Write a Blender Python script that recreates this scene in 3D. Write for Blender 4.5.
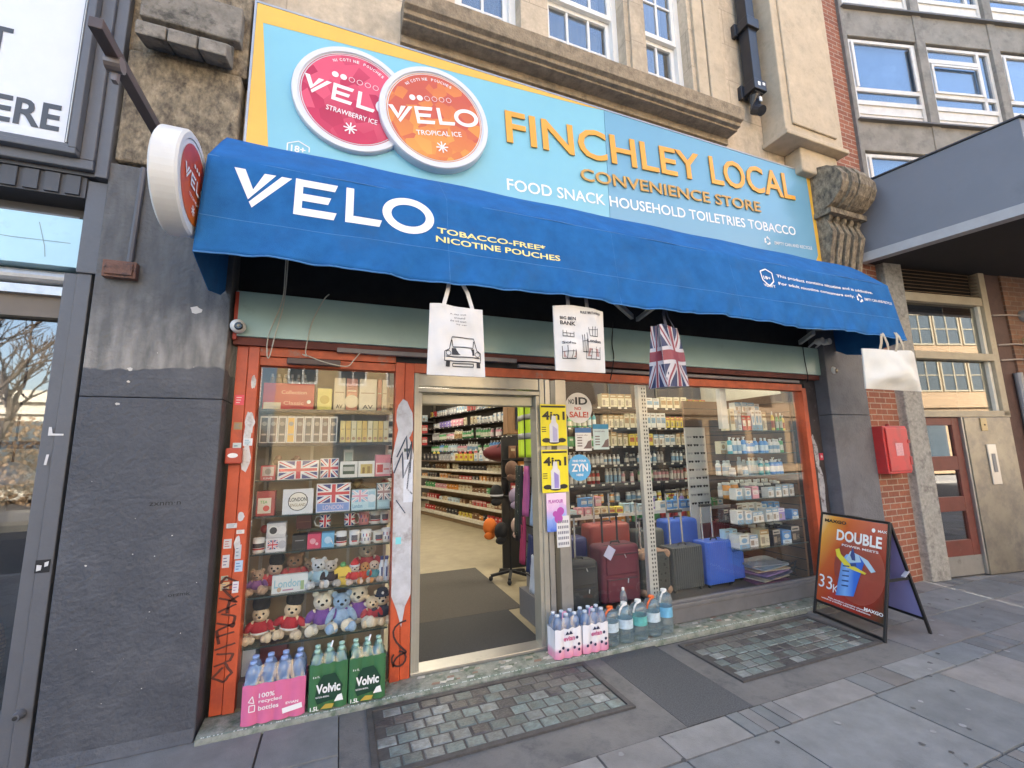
import bpy, bmesh, math, random
from mathutils import Vector, Matrix
for o in list(bpy.data.objects): bpy.data.objects.remove(o)
S = bpy.context.scene
COL = S.collection
R = math.radians
rnd = random.Random(7)

# ------------------------------------------------------------------ camera
cam_d = bpy.data.cameras.new('camera'); cam = bpy.data.objects.new('camera', cam_d); COL.objects.link(cam)
YW, PT, RL = R(21.48), R(8.754), R(-1.07)
fwd = Vector((math.sin(YW)*math.cos(PT), math.cos(YW)*math.cos(PT), math.sin(PT)))
rt = Vector((math.cos(YW), -math.sin(YW), 0)); up = rt.cross(fwd)
r2 = rt*math.cos(RL) + up*math.sin(RL); u2 = up*math.cos(RL) - rt*math.sin(RL)
m3 = Matrix((r2, u2, -fwd)).transposed()
cam.matrix_world = Matrix.Translation((0, -3.5, 1.65)) @ m3.to_4x4()
cam_d.sensor_width = 36; cam_d.lens = 435.4/1024*36; cam_d.clip_start = .05; cam_d.clip_end = 2000
S.camera = cam
# ------------------------------------------------------------------ world, sun, exposure
SUN_EL, SUN_AZ = 34, 12          # sun stands behind the shop: elevation, degrees from +Y towards +X
w = bpy.data.worlds.new('World'); S.world = w; w.use_nodes = True
nt = w.node_tree; bg = nt.nodes['Background']
sk = nt.nodes.new('ShaderNodeTexSky'); sk.sky_type = 'NISHITA'; sk.sun_disc = False
sk.sun_elevation = R(SUN_EL); sk.sun_rotation = R(SUN_AZ); sk.air_density = 1.0; sk.dust_density = 4.5; sk.ozone_density = .5
nt.links.new(sk.outputs[0], bg.inputs[0]); bg.inputs[1].default_value = .14
sd = bpy.data.lights.new('sun', 'SUN'); sd.energy = 4.5; sd.angle = R(.5); sd.color = (1, .93, .82)
sun = bpy.data.objects.new('sun', sd); COL.objects.link(sun)
sv = Vector((math.sin(R(SUN_AZ))*math.cos(R(SUN_EL)), math.cos(R(SUN_AZ))*math.cos(R(SUN_EL)), math.sin(R(SUN_EL))))
sun.rotation_euler = sv.to_track_quat('Z', 'Y').to_euler()
S.view_settings.view_transform = 'Standard'; S.view_settings.look = 'None'; S.view_settings.gamma = 1
S.view_settings.exposure = 2.78
S.render.engine = 'CYCLES'
S.cycles.max_bounces = 8; S.cycles.transparent_max_bounces = 24; S.cycles.diffuse_bounces = 4

# ------------------------------------------------------------------ materials
MC = {}
def srgb(h):
    if isinstance(h, str):
        v = [int(h[i:i+2], 16)/255 for i in (0, 2, 4)]
        return tuple(c/12.92 if c <= .04045 else ((c+.055)/1.055)**2.4 for c in v)
    return tuple(h)
def M(name, col=None, rough=.6, metal=0, var=.12, sc=6, bump=0, bsc=80, emit=0, spec=.5, dirt=None, dsc=3, dlo=.5, dhi=.65, stretch=(1,1,1)):
    """Principled surface: two noise octaves vary the colour, optional bump, optional dirt blotches of another colour."""
    if name in MC: return MC[name]
    m = bpy.data.materials.new(name); m.use_nodes = True; MC[name] = m
    t = m.node_tree; N = t.nodes; L = t.links; p = N['Principled BSDF']; col = srgb(col)
    p.inputs['Roughness'].default_value = rough; p.inputs['Metallic'].default_value = metal
    p.inputs['Specular IOR Level'].default_value = spec
    co = N.new('ShaderNodeTexCoord'); mp = N.new('ShaderNodeMapping'); mp.inputs['Scale'].default_value = stretch
    L.new(co.outputs['Object'], mp.inputs[0])
    out = None
    if var or dirt:
        n = N.new('ShaderNodeTexNoise'); n.inputs['Scale'].default_value = sc; n.inputs['Detail'].default_value = 6; n.inputs['Roughness'].default_value = .65
        L.new(mp.outputs[0], n.inputs[0])
        r = N.new('ShaderNodeMapRange'); r.inputs[1].default_value = .25; r.inputs[2].default_value = .75
        r.inputs[3].default_value = 1-var; r.inputs[4].default_value = 1+var; L.new(n.outputs[0], r.inputs[0])
        v = N.new('ShaderNodeVectorMath'); v.operation = 'SCALE'; v.inputs[0].default_value = col; L.new(r.outputs[0], v.inputs['Scale'])
        out = v.outputs[0]
        if dirt:
            d = N.new('ShaderNodeTexNoise'); d.inputs['Scale'].default_value = dsc; d.inputs['Detail'].default_value = 8; d.inputs['Roughness'].default_value = .7
            L.new(mp.outputs[0], d.inputs[0])
            dr = N.new('ShaderNodeMapRange'); dr.inputs[1].default_value = dlo; dr.inputs[2].default_value = dhi; L.new(d.outputs[0], dr.inputs[0])
            mx = N.new('ShaderNodeMix'); mx.data_type = 'RGBA'; L.new(dr.outputs[0], mx.inputs[0]); L.new(out, mx.inputs[6]); mx.inputs[7].default_value = (*srgb(dirt), 1)
            out = mx.outputs[2]
        L.new(out, p.inputs['Base Color'])
    else: p.inputs['Base Color'].default_value = (*col, 1)
    if bump:
        b = N.new('ShaderNodeTexNoise'); b.inputs['Scale'].default_value = bsc; b.inputs['Detail'].default_value = 5; L.new(mp.outputs[0], b.inputs[0])
        bp = N.new('ShaderNodeBump'); bp.inputs['Strength'].default_value = bump; bp.inputs['Distance'].default_value = .01
        L.new(b.outputs[0], bp.inputs['Height']); L.new(bp.outputs[0], p.inputs['Normal'])
    if emit:
        p.inputs['Emission Color'].default_value = (*col, 1); p.inputs['Emission Strength'].default_value = emit
    return m
def glass(name, tint=(1,1,1), refl=1.0, ior=1.5, dust=.0):
    if name in MC: return MC[name]
    m = bpy.data.materials.new(name); m.use_nodes = True; MC[name] = m
    t = m.node_tree; N = t.nodes; L = t.links; N.remove(N['Principled BSDF']); o = N['Material Output']
    tr = N.new('ShaderNodeBsdfTransparent'); tr.inputs[0].default_value = (*tint, 1)
    gl = N.new('ShaderNodeBsdfGlossy'); gl.inputs['Roughness'].default_value = .015
    fr = N.new('ShaderNodeFresnel'); ge = N.new('ShaderNodeNewGeometry'); bf = N.new('ShaderNodeMapRange'); bf.inputs[3].default_value = ior; bf.inputs[4].default_value = 1/ior
    L.new(ge.outputs['Backfacing'], bf.inputs[0]); L.new(bf.outputs[0], fr.inputs[0])   # thin sheet: both faces mirror alike
    mu = N.new('ShaderNodeMath'); mu.operation = 'MULTIPLY'; mu.use_clamp = True; mu.inputs[1].default_value = refl; L.new(fr.outputs[0], mu.inputs[0])
    mx = N.new('ShaderNodeMixShader'); L.new(mu.outputs[0], mx.inputs[0]); L.new(tr.outputs[0], mx.inputs[1]); L.new(gl.outputs[0], mx.inputs[2])
    last = mx.outputs[0]
    if dust:
        df = N.new('ShaderNodeBsdfDiffuse'); df.inputs[0].default_value = (.6,.6,.58,1)
        nz = N.new('ShaderNodeTexNoise'); nz.inputs['Scale'].default_value = 4; nz.inputs['Detail'].default_value = 8
        rg = N.new('ShaderNodeMapRange'); rg.inputs[1].default_value = .45; rg.inputs[2].default_value = .8; rg.inputs[4].default_value = dust; L.new(nz.outputs[0], rg.inputs[0])
        m2 = N.new('ShaderNodeMixShader'); L.new(rg.outputs[0], m2.inputs[0]); L.new(last, m2.inputs[1]); L.new(df.outputs[0], m2.inputs[2]); last = m2.outputs[0]
    L.new(last, o.inputs[0]); return m
def bricks(name, c1, c2, mortar, bw, bh, msize=.01, rough=.85, bump=.5, dirt=None, dlo=.5, dhi=.7, dsc=2, var=.25, vsc=9, axes='XZ', off=.5, squash=1):
    """Brick or ashlar coursing on a vertical or flat surface, with noise wear."""
    if name in MC: return MC[name]
    m = bpy.data.materials.new(name); m.use_nodes = True; MC[name] = m
    t = m.node_tree; N = t.nodes; L = t.links; p = N['Principled BSDF']; p.inputs['Roughness'].default_value = rough
    co = N.new('ShaderNodeTexCoord'); sp = N.new('ShaderNodeSeparateXYZ'); L.new(co.outputs['Object'], sp.inputs[0])
    cb = N.new('ShaderNodeCombineXYZ'); ad = N.new('ShaderNodeMath'); ad.operation = 'ADD'
    L.new(sp.outputs['X'], ad.inputs[0]); L.new(sp.outputs['Y'], ad.inputs[1])
    if axes == 'XZ': L.new(ad.outputs[0], cb.inputs[0]); L.new(sp.outputs['Z'], cb.inputs[1])
    else: L.new(sp.outputs['X'], cb.inputs[0]); L.new(sp.outputs['Y'], cb.inputs[1])
    b = N.new('ShaderNodeTexBrick'); b.inputs['Scale'].default_value = 1; b.inputs['Brick Width'].default_value = bw; b.inputs['Row Height'].default_value = bh
    b.inputs['Mortar Size'].default_value = msize; b.inputs['Mortar Smooth'].default_value = .2; b.offset = off; b.squash = squash
    b.inputs['Color1'].default_value = (*srgb(c1), 1); b.inputs['Color2'].default_value = (*srgb(c2), 1); b.inputs['Mortar'].default_value = (*srgb(mortar), 1)
    L.new(cb.outputs[0], b.inputs[0])
    n = N.new('ShaderNodeTexNoise'); n.inputs['Scale'].default_value = vsc; n.inputs['Detail'].default_value = 8; n.inputs['Roughness'].default_value = .7; L.new(co.outputs['Object'], n.inputs[0])
    r = N.new('ShaderNodeMapRange'); r.inputs[1].default_value = .25; r.inputs[2].default_value = .75; r.inputs[3].default_value = 1-var; r.inputs[4].default_value = 1+var; L.new(n.outputs[0], r.inputs[0])
    v = N.new('ShaderNodeVectorMath'); v.operation = 'SCALE'; L.new(b.outputs['Color'], v.inputs[0]); L.new(r.outputs[0], v.inputs['Scale'])
    out = v.outputs[0]
    if dirt:
        d = N.new('ShaderNodeTexNoise'); d.inputs['Scale'].default_value = dsc; d.inputs['Detail'].default_value = 9; d.inputs['Roughness'].default_value = .72
        mp = N.new('ShaderNodeMapping'); mp.inputs['Scale'].default_value = (1,1,.45); L.new(co.outputs['Object'], mp.inputs[0]); L.new(mp.outputs[0], d.inputs[0])
        dr = N.new('ShaderNodeMapRange'); dr.inputs[1].default_value = dlo; dr.inputs[2].default_value = dhi; L.new(d.outputs[0], dr.inputs[0])
        mx = N.new('ShaderNodeMix'); mx.data_type = 'RGBA'; L.new(dr.outputs[0], mx.inputs[0]); L.new(out, mx.inputs[6]); mx.inputs[7].default_value = (*srgb(dirt), 1); out = mx.outputs[2]
    L.new(out, p.inputs['Base Color'])
    inv = N.new('ShaderNodeMath'); inv.operation = 'SUBTRACT'; inv.inputs[0].default_value = 1; L.new(b.outputs['Fac'], inv.inputs[1])
    sm = N.new('ShaderNodeMath'); sm.operation = 'ADD'; L.new(inv.outputs[0], sm.inputs[0]); L.new(n.outputs[0], sm.inputs[1])
    bp = N.new('ShaderNodeBump'); bp.inputs['Strength'].default_value = bump; bp.inputs['Distance'].default_value = .01; L.new(sm.outputs[0], bp.inputs['Height']); L.new(bp.outputs[0], p.inputs['Normal'])
    return m
def gradmat(name, stops, axis='Z', lo=0, hi=1, rough=.4, noise=.0, nsc=5, second=None):
    """Printed colour ramp across a poster or label, along an object axis from lo to hi (metres)."""
    if name in MC: return MC[name]
    m = bpy.data.materials.new(name); m.use_nodes = True; MC[name] = m
    t = m.node_tree; N = t.nodes; L = t.links; p = N['Principled BSDF']; p.inputs['Roughness'].default_value = rough
    co = N.new('ShaderNodeTexCoord'); sp = N.new('ShaderNodeSeparateXYZ'); L.new(co.outputs['Object'], sp.inputs[0])
    r = N.new('ShaderNodeMapRange'); r.inputs[1].default_value = lo; r.inputs[2].default_value = hi; L.new(sp.outputs[axis], r.inputs[0])
    f = r.outputs[0]
    if noise:
        n = N.new('ShaderNodeTexVoronoi'); n.inputs['Scale'].default_value = nsc; L.new(co.outputs['Object'], n.inputs[0])
        s2 = N.new('ShaderNodeSeparateColor'); L.new(n.outputs['Color'], s2.inputs[0])
        ma = N.new('ShaderNodeMath'); ma.operation = 'MULTIPLY_ADD'; ma.inputs[1].default_value = noise; L.new(s2.outputs[0], ma.inputs[0]); L.new(f, ma.inputs[2]); f = ma.outputs[0]
    c = N.new('ShaderNodeValToRGB'); e = c.color_ramp.elements
    while len(e) < len(stops): e.new(.5)
    for k, (ps, h) in enumerate(stops): e[k].position = ps; e[k].color = (*srgb(h), 1)
    L.new(f, c.inputs[0]); L.new(c.outputs[0], p.inputs['Base Color']); return m
def attrmat(name, rough=.85, var=.2, sc=12, bump=.4, bsc=90, spec=.35, dirt=None, dlo=.55, dhi=.7, dsc=5):
    """Takes each face's own colour from the 'Col' attribute (slabs and glass blocks differ one from another)."""
    m = M(name, (.5,.5,.5), rough, 0, var, sc, bump, bsc, 0, spec, dirt, dsc, dlo, dhi)
    t = m.node_tree
    if 'attr' not in t.nodes:
        a = t.nodes.new('ShaderNodeAttribute'); a.name = 'attr'; a.attribute_name = 'Col'
        for n in t.nodes:
            if n.bl_idname == 'ShaderNodeVectorMath': t.links.new(a.outputs['Color'], n.inputs[0])
    return m

# ------------------------------------------------------------------ mesh builder
TXT = {}
def text_mesh(s, bold=0, ext=0):
    k = (s, bold, ext)
    if k in TXT: return TXT[k]
    c = bpy.data.curves.new('t', 'FONT'); c.body = s; c.size = 1; c.offset = bold; c.extrude = ext; c.resolution_u = 3
    o = bpy.data.objects.new('t', c); COL.objects.link(o); dg = bpy.context.evaluated_depsgraph_get()
    me = bpy.data.meshes.new_from_object(o.evaluated_get(dg))
    vs = [v.co.copy() for v in me.vertices]; fs = [tuple(p.vertices) for p in me.polygons]
    bpy.data.objects.remove(o); bpy.data.meshes.remove(me); bpy.data.curves.remove(c)
    x0 = min(v.x for v in vs); x1 = max(v.x for v in vs); y0 = min(v.y for v in vs); y1 = max(v.y for v in vs)
    TXT[k] = ([((v.x-x0)/(x1-x0), (v.y-y0)/(y1-y0), v.z) for v in vs], fs, (x1-x0)/(y1-y0)); return TXT[k]
class MB:
    def __init__(s): s.v = []; s.f = []; s.m = []; s.c = []; s.col = None; s.T = None; s.uc = False
    def add(s, vs, fs, m=0):
        b = len(s.v)
        for p in vs:
            p = Vector(p); s.v.append(s.T @ p if s.T else p)
        for f in fs: s.f.append(tuple(b+i for i in f)); s.m.append(m); s.c.append(s.col)
        return s
    def box(s, x0, x1, y0, y1, z0, z1, m=0):
        return s.add([(x0,y0,z0),(x1,y0,z0),(x1,y1,z0),(x0,y1,z0),(x0,y0,z1),(x1,y0,z1),(x1,y1,z1),(x0,y1,z1)],
                     [(0,3,2,1),(4,5,6,7),(0,1,5,4),(1,2,6,5),(2,3,7,6),(3,0,4,7)], m)
    def quad(s, a, b, c, d, m=0): return s.add([a,b,c,d], [(0,1,2,3)], m)
    def prism(s, poly, o, ux, uy, d, m=0, msd=None):
        """poly in the plane o + a*ux + b*uy (anticlockwise seen from ux x uy), extruded by vector -d (backwards)."""
        o, ux, uy, d = Vector(o), Vector(ux), Vector(uy), Vector(d); n = len(poly)
        fr = [o+ux*a+uy*b for a, b in poly]; bk = [p-d for p in fr]
        s.add(fr+bk, [tuple(range(n))] + [tuple(range(2*n-1, n-1, -1))], m)
        return s.add(fr+bk, [(i, n+i, n+(i+1) % n, (i+1) % n) for i in range(n)], m if msd is None else msd)
    def extr(s, prof, x0, x1, m=0, axis='X'):
        """yz profile swept along x (or xz profile along y)."""
        n = len(prof)
        P = (lambda t, a, b: (t, a, b)) if axis == 'X' else (lambda t, a, b: (a, t, b))
        vs = [P(x0, a, b) for a, b in prof] + [P(x1, a, b) for a, b in prof]
        return s.add(vs, [(i, (i+1) % n, n+(i+1) % n, n+i) for i in range(n)] + [tuple(range(n))[::-1], tuple(range(n, 2*n))], m)
    def lathe(s, prof, c=(0,0,0), ax='Z', n=14, m=0, ms=None, caps=True):
        c = Vector(c); A = {'Z': (Vector((1,0,0)), Vector((0,1,0)), Vector((0,0,1))), 'X': (Vector((0,1,0)), Vector((0,0,1)), Vector((1,0,0))), 'Y': (Vector((0,0,1)), Vector((1,0,0)), Vector((0,1,0)))}[ax]
        vs = []
        for r, z in prof:
            for k in range(n):
                a = 2*math.pi*k/n; vs.append(c + A[0]*(r*math.cos(a)) + A[1]*(r*math.sin(a)) + A[2]*z)
        b = len(s.v); s.add(vs, [], m)
        for i in range(len(prof)-1):
            for k in range(n):
                k2 = (k+1) % n
                s.f.append((b+i*n+k, b+i*n+k2, b+(i+1)*n+k2, b+(i+1)*n+k)); s.m.append(ms[i] if ms else m); s.c.append(s.col)
        if caps:
            s.f.append(tuple(b+k for k in range(n))[::-1]); s.m.append(ms[0] if ms else m); s.c.append(s.col)
            e = b+(len(prof)-1)*n; s.f.append(tuple(e+k for k in range(n))); s.m.append(ms[-1] if ms else m); s.c.append(s.col)
        return s
    def tube(s, pts, r, n=6, m=0):
        pts = [Vector(p) for p in pts]; b = len(s.v); rs = r if isinstance(r, (list, tuple)) else [r]*len(pts)
        ref = Vector((0,0,1))
        vs = []
        for i, p in enumerate(pts):
            t = (pts[min(i+1, len(pts)-1)] - pts[max(i-1, 0)]).normalized()
            a = t.cross(ref)
            if a.length < .15: a = t.cross(Vector((1,0,0)))
            a.normalize(); c = t.cross(a)
            for k in range(n):
                g = 2*math.pi*k/n; vs.append(p + (a*math.cos(g) + c*math.sin(g))*rs[i])
        fs = [(i*n+k, i*n+(k+1) % n, (i+1)*n+(k+1) % n, (i+1)*n+k) for i in range(len(pts)-1) for k in range(n)]
        fs += [tuple(range(n))[::-1], tuple(range((len(pts)-1)*n, len(pts)*n))]
        return s.add(vs, fs, m)
    def bar(s, a, b, w, h, m=0):
        a, b = Vector(a), Vector(b); t = (b-a).normalized(); x = t.cross(Vector((0,0,1)))
        if x.length < .1: x = Vector((1,0,0))
        x.normalize(); y = t.cross(x); x = x*w/2; y = y*h/2
        return s.add([a-x-y, a+x-y, a+x+y, a-x+y, b-x-y, b+x-y, b+x+y, b-x+y], [(0,3,2,1),(4,5,6,7),(0,1,5,4),(1,2,6,5),(2,3,7,6),(3,0,4,7)], m)
    def ell(s, c, r, n=12, k=8, m=0, rot=None):
        vs = []; c = Vector(c)
        for i in range(k+1):
            th = math.pi*i/k
            for j in range(n):
                a = 2*math.pi*j/n; p = Vector((r[0]*math.sin(th)*math.cos(a), r[1]*math.sin(th)*math.sin(a), -r[2]*math.cos(th)))
                if rot: p = rot @ p
                vs.append(c+p)
        return s.add(vs, [(i*n+j, i*n+(j+1) % n, (i+1)*n+(j+1) % n, (i+1)*n+j) for i in range(k) for j in range(n)], m)
    def grid(s, fn, nu, nv, m=0):
        return s.add([fn(i/nu, j/nv) for i in range(nu+1) for j in range(nv+1)],
                     [(i*(nv+1)+j, (i+1)*(nv+1)+j, (i+1)*(nv+1)+j+1, i*(nv+1)+j+1) for i in range(nu) for j in range(nv)], m)
    def text(s, st, o, ux, uy, h, w=None, m=0, bold=.0, ext=0, lift=None, warp=None):
        """Lettering with its lower left corner at o; height h, width w, standing off along ux x uy."""
        vs, fs, asp = text_mesh(st, bold, ext); o, ux, uy = Vector(o), Vector(ux).normalized(), Vector(uy).normalized(); n = ux.cross(uy)
        w = w or h*asp; L = lift if lift is not None else .003
        if warp: return s.add([warp(x*w, y*h, L+z*h) for x, y, z in vs], fs, m)
        return s.add([o+ux*(x*w)+uy*(y*h)+n*(L+z*h) for x, y, z in vs], fs, m)
    def poly(s, pts, o, ux, uy, m=0, lift=.003):
        o, ux, uy = Vector(o), Vector(ux), Vector(uy); n = ux.cross(uy)
        return s.add([o+ux*a+uy*b+n*lift for a, b in pts], [tuple(range(len(pts)))], m)
    def disc(s, o, ux, uy, r, m=0, lift=.003, n=40, ri=None, ry=None):
        o, ux, uy = Vector(o), Vector(ux), Vector(uy); nn = ux.cross(uy); ry = ry or r
        pts = [o+ux*(r*math.cos(2*math.pi*k/n))+uy*(ry*math.sin(2*math.pi*k/n))+nn*lift for k in range(n)]
        if ri is None: return s.add(pts, [tuple(range(n))], m)
        q = [o+ux*(ri*math.cos(2*math.pi*k/n))+uy*(ri*ry/r*math.sin(2*math.pi*k/n))+nn*lift for k in range(n)]
        return s.add(pts+q, [(k, (k+1) % n, n+(k+1) % n, n+k) for k in range(n)], m)
    def line(s, pts, w, o, ux, uy, m=0, lift=.003):
        """Flat painted stroke of width w through 2-D points."""
        o, ux, uy = Vector(o), Vector(ux), Vector(uy); n = ux.cross(uy); P = []
        for i in range(len(pts)-1):
            for k in range(5): P.append(Vector(pts[i]).lerp(Vector(pts[i+1]), k/5))
        P.append(Vector(pts[-1])); vs = []
        for i, p in enumerate(P):
            t = (P[min(i+1, len(P)-1)]-P[max(i-1, 0)]).normalized(); a = Vector((-t.y, t.x))*w/2
            for q in (p+a, p-a): vs.append(o+ux*q.x+uy*q.y+n*lift)
        return s.add(vs, [(2*i, 2*i+1, 2*i+3, 2*i+2) for i in range(len(P)-1)], m)
    def mesh(s, name, mats, smooth=False):
        me = bpy.data.meshes.new(name); me.from_pydata([tuple(v) for v in s.v], [], s.f)
        for mt in mats: me.materials.append(mt)
        me.polygons.foreach_set('material_index', s.m)
        if smooth: me.polygons.foreach_set('use_smooth', [True]*len(s.f))
        if any(c is not None for c in s.c):
            at = me.color_attributes.new('Col', 'FLOAT_COLOR', 'CORNER'); i = 0
            for f, c in zip(s.f, s.c):
                for _ in f: at.data[i].color = (*(c or (.5,.5,.5)), 1); i += 1
        me.update(); return me
    def build(s, name, mats, parent=None, bevel=0, smooth=False, seg=2, angle=40):
        if not isinstance(mats, (list, tuple)): mats = [mats]
        o = bpy.data.objects.new(name, s.mesh(name, mats, smooth)); COL.objects.link(o)
        if parent:
            o.parent = parent; o.matrix_parent_inverse = pinv(parent)
        if bevel:
            b = o.modifiers.new('bevel', 'BEVEL'); b.width = bevel; b.segments = seg; b.limit_method = 'ANGLE'; b.angle_limit = R(angle)
        return o
def local(o):
    m = Matrix.Translation(o.location) @ o.rotation_euler.to_matrix().to_4x4() @ Matrix.Diagonal((*o.scale, 1))
    return m
def wmat(o):
    return (wmat(o.parent) @ o.matrix_parent_inverse @ local(o)) if o.parent else local(o)
def pinv(p): return wmat(p).inverted()       # parts are modelled in world space
def tag(o, label=None, cat=None, group=None, kind=None):
    if label: o['label'] = label
    if cat: o['category'] = cat
    if group: o['group'] = group
    if kind: o['kind'] = kind
    return o
def thing(name, loc, label, cat, group=None, rz=0):
    o = bpy.data.objects.new(name, None); COL.objects.link(o); o.location = loc; o.rotation_euler = (0, 0, rz); o.empty_display_size = .1
    return tag(o, label, cat, group)
def copy_tree(o, loc, rz=None, label=None, group=None, scale=None):
    c = o.copy(); COL.objects.link(c); c.location = loc
    if rz is not None: c.rotation_euler = (0, 0, rz)
    if scale: c.scale = scale
    if label: c['label'] = label
    if group: c['group'] = group
    for ch in o.children:
        d = ch.copy(); COL.objects.link(d); d.parent = c
        for g in ch.children:
            e = g.copy(); COL.objects.link(e); e.parent = d
    return c
X, Y, Z = Vector((1,0,0)), Vector((0,1,0)), Vector((0,0,1))
FX, FZ = X, Z                     # a sign facing the street (-Y): ux = X, uy = Z, normal X x Z = -Y
# ================================================================== the setting: ground, pavement, road, sky is the world
def flat(name, mb, mats): return tag(mb.build(name, mats), kind='structure')
m_ground = M('ground earth', (.09,.085,.08), .95, var=.3, sc=2)
flat('ground', MB().quad((-300,-300,-.16),(300,-300,-.16),(300,300,-.16),(-300,300,-.16)), m_ground)
flat('road', MB().box(-60,60,-13,-5.45,-.3,-.12), M('asphalt', (.05,.05,.052), .9, var=.3, sc=40, bump=.6, bsc=200))
b = MB()
for k in range(-20, 21): b.box(k*.95+.005, k*.95+.94, -5.45, -5.3, -.3, .0)
flat('kerb', b, M('kerb granite', (.24,.235,.23), .8, var=.25, sc=30, bump=.3))
flat('far_pavement', MB().box(-60,60,-16,-13,-.3,-.01), M('far paving', (.24,.23,.22), .9, var=.2))
m_slab = attrmat('paving slab', .82, .22, 5, .5, 160, dirt=(.085,.085,.085), dlo=.6, dhi=.85, dsc=4)
flat('pavement_bed', MB().box(-9,16,-5.3,.25,-.3,-.012), M('joint sand', (.05,.048,.045), .95, var=.4, sc=30))
b = MB()
def slab(x0, x1, y0, y1, base=.195, j=.004):
    g = base*rnd.uniform(.84, 1.14); t = rnd.uniform(-.012, .012); b.col = (g+t, g, g*.985-t*.6); z = rnd.uniform(-.002, .002)
    x0 += j; x1 -= j; y0 += j; y1 -= j
    b.add([(x0,y0,-.02),(x1,y0,-.02),(x1,y1,-.02),(x0,y1,-.02),(x0+.003,y0+.003,z),(x1-.003,y0+.003,z+.001),(x1-.003,y1-.003,z),(x0+.003,y1-.003,z-.001)],
          [(4,5,6,7),(0,1,5,4),(1,2,6,5),(2,3,7,6),(3,0,4,7)])
def setts(x0, x1, y0, y1, nx, ny):
    for i in range(nx):
        for k in range(ny): slab(x0+(x1-x0)*i/nx, x0+(x1-x0)*(i+1)/nx, y0+(y1-y0)*k/ny, y0+(y1-y0)*(k+1)/ny, .165, .003)
def course(y0, y1, xa, xb, wmin, wmax, psett):
    x = xa
    while x < xb-.05:
        wd = rnd.uniform(wmin, wmax)
        if xb-x-wd < .25: wd = xb-x
        if rnd.random() < psett:
            wd = min(wd, .42); setts(x, x+wd, y0, y1, 2 if rnd.random() < .5 else 4, max(1, round((y1-y0)/.2)))
        else: slab(x, x+wd, y0, y1)
        x += wd
course(-1.4, -1.18, -9, 16, .35, .75, .4)
y = -1.4
for k, dy in enumerate((.62, .42, .62, .62, .42, .62, .58)):
    course(max(y-dy, -5.3), y, -9+.37*(k % 3), 16, .6, .95, .16); y -= dy
for y0, y1 in ((-.34,0), (-.76,-.34), (-1.18,-.76)): course(y0, y1, 4.42, 16, .5, .95, .22)
for y0, y1 in ((-.62,0), (-1.18,-.62)): course(y0, y1, -9, .06, .8, 1.1, 0)
r = random.Random(31)
for k in range(260):                 # trodden gum and drips on the slabs
    x, y_ = r.uniform(-1,7), r.uniform(-3.4,-1.2) if r.random() < .8 else r.uniform(-1.1,-.3)
    if y_ > -1.2 and .05 < x < 4.45: continue
    s_ = r.uniform(.006,.02); g = r.choice((.07,.09,.26,.3)); b.col = (g, g, g); b.add([(x+s_*r.uniform(.7,1.2)*math.cos(i*.9), y_+s_*r.uniform(.7,1.2)*math.sin(i*.9), .0045) for i in range(7)], [tuple(range(7))])
pav = flat('pavement', b, m_slab)
b = MB(); b.box(.06,2.0,-1.18,-.21,-.1,-.002); b.box(2.54,4.42,-1.18,-.25,-.1,-.002)
flat('concrete_apron', b, M('apron concrete', (.15,.142,.135), .85, var=.25, sc=6, bump=.4, bsc=120, dirt=(.08,.08,.08), dsc=3))
flat('asphalt_patch', MB().box(2.0,2.54,-1.18,-.22,-.1,.001), M('patch asphalt', (.085,.087,.09), .9, var=.55, sc=120, bump=.8, bsc=220))

# pavement lights: cast iron frames of old glass blocks, each a thing of its own
m_iron = M('cast iron', (.075,.07,.068), .7, .2, var=.3, sc=20, bump=.3)
m_block = attrmat('glass block', .42, .4, 26, .6, 60, .5, dirt=(.11,.108,.095), dlo=.42, dhi=.70, dsc=11)
def pavement_light(label, x0, x1, y0, y1, seed):
    r = random.Random(seed); t = thing('pavement_light', ((x0+x1)/2, (y0+y1)/2, 0), label, 'pavement light', 'pavement lights before the shop')
    f = MB(); bw = .036
    f.box(x0,x1,y0,y0+bw,-.02,.012); f.box(x0,x1,y1-bw,y1,-.02,.012); f.box(x0,x0+bw,y0+bw,y1-bw,-.02,.012); f.box(x1-bw,x1,y0+bw,y1-bw,-.02,.012)
    f.box(x0+bw,x1-bw,y0+bw,y1-bw,-.02,.002); f.build('frame', m_iron, t, .002)
    g = MB(); nx = round((x1-x0-.072)/.118); ny = round((y1-y0-.072)/.1); dx = (x1-x0-.072)/nx; dy = (y1-y0-.072)/ny
    for k in range(ny):
        for i in range(nx):
            a = x0+bw+dx*i+(.5*dx if k % 2 else 0); e = a+dx
            if k % 2 and i == nx-1: e = x1-bw
            q = r.random(); worn = k > ny*.62
            if q < (.3 if worn else .13): c = (.05,.045,.05)
            elif q < (.62 if worn else .22): c = (.11,.105,.10)
            else: s = r.uniform(.7,1.25); c = (.135*s,.175*s,.168*s) if r.random() < .75 else (.21*s,.23*s,.225*s)
            g.col = c; p = .006; h = .007+r.uniform(-.003,.002); yy0 = y0+bw+dy*k+p; yy1 = y0+bw+dy*(k+1)-p
            g.add([(a+p,yy0,.002),(e-p,yy0,.002),(e-p,yy1,.002),(a+p,yy1,.002),(a+p+.006,yy0+.006,h),(e-p-.006,yy0+.006,h),(e-p-.006,yy1-.006,h),(a+p+.006,yy1-.006,h)], [(4,5,6,7),(0,1,5,4),(1,2,6,5),(2,3,7,6),(3,0,4,7)])
    g.build('glass_blocks', m_block, t)
pavement_light('iron framed pavement light of pale glass blocks in front of the open doorway', .22, 1.84, -.9, -.24, 3)
pavement_light('iron framed pavement light of glass blocks beside the folding poster board', 2.72, 4.3, -.95, -.3, 5)

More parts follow.
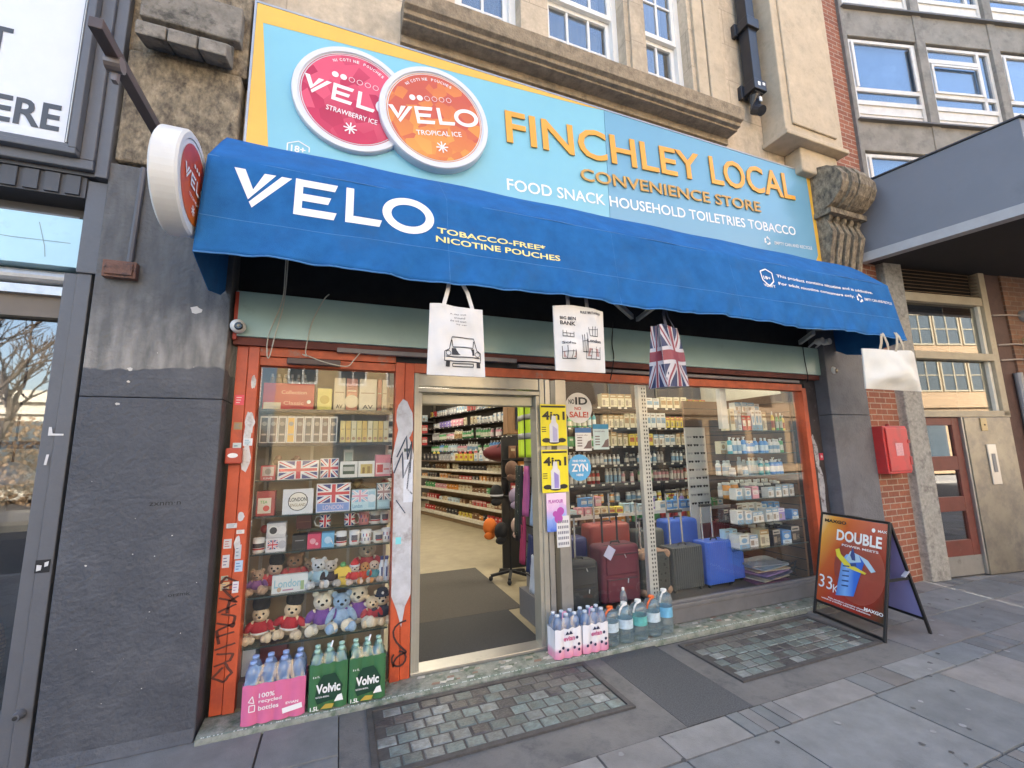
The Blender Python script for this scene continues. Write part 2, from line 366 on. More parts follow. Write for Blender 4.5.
# ================================================================== the shop building
m_stone = bricks('bath stone', (.57,.475,.35), (.51,.425,.315), (.37,.31,.235), 1.1, .52, .006, .9, .35, dirt=(.26,.22,.165), dlo=.46, dhi=.78, dsc=1.8, var=.28, vsc=11)
m_trim = M('weathered stone trim', (.27,.21,.14), .92, var=.25, sc=9, bump=.5, bsc=70, dirt=(.12,.105,.085), dsc=5, dlo=.48, dhi=.72)
m_trimc = M('cleaner stone trim', (.50,.415,.30), .9, var=.2, sc=6, bump=.3, bsc=80, dirt=(.2,.17,.12), dsc=3, dlo=.55, dhi=.8)
m_old = M('eroded stone', (.27,.22,.15), .95, var=.55, sc=22, bump=1, bsc=60, dirt=(.06,.05,.04), dsc=16, dlo=.42, dhi=.68, stretch=(1,1,.6))
m_black = M('black board', (.02,.02,.021), .8, var=.4, sc=8)
shop = thing('shop_building', (2.4, 0, 0), 'stone fronted building with a convenience shop and three sash windows above its ground floor', 'building')
b = MB(); ZT = 12
b.box(-.78,6.02,0,.4,3.86,5.6); b.box(-.78,.86,0,.4,5.6,ZT); b.box(1.55,1.86,0,.4,5.6,ZT); b.box(2.84,3.13,0,.4,5.6,ZT); b.box(3.8,6.02,0,.4,5.6,ZT)
for x0, x1 in ((.86,1.55),(1.86,2.84),(3.13,3.8)): b.box(x0,x1,0,.4,8.6,ZT)
b.box(2.835+.06,3.075,-.03,0,5.75,6.05); b.box(2.9,3.07,-.03,0,6.05,8.5)
b.build('upper_wall', m_stone, shop)
for x0, x1, y0 in ((3.86,4.02,-.035),(4.04,4.3,-.045),(.5,.8,-.035)): MB().box(x0,x1,y0,0,5.7,9).build('window_pilaster', m_trimc, shop, .006)
b = MB(); b.box(-.78,6.0,.4,12.2,3.75,12); b.build('upper_shade_mass', M('shade mass', (.2,.18,.16), .9), shop)  # unseen solid mass, added to shade the street from the sun behind
b = MB()                        # cornice under the windows
b.extr([(0,5.25),(-.05,5.25),(-.05,5.325),(-.19,5.325),(-.19,5.345),(-.235,5.35),(-.24,5.385),(-.285,5.40),(-.31,5.53),(0,5.62)][::-1], .36, 4.22)
b.build('cornice', M('cornice stone', (.30,.245,.175), .92, var=.35, sc=14, bump=.7, bsc=60, dirt=(.13,.11,.085), dsc=6, dlo=.5, dhi=.75), shop, .004)
m_white = M('white gloss paint', (.75,.75,.73), .35, var=.06, sc=4, dirt=(.5,.48,.42), dsc=5, dlo=.62, dhi=.8)
m_pane = glass('upstairs pane', (.62,.66,.7), 4)
m_dark = M('dark room', (.06,.06,.065), .9, var=.2)
for x0, x1, nc in ((.86,1.55,2),(1.86,2.84,3),(3.13,3.8,2)):
    f = MB(); y0 = .14; z0, z1 = 5.66, 8.6; zm = 6.62
    for a, c in ((x0,x0+.07),(x1-.07,x1)): f.box(a,c,y0,y0+.14,z0,z1)
    f.box(x0+.07,x1-.07,y0,y0+.14,z0-.06,z0+.03)
    for (za, zb, yy) in ((z0+.03,zm,y0+.06),(zm,z1,y0+.01)):
        xa, xb = x0+.07, x1-.07
        f.box(xa,xa+.05,yy,yy+.045,za,zb); f.box(xb-.05,xb,yy,yy+.045,za,zb); f.box(xa+.05,xb-.05,yy,yy+.045,za,za+.06); f.box(xa+.05,xb-.05,yy,yy+.045,zb-.05,zb)
        for k in range(1, nc): xx = xa+(xb-xa)*k/nc; f.box(xx-.013,xx+.013,yy+.005,yy+.04,za+.06,zb-.05)
        n = 2 if zb == zm else 4
        for k in range(1, n): zz = za+(zb-za)*k/n+.02; f.box(xa+.05,xb-.05,yy+.007,yy+.038,zz-.012,zz+.012)
    w_ = f.build('sash_window', m_white, shop)
    MB().box(x0+.1,x1-.1,y0+.085,y0+.09,z0+.05,zm).box(x0+.1,x1-.1,y0+.03,y0+.035,zm,z1-.03).build('pane', m_pane, w_)
    q = MB(); q.grid(lambda u, v: (x0+.1+(x1-x0-.2)*u, y0+.2+.015*math.sin(u*40), z0+(z1-z0)*v), 60, 1); q.build('curtain', M('net curtain', (.72,.72,.74), .9, var=.1), w_)
    MB().box(x0,x1,.39,.4,z0-.1,z1).build('room_back', m_dark, w_)
# right pilaster over the scrolled console
b = MB(); b.box(4.9,5.98,-.3,0,5.44,12); b.box(5.02,5.84,-.325,-.3,5.56,12); b.box(4.86,6.02,-.34,0,5.38,5.44)
b.build('pilaster', m_trimc, shop, .012)
b = MB(); b.box(5.25,5.95,-.22,0,5.05,5.38); b.build('pilaster_neck', m_trimc, shop, .02)
def console(x0, x1, name):
    c = MB(); n = 5; wd = (x1-x0)/n
    for k in range(n):
        a, e = x0+wd*k+.008, x0+wd*(k+1)-.008; big = .29+.05*math.sin(math.pi*(k+.5)/n)
        pr = [(-.13+big*1.2*math.cos(t), 4.85+big*math.sin(t)) for t in [math.pi*(.45+i/10*1.2) for i in range(11)]]
        c.extr([(0,pr[0][1])]+pr+[(0,pr[-1][1])], a, e)
        s = .16; pr = [(-.12+s*math.cos(t), 4.47+s*.8*math.sin(t)) for t in [math.pi*(.4+i/8*1.1) for i in range(9)]]
        c.extr([(0,pr[0][1])]+pr+[(0,pr[-1][1])], a+.03, e-.03)
        c.extr([(0,4.44),(-.24,4.44),(-.3,4.25),(-.24,4.0),(-.17,3.6),(0,3.6)], a+.02, e-.02)
    c.box(x0-.01,x1+.01,-.33,0,4.48,4.55)
    o = c.build(name, m_old, shop, .012); return o
console(5.5, 6.18, 'scroll_console')
# left pier above the paint: rough block and the stump of its console
b = MB(); b.box(-1.45,-.78,-.16,.35,3.58,4.42); b.build('stone_block', m_old, shop, .02)
b = MB(); b.box(-1.47,-.76,-.12,.35,4.44,7); b.build('stone_pier_top', m_old, shop, .015)
b = MB()
for k in range(3):
    a = -1.36+k*.175; b.add([(a,-.14,4.46),(a+.165,-.14,4.46),(a+.165,-.33,4.4),(a,-.33,4.4),(a,-.14,4.66),(a+.165,-.14,4.66),(a+.165,-.33,4.5),(a,-.33,4.5)], [(0,1,2,3),(7,6,5,4),(3,2,6,7),(2,1,5,6),(1,0,4,5),(0,3,7,4)])
b.box(-1.4,-.8,-.2,-.1,4.66,4.95); b.build('console_stump', M('stump stone', (.22,.2,.17), .95, var=.4, sc=10, bump=.8, bsc=50, dirt=(.07,.065,.055), dsc=6), shop, .01)
def pier_mat():
    m = M('pier paint', (.060,.065,.079), .6, var=.16, sc=5, bump=.9, bsc=38, dirt=(.11,.115,.13), dsc=2.2, dlo=.5, dhi=.8)
    t = m.node_tree; N = t.nodes; L = t.links; p = N['Principled BSDF']; src = p.inputs['Base Color'].links[0].from_socket
    co = N.new('ShaderNodeTexCoord'); sp = N.new('ShaderNodeSeparateXYZ'); L.new(co.outputs['Object'], sp.inputs[0])
    n = N.new('ShaderNodeTexNoise'); n.inputs['Scale'].default_value = 5; n.inputs['Detail'].default_value = 7; n.inputs['Roughness'].default_value = .75; L.new(co.outputs['Object'], n.inputs[0])
    a = N.new('ShaderNodeMath'); a.operation = 'MULTIPLY_ADD'; a.inputs[1].default_value = .5; L.new(n.outputs[0], a.inputs[0]); L.new(sp.outputs['Z'], a.inputs[2])
    def band(lo, hi): r = N.new('ShaderNodeMapRange'); r.inputs[1].default_value = lo; r.inputs[2].default_value = hi; L.new(a.outputs[0], r.inputs[0]); return r.outputs[0]
    z2 = N.new('ShaderNodeMath'); z2.operation = 'MULTIPLY_ADD'; z2.inputs[1].default_value = .30; n3 = N.new('ShaderNodeTexNoise'); n3.inputs['Scale'].default_value = 2.6; n3.inputs['Detail'].default_value = 3; L.new(co.outputs['Object'], n3.inputs[0]); L.new(n3.outputs[0], z2.inputs[0]); L.new(sp.outputs['Z'], z2.inputs[2])
    r0 = N.new('ShaderNodeMapRange'); r0.inputs[1].default_value = 2.355; r0.inputs[2].default_value = 2.366; L.new(z2.outputs[0], r0.inputs[0])
    up_ = band(2.62, 2.92)
    # above the fresh paint line the wall is older, paler and streaked
    n2 = N.new('ShaderNodeTexNoise'); n2.inputs['Scale'].default_value = 14; n2.inputs['Detail'].default_value = 8; mp = N.new('ShaderNodeMapping'); mp.inputs['Scale'].default_value = (1,1,.25); L.new(co.outputs['Object'], mp.inputs[0]); L.new(mp.outputs[0], n2.inputs[0])
    cr = N.new('ShaderNodeValToRGB'); cr.color_ramp.elements[0].position = .35; cr.color_ramp.elements[0].color = (.12,.12,.118,1); cr.color_ramp.elements[1].position = .66; cr.color_ramp.elements[1].color = (.29,.28,.265,1); L.new(n2.outputs[0], cr.inputs[0])
    c2 = N.new('ShaderNodeValToRGB'); c2.color_ramp.elements[0].position = .35; c2.color_ramp.elements[0].color = (.065,.066,.07,1); c2.color_ramp.elements[1].position = .7; c2.color_ramp.elements[1].color = (.125,.124,.124,1); L.new(n2.outputs[0], c2.inputs[0])
    m1 = N.new('ShaderNodeMix'); m1.data_type = 'RGBA'; L.new(up_, m1.inputs[0]); L.new(cr.outputs[0], m1.inputs[6]); L.new(c2.outputs[0], m1.inputs[7])
    m2 = N.new('ShaderNodeMix'); m2.data_type = 'RGBA'; L.new(r0.outputs[0], m2.inputs[0]); L.new(src, m2.inputs[6]); L.new(m1.outputs[2], m2.inputs[7]); L.new(m2.outputs[2], p.inputs['Base Color'])
    return m
m_pier = pier_mat()
b = MB(); b.box(-1.47,-.735,-.15,.35,0,2.02); b.box(-1.47,-.735,-.15,.35,2.023,3.56); b.extr([(-.15,.07),(-.165,.02),(-.175,0),(-.15,0)][::-1], -1.47, -.735)
pl = b.build('painted_pier', m_pier, shop, .006)
g = MB(); r = random.Random(5)   # chips and scuffs in the paint
for k in range(20):
    x, z = r.uniform(-1.44,-.76), r.choice((r.uniform(.1,1.4), r.uniform(.1,3.3))); s = r.choice((.002,.003,.003,.004,.006))
    g.poly([(s*r.uniform(.5,1.3)*math.cos(i*1.05), s*r.uniform(.4,1.2)*math.sin(i*1.05)) for i in range(6)], (x,-.15,z), X, Z, lift=.0015)
for x, z, s in ((-.93,2.62,.035),(-1.28,1.98,.012),(-1.24,2.2,.014),(-1.24,2.12,.01)): g.poly([(s*r.uniform(.6,1.3)*math.cos(i*.7), s*r.uniform(.4,1)*math.sin(i*.7)) for i in range(9)], (x,-.15,z), X, Z, lift=.0015)
tag(g.build('paint_chip', M('bare plaster', (.55,.53,.5), .9, var=.2), pl), kind='stuff')
g = MB(); g.text('zxnm·n', (-1.07,-.15,1.36), X, Z, .02, .16, lift=.0015); g.build('marker_scrawl', m_black, pl); g = MB(); g.text('orzmk', (-.93,-.15,.82), X, Z, .022, .11, lift=.0015); g.build('marker_scrawl', m_black, pl)
b = MB(); b.box(5.3,6.0,-.15,.35,0,2.0); b.box(5.3,6.0,-.15,.35,2.003,3.62); b.build('painted_pier', M('right pier paint', (.12,.122,.135), .6, var=.2, sc=4, bump=.6, bsc=40, dirt=(.09,.09,.1), dsc=3), shop, .008)
b = MB(); b.box(5.1,5.295,.0,.3,0,2.5); b.build('jamb_return', M('dark jamb', (.05,.04,.04), .7, var=.5, sc=6, dirt=(.25,.24,.24), dsc=6, dlo=.6, dhi=.75), shop)
# black board behind the awning
b = MB(); b.box(-.73,5.3,.02,.3,2.47,3.86); b.build('board_behind_awning', m_black, shop)
# pale green fascia box under the awning
m_teal = gradmat('teal fascia paint', [(0,'8FB5AE'),(1,'8FB5AE')], rough=.22)
m_teal = M('teal fascia', (.30,.45,.43), .28, var=.08, sc=3, dirt=(.2,.28,.27), dsc=4, dlo=.6, dhi=.9)
b = MB(); b.box(-.72,5.42,-.085,.018,2.475,2.8); fb = b.build('fascia_box', m_teal, shop, .004)
b = MB(); b.box(-.722,-.7,-.089,-.02,2.45,2.79); b.build('fascia_end', M('red trim', (.45,.06,.035), .5, var=.2), fb)
m_red = M('red frame paint', (.50,.085,.03), .45, var=.2, sc=7, dirt=(.28,.05,.03), dsc=4, dlo=.55, dhi=.75, bump=.15, bsc=40)
m_redw = M('worn red lintel paint', (.46,.095,.035), .55, var=.3, sc=10, dirt=(.25,.2,.16), dsc=6, dlo=.58, dhi=.68)
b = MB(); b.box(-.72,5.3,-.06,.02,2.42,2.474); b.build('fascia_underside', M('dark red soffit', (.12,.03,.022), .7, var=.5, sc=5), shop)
b = MB(); b.box(-.7,-.63,-.02,.1,.05,2.42); b.box(-.627,-.56,-.03,.1,.05,2.42); rp = b.build('red_post', m_red, shop, .004)
b = MB(); b.box(.385,.455,-.03,.1,.04,2.36); b.box(.458,.53,-.02,.1,.04,2.36); rc = b.build('red_post', m_red, shop, .004)
b = MB(); b.box(5.03,5.1,-.02,.1,.05,2.32); b.build('red_post', m_red, shop, .004)
b = MB(); b.box(-.56,.385,-.01,.09,2.29,2.35); b.box(-.56,.385,-.02,.08,2.355,2.42); b.box(.53,5.03,-.025,.06,2.285,2.36); b.build('red_lintel', m_redw, shop, .003)
m_grey = M('grey trunking', (.2,.18,.18), .5, var=.2); m_alu = M('aged aluminium', (.42,.41,.38), .38, .75, var=.12, sc=5, dirt=(.25,.24,.22), dsc=8, dlo=.6, dhi=.8)
m_cream = M('cream alloy', (.43,.41,.345), .35, .45, var=.1, sc=6, dirt=(.3,.27,.2), dsc=9, dlo=.6, dhi=.8)
b = MB(); b.box(.38,5.1,.0,.06,2.362,2.47); b.build('lintel_gap_filler', m_black, shop)  # added black filler: darkens the gap and hides the ceiling light behind
b = MB(); b.box(-.05,1.4,-.075,-.03,2.405,2.44); b.box(1.42,4.95,-.06,-.025,2.37,2.4); b.build('conduit', m_grey, shop, .004)
b = MB(); b.box(-.38,-.02,-.07,-.021,2.30,2.345); b.build('switch_trunking', M('brown trunking', (.10,.07,.065), .6), shop, .006)
# white flaking paint, stickers and brown scrawl on the red posts
g = MB(); r = random.Random(12)
NB = [0]
def blob(mb, x, z, a, c, y, n=14):
    NB[0] += 1; mb.poly([(a*r.uniform(.75,1.15)*math.cos(i*6.283/n), c*r.uniform(.75,1.15)*math.sin(i*6.283/n)) for i in range(n)], (x,y,z), X, Z, lift=.0012+.0002*(NB[0] % 8))
for x, z, a, c in ((-.585,2.16,.018,.05),(-.59,1.88,.03,.09),(-.6,1.78,.026,.08),(-.64,1.66,.02,.02),(-.6,1.64,.03,.09),(-.6,1.25,.02,.03),(-.61,1.08,.02,.05)): blob(g, x, z, a, c, -.03)
g.build('flaked_paint', M('flaked white', (.6,.6,.6), .7, var=.25, sc=20, dirt=(.35,.3,.28), dsc=20), rp)
def stk(x, z, wd, h, col, y=-.03, par=rp, sc=None):
    q = MB(); q.box(x,x+wd,y-.002,y,z,z+h)
    for k in range(3): q.box(x+wd*.15, x+wd*r.uniform(.5,.85), y-.0028, y-.002, z+h*(.2+.25*k), z+h*(.28+.25*k), 1)
    q.build('sticker', [M('sticker '+str(col), col, .5, var=.05), M('sticker ink '+str(sc), sc or (.2,.25,.3), .5)], par)
for x, z, wd, h, c, s in ((-.69,2.0,.055,.07,(.75,.08,.12),(.8,.6,.6)),(-.685,1.83,.05,.05,(.35,.25,.12),None),(-.68,1.66,.05,.08,(.5,.6,.62),(.05,.2,.3)),(-.62,1.72,.055,.05,(.65,.68,.7),(.05,.3,.4)),
    (-.68,1.18,.06,.03,(.6,.62,.65),None),(-.62,1.14,.045,.025,(.65,.63,.6),None),(-.69,1.05,.045,.06,(.6,.6,.62),(.4,.1,.1)),(-.62,.98,.035,.09,(.45,.5,.55),None),(-.69,.93,.04,.08,(.62,.62,.65),(.15,.15,.3)),(-.615,.9,.045,.07,(.4,.55,.7),(.1,.2,.4)),(-.69,.85,.04,.03,(.4,.45,.35),None),(-.69,.79,.05,.05,(.6,.45,.25),None),(-.62,.77,.035,.07,(.66,.64,.66),(.3,.2,.4))):
    stk(x, z, wd, h, c, -.02 if x+wd < -.63 else -.03, rp, s)
m_scr = M('brown scrawl', (.10,.03,.02), .7, var=.3)
g = MB(); gl = [[(0,.0),(.09,.04),(.1,.1),(.01,.12)],[(.0,.16),(.11,.2)],[(.0,.28),(.1,.31)],[(.02,.21),(.0,.34),(.1,.4)],[(0,.42),(.09,.36),(.1,.46),(.02,.5)],[(0,.52),(.1,.58)],[(.05,.5),(.06,.62),(.11,.66)],[(.0,.66),(.1,.6),(.02,.74),(.11,.72)],[(.02,.76),(.1,.8),(.03,.86),(0,.8)],[(.05,-.02),(.0,-.1),(.06,-.16),(.1,-.08),(.06,.02)]]
for k, s in enumerate(gl):
    P = [Vector(p) for p in s]; pts = []
    for i in range(len(P)-1):
        for j in range(5): pts.append(tuple(P[i].lerp(P[i+1], j/5)+Vector((r.uniform(-.003,.003), r.uniform(-.003,.003)))))
    g.line(pts+[s[-1]], .017, (-.69,-.03,.0+.34), X, Z*.62, 0, .002)
g.build('scrawl', m_scr, rp)
g = MB(); blob(g, .46, 1.9, .07, .16, -.03); blob(g, .455, 1.62, .075, .26, -.03); blob(g, .46, 1.3, .07, .2, -.03)
g.poly([(.0,.42),(.0,1.4),(.14,1.4),(.14,.42),(.1,.34),(.075,.2),(.04,.32)], (.387,-.03,.2), X, Z, lift=.0032); g.build('flaked_paint', M('whitewash', (.5,.51,.54), .6, var=.22, sc=9, dirt=(.33,.3,.3), dsc=7), rc)
g = MB()
g.line([(.02,1.62),(.09,1.78),(.1,1.6),(.13,1.74),(.12,1.5)], .011, (.387,-.03,0), X, Z, 0, .004); g.line([(.0,1.5),(.06,1.66),(.07,1.46),(.12,1.6),(.1,1.38),(.14,1.34)], .011, (.387,-.03,0), X, Z, 0, .004); g.line([(.02,1.3),(.09,1.2)], .008, (.387,-.03,0), X, Z, 0, .004)
g.build('scrawl', M('blue black scrawl', (.03,.05,.09), .6), rc)
g = MB(); pts = [(.07+.05*math.cos(t*.6+.6)*(1 if t < 8 else .9), .36-.013*t*1.6+.03*math.sin(t*.6)) for t in range(16)]
g.line(pts, .013, (.387,-.03,.08), X, Z, 0, .004); g.line([(.03+.05*math.sin(i*.5), .09+.05*math.cos(i*.5)) for i in range(12)], .013, (.42,-.03,.1), X, Z, 0, .004); g.build('scrawl', M('dark tag paint', (.05,.02,.02), .6), rc)
q = MB(); q.box(.46,.5,-.033,-.03,1.66,1.685); q.build('sticker', M('dark sticker', (.05,.07,.06), .5), rc)
q = MB(); q.box(.46,.53,-.034,-.031,1.28,1.6); q.build('sticker', M('pale notice', (.62,.66,.74), .6, var=.1, sc=30), rc)
q = MB(); q.box(.41,.45,-.034,-.031,.98,1.03); q.build('sticker', M('teal sticker', (.2,.6,.65), .6), rc)
# door opening: aluminium frame, header, threshold
b = MB(); b.box(.535,.57,-.01,.12,.05,2.285); b.box(.57,.6,.0,.13,.05,2.13); b.box(1.6,1.635,.0,.13,.05,2.13); b.box(1.635,1.68,-.01,.12,.05,2.285)
b.box(.57,1.635,-.005,.12,2.135,2.17); b.box(.57,1.635,.005,.1,2.185,2.31); b.build('door_frame', m_cream, shop, .003)
g = MB()
for x, z, a, c in ((5.17,1.55,.04,.16),(5.2,1.2,.05,.25),(5.19,.8,.055,.3),(5.14,1.72,.02,.06)): blob(g, x, z, a, c, 0)
g.build('flaked_paint', M('jamb flaking', (.36,.36,.38), .75, var=.35, sc=14, dirt=(.12,.09,.09), dsc=12, dlo=.5, dhi=.6), shop)
b = MB(); b.box(.6,1.6,.06,.14,2.04,2.13); b.build('shutter_bar', M('shutter bar', (.4,.38,.3), .4, .5), shop, .01)
b = MB(); b.box(.535,1.7,-.015,.14,.04,.065); b.build('threshold', m_alu, shop, .004)
# right window frame
b = MB(); b.box(1.69,1.74,-.005,.08,.2,2.285); b.box(1.79,1.9,-.01,.08,.04,2.285); b.build('steel_mullion', m_alu, shop, .004)
b = MB(); b.box(1.9,5.03,-.03,.08,.045,.17); b.box(1.9,5.03,-.04,.08,.175,.21); b.box(1.9,5.03,-.02,.0,.21,.235); b.build('window_base_rail', M('grey alloy rail', (.2,.2,.21), .4, .4, var=.15, sc=5), shop, .004)
m_glass = glass('shop window glass', (.97,.98,.97), .8, 1.5, .04)
for x0, x1, z0, z1 in ((-.555,.382,.2,2.29),(1.9,5.03,.235,2.285)): MB().box(x0,x1,.03,.036,z0,z1).build('window_pane', m_glass, shop)
b = MB()
for x0, x1, y0 in ((2.76,2.86,.07),(3.84,3.93,.07)):
    b.box(x0,x1,y0,y0+.05,.2 if x0 < 3 else 1.85,2.285)
po = b.build('window_standard', M('pale steel', (.62,.61,.58), .4, .3, var=.08), shop)
b = MB()
for k in range(52):
    for x0 in (2.80,2.83): b.box(x0,x0+.012,.066,.069,.3+k*.038,.318+k*.038)
b.build('slot', m_dark, po)
# lower panel under the left window, and stone sill with worn mosaic edge
b = MB(); b.box(-.56,.385,.03,.1,.04,.2); b.build('window_stall', M('stall board', (.12,.10,.09), .7, var=.3), shop)
m_sill = M('terrazzo sill', (.24,.25,.21), .75, var=.35, sc=16, bump=.8, bsc=70, dirt=(.085,.12,.08), dsc=9, dlo=.48, dhi=.64)
b = MB(); b.extr([(0,-.02),(0,.04),(-.17,.034),(-.205,.026),(-.215,.01),(-.22,-.02)], -.72, 5.08); b.build('stone_sill', m_sill, shop)
b = MB(); r = random.Random(21)
for k in range(120):
    x = r.choice((r.uniform(-.1,5), r.uniform(.6,2.2), r.uniform(2.9,5))); yy = r.uniform(-.165,-.02); s = r.uniform(.012,.04); h = .0352+(yy+.17)*.035
    b.col = r.choice(((.5,.48,.42),(.34,.3,.24),(.12,.15,.1),(.42,.42,.4),(.24,.16,.12))); b.add([(x-s,yy-s*.4,h),(x+s*r.uniform(.4,1),yy-s*.5,h),(x+s,yy+s*.4,h+.001),(x-s*.6,yy+s*.5,h+.001)], [(0,1,2,3)])
tag(b.build('mosaic_remnant', attrmat('mosaic', .7, .25, 30, .3), shop), kind='stuff')
b = MB(); r = random.Random(22)
for k in range(560): x = -.7+k*.0103; b.col = (.5,.55,.5) if r.random() < .6 else (.15,.22,.18); s = .0036; b.add([(x-s,-.203,.027),(x+s,-.203,.027),(x+s,-.195,.0295),(x-s,-.195,.0295)], [(0,1,2,3)])
tag(b.build('mosaic_edge', attrmat('mosaic', .7, .25, 30, .3), shop), kind='stuff')
# interior shell
m_wall = M('interior wall', (.5,.47,.4), .8, var=.1)
b = MB(); b.box(-.6,5.95,.02,12.0,-.05,.045); b.build('shop_floor', M('cream lino', (.28,.235,.15), .5, var=.2, sc=5, dirt=(.19,.16,.11), dsc=2, dlo=.5, dhi=.9), shop)
b = MB(); b.box(-2.2,6.0,12.0,12.2,0,3.75); b.build('back_wall', m_wall, shop)
b = MB(); b.box(-2.2,-2.05,.35,12.0,0,3.75); b.build('side_wall', m_wall, shop)
b = MB(); b.box(6.0,6.15,.35,12.0,0,3.75); b.build('side_wall', m_wall, shop)
b = MB(); b.box(-2.05,-.6,.35,12,-.05,.044); b.build('shop_floor', M('cream lino'), shop) if False else None
b = MB(); b.box(-2.05,6.0,.3,12.0,3.6,3.74); b.build('ceiling', M('white ceiling', (.7,.7,.68), .9), shop)
# ================================================================== left neighbour shopfront
nb = thing('corner_shopfront', (-4, 0, 0), 'dark grey painted shopfront with a large window at the left edge of the photo', 'shopfront')
m_gp = M('slate paint', (.105,.11,.125), .5, var=.12, sc=4, bump=.15, bsc=60, dirt=(.075,.078,.085), dsc=4, dlo=.5, dhi=.85)
m_gp2 = M('dark slate paint', (.06,.062,.07), .55, var=.15, sc=5)
b = MB(); b.box(-1.64,-1.575,-.1,.1,0,2.8); b.box(-1.572,-1.5,-.115,.1,0,2.8); gpo = b.build('frame_post', m_gp, nb, .005)
b = MB(); b.box(-1.498,-1.472,-.04,.3,0,3.5); b.build('dark_gap', M('gap shade black', (.015,.015,.016), .8), nb)  # black strip fills the gap, its shade put into the colour
b = MB(); b.box(-1.575,-1.47,-.13,.2,2.8,3.42); b.build('side_board', m_gp, nb, .006)
g = MB(); g.poly([(0,0),(.02,.005),(.022,.03),(0,.035)], (-1.568,-.117,1.03), X, Z, 0, .001); g.poly([(0,0),(.016,.005),(.018,.03),(0,.025)], (-1.535,-.117,1.05), X, Z, 0, .001); g.poly([(0,0),(.07,.0),(.07,.01),(.02,.012),(.012,.05),(0,.05)], (-1.6,-.115,1.79), X, Z, 0, .002); g.poly([(0,0),(.012,.0),(.018,.06),(.006,.06)], (-1.6,-.115,1.62), X, Z, 0, .0025); g.build('torn_sticker', M('torn paper', (.6,.6,.6), .8), gpo)
g = MB(); g.box(-1.575,-1.51,-.117,-.1155,1.02,1.09); g.build('dark_sticker', m_black, gpo)
g = MB(); g.lathe([(.024,0),(.024,-.02),(.018,-.05)], (-1.548,-.115,.30), 'Y', 14, 0); g.lathe([(.011,-.0502),(.011,-.052)], (-1.548,-.115,.30), 'Y', 12, 1)
g.build('lock_barrel', [m_gp, m_black], nb)
# fascia boxes above the window
b = MB(); b.box(-9,-1.575,-.14,.2,3.29,3.43); b.box(-9,-1.5,-.16,.2,3.432,3.455)
for k in range(60): b.box(-1.6-.1*k-.07, -1.6-.1*k, -.155, -.14, 3.3, 3.425)
b.build('dentil_board', m_gp2, nb)
b = MB(); b.box(-9,-1.6,.05,.2,3.17,3.29); b.box(-9,-1.6,-.11,.19,3.158,3.17); b.build('recess_board', M('recess grey', (.12,.125,.135), .6, var=.1), nb)
b = MB(); b.box(-9,-1.525,-.12,.05,2.83,3.155); pb = b.build('pale_blue_panel', M('pale blue panel', (.42,.66,.78), .35, var=.06, sc=3, dirt=(.33,.5,.6), dsc=5, dlo=.62, dhi=.8), nb, .004)
g = MB(); g.line([(-2.4,3.02),(-1.9,2.985),(-1.62,2.985)], .004, (0,-.12,0), X, Z, 0, .002); g.line([(-1.78,3.1),(-1.74,2.95),(-1.73,2.88)], .004, (0,-.12,0), X, Z, 0, .002); g.build('scratch', M('scratch grey', (.25,.35,.4), .8), pb)
b = MB(); b.lathe([(.045,0),(.045,7.35)], (-9,-.03,2.775), 'X', 14); b.box(-9,-1.65,-.06,.1,2.66,2.715); b.build('shutter_roll', M('galvanised', (.5,.5,.5), .4, .6, var=.2, sc=10), nb)
b = MB(); b.box(-9,-1.65,-.02,.1,2.55,2.66); b.box(-9,-1.65,-.04,.1,2.52,2.55); b.build('window_head', M('brown head', (.15,.125,.1), .6), nb)
b = MB(); b.box(-9,-1.64,-.06,.1,.0,.28); b.build('stall_riser', m_gp2, nb)
MB().box(-9,-1.64,.02,.026,.28,2.52).build('window_pane', glass('left shop glass', (.7,.72,.74), 4.0, 1.5), nb)
b = MB(); b.box(-9,-1.7,1.6,1.7,0,2.6); b.box(-9,-1.5,.3,1.6,-.02,.1); b.box(-9,-1.66,.12,.5,.12,1.18); b.build('dim_interior', M('dim interior', (.035,.034,.033), .9, var=.3), nb)
b = MB(); b.box(-9,-1.7,.12,.16,1.72,1.765); b.box(-9,-1.7,.5,.55,1.32,1.42); b.build('window_rail', M('brown rail', (.14,.09,.06), .6), nb)
b = MB(); b.box(-9,-1.47,.2,12,2.6,11); b.build('left_shade_mass', bricks('left brick', (.2,.09,.06), (.16,.07,.05), (.3,.27,.24), .225, .075), nb)  # unseen mass above the neighbour, added to keep the sun out
t = thing('wicker_basket', (-1.83,.0,.62), 'woven straw basket behind the left shopfront window by the frame post', 'basket')
# lamp and red card seen in the window
t2 = thing('pendant_lamp', (-1.95,.3,1.62), 'white dome pendant lamp hanging inside the left shopfront window', 'lamp')
b = MB(); b.lathe([(.02,.14),(.06,.12),(.12,.06),(.135,0)], (-1.95,.3,1.5), 'Z', 18, caps=False); b.build('lamp_shade', M('white enamel', (.75,.74,.7), .3), t2, smooth=True)
b = MB(); b.tube([(-1.95,.3,1.64),(-1.95,.3,2.5)], .006); b.build('lamp_cord', m_black, t2)
b = MB(); b.lathe([(.09,0),(.13,.12),(.14,.3),(.11,.42)], (-1.9,.14,.3), 'Z', 20, caps=False); b.build('basket_body', bricks('straw weave', (.4,.24,.12), (.33,.18,.09), (.15,.08,.04), .04, .02, .003, bump=.8), t)
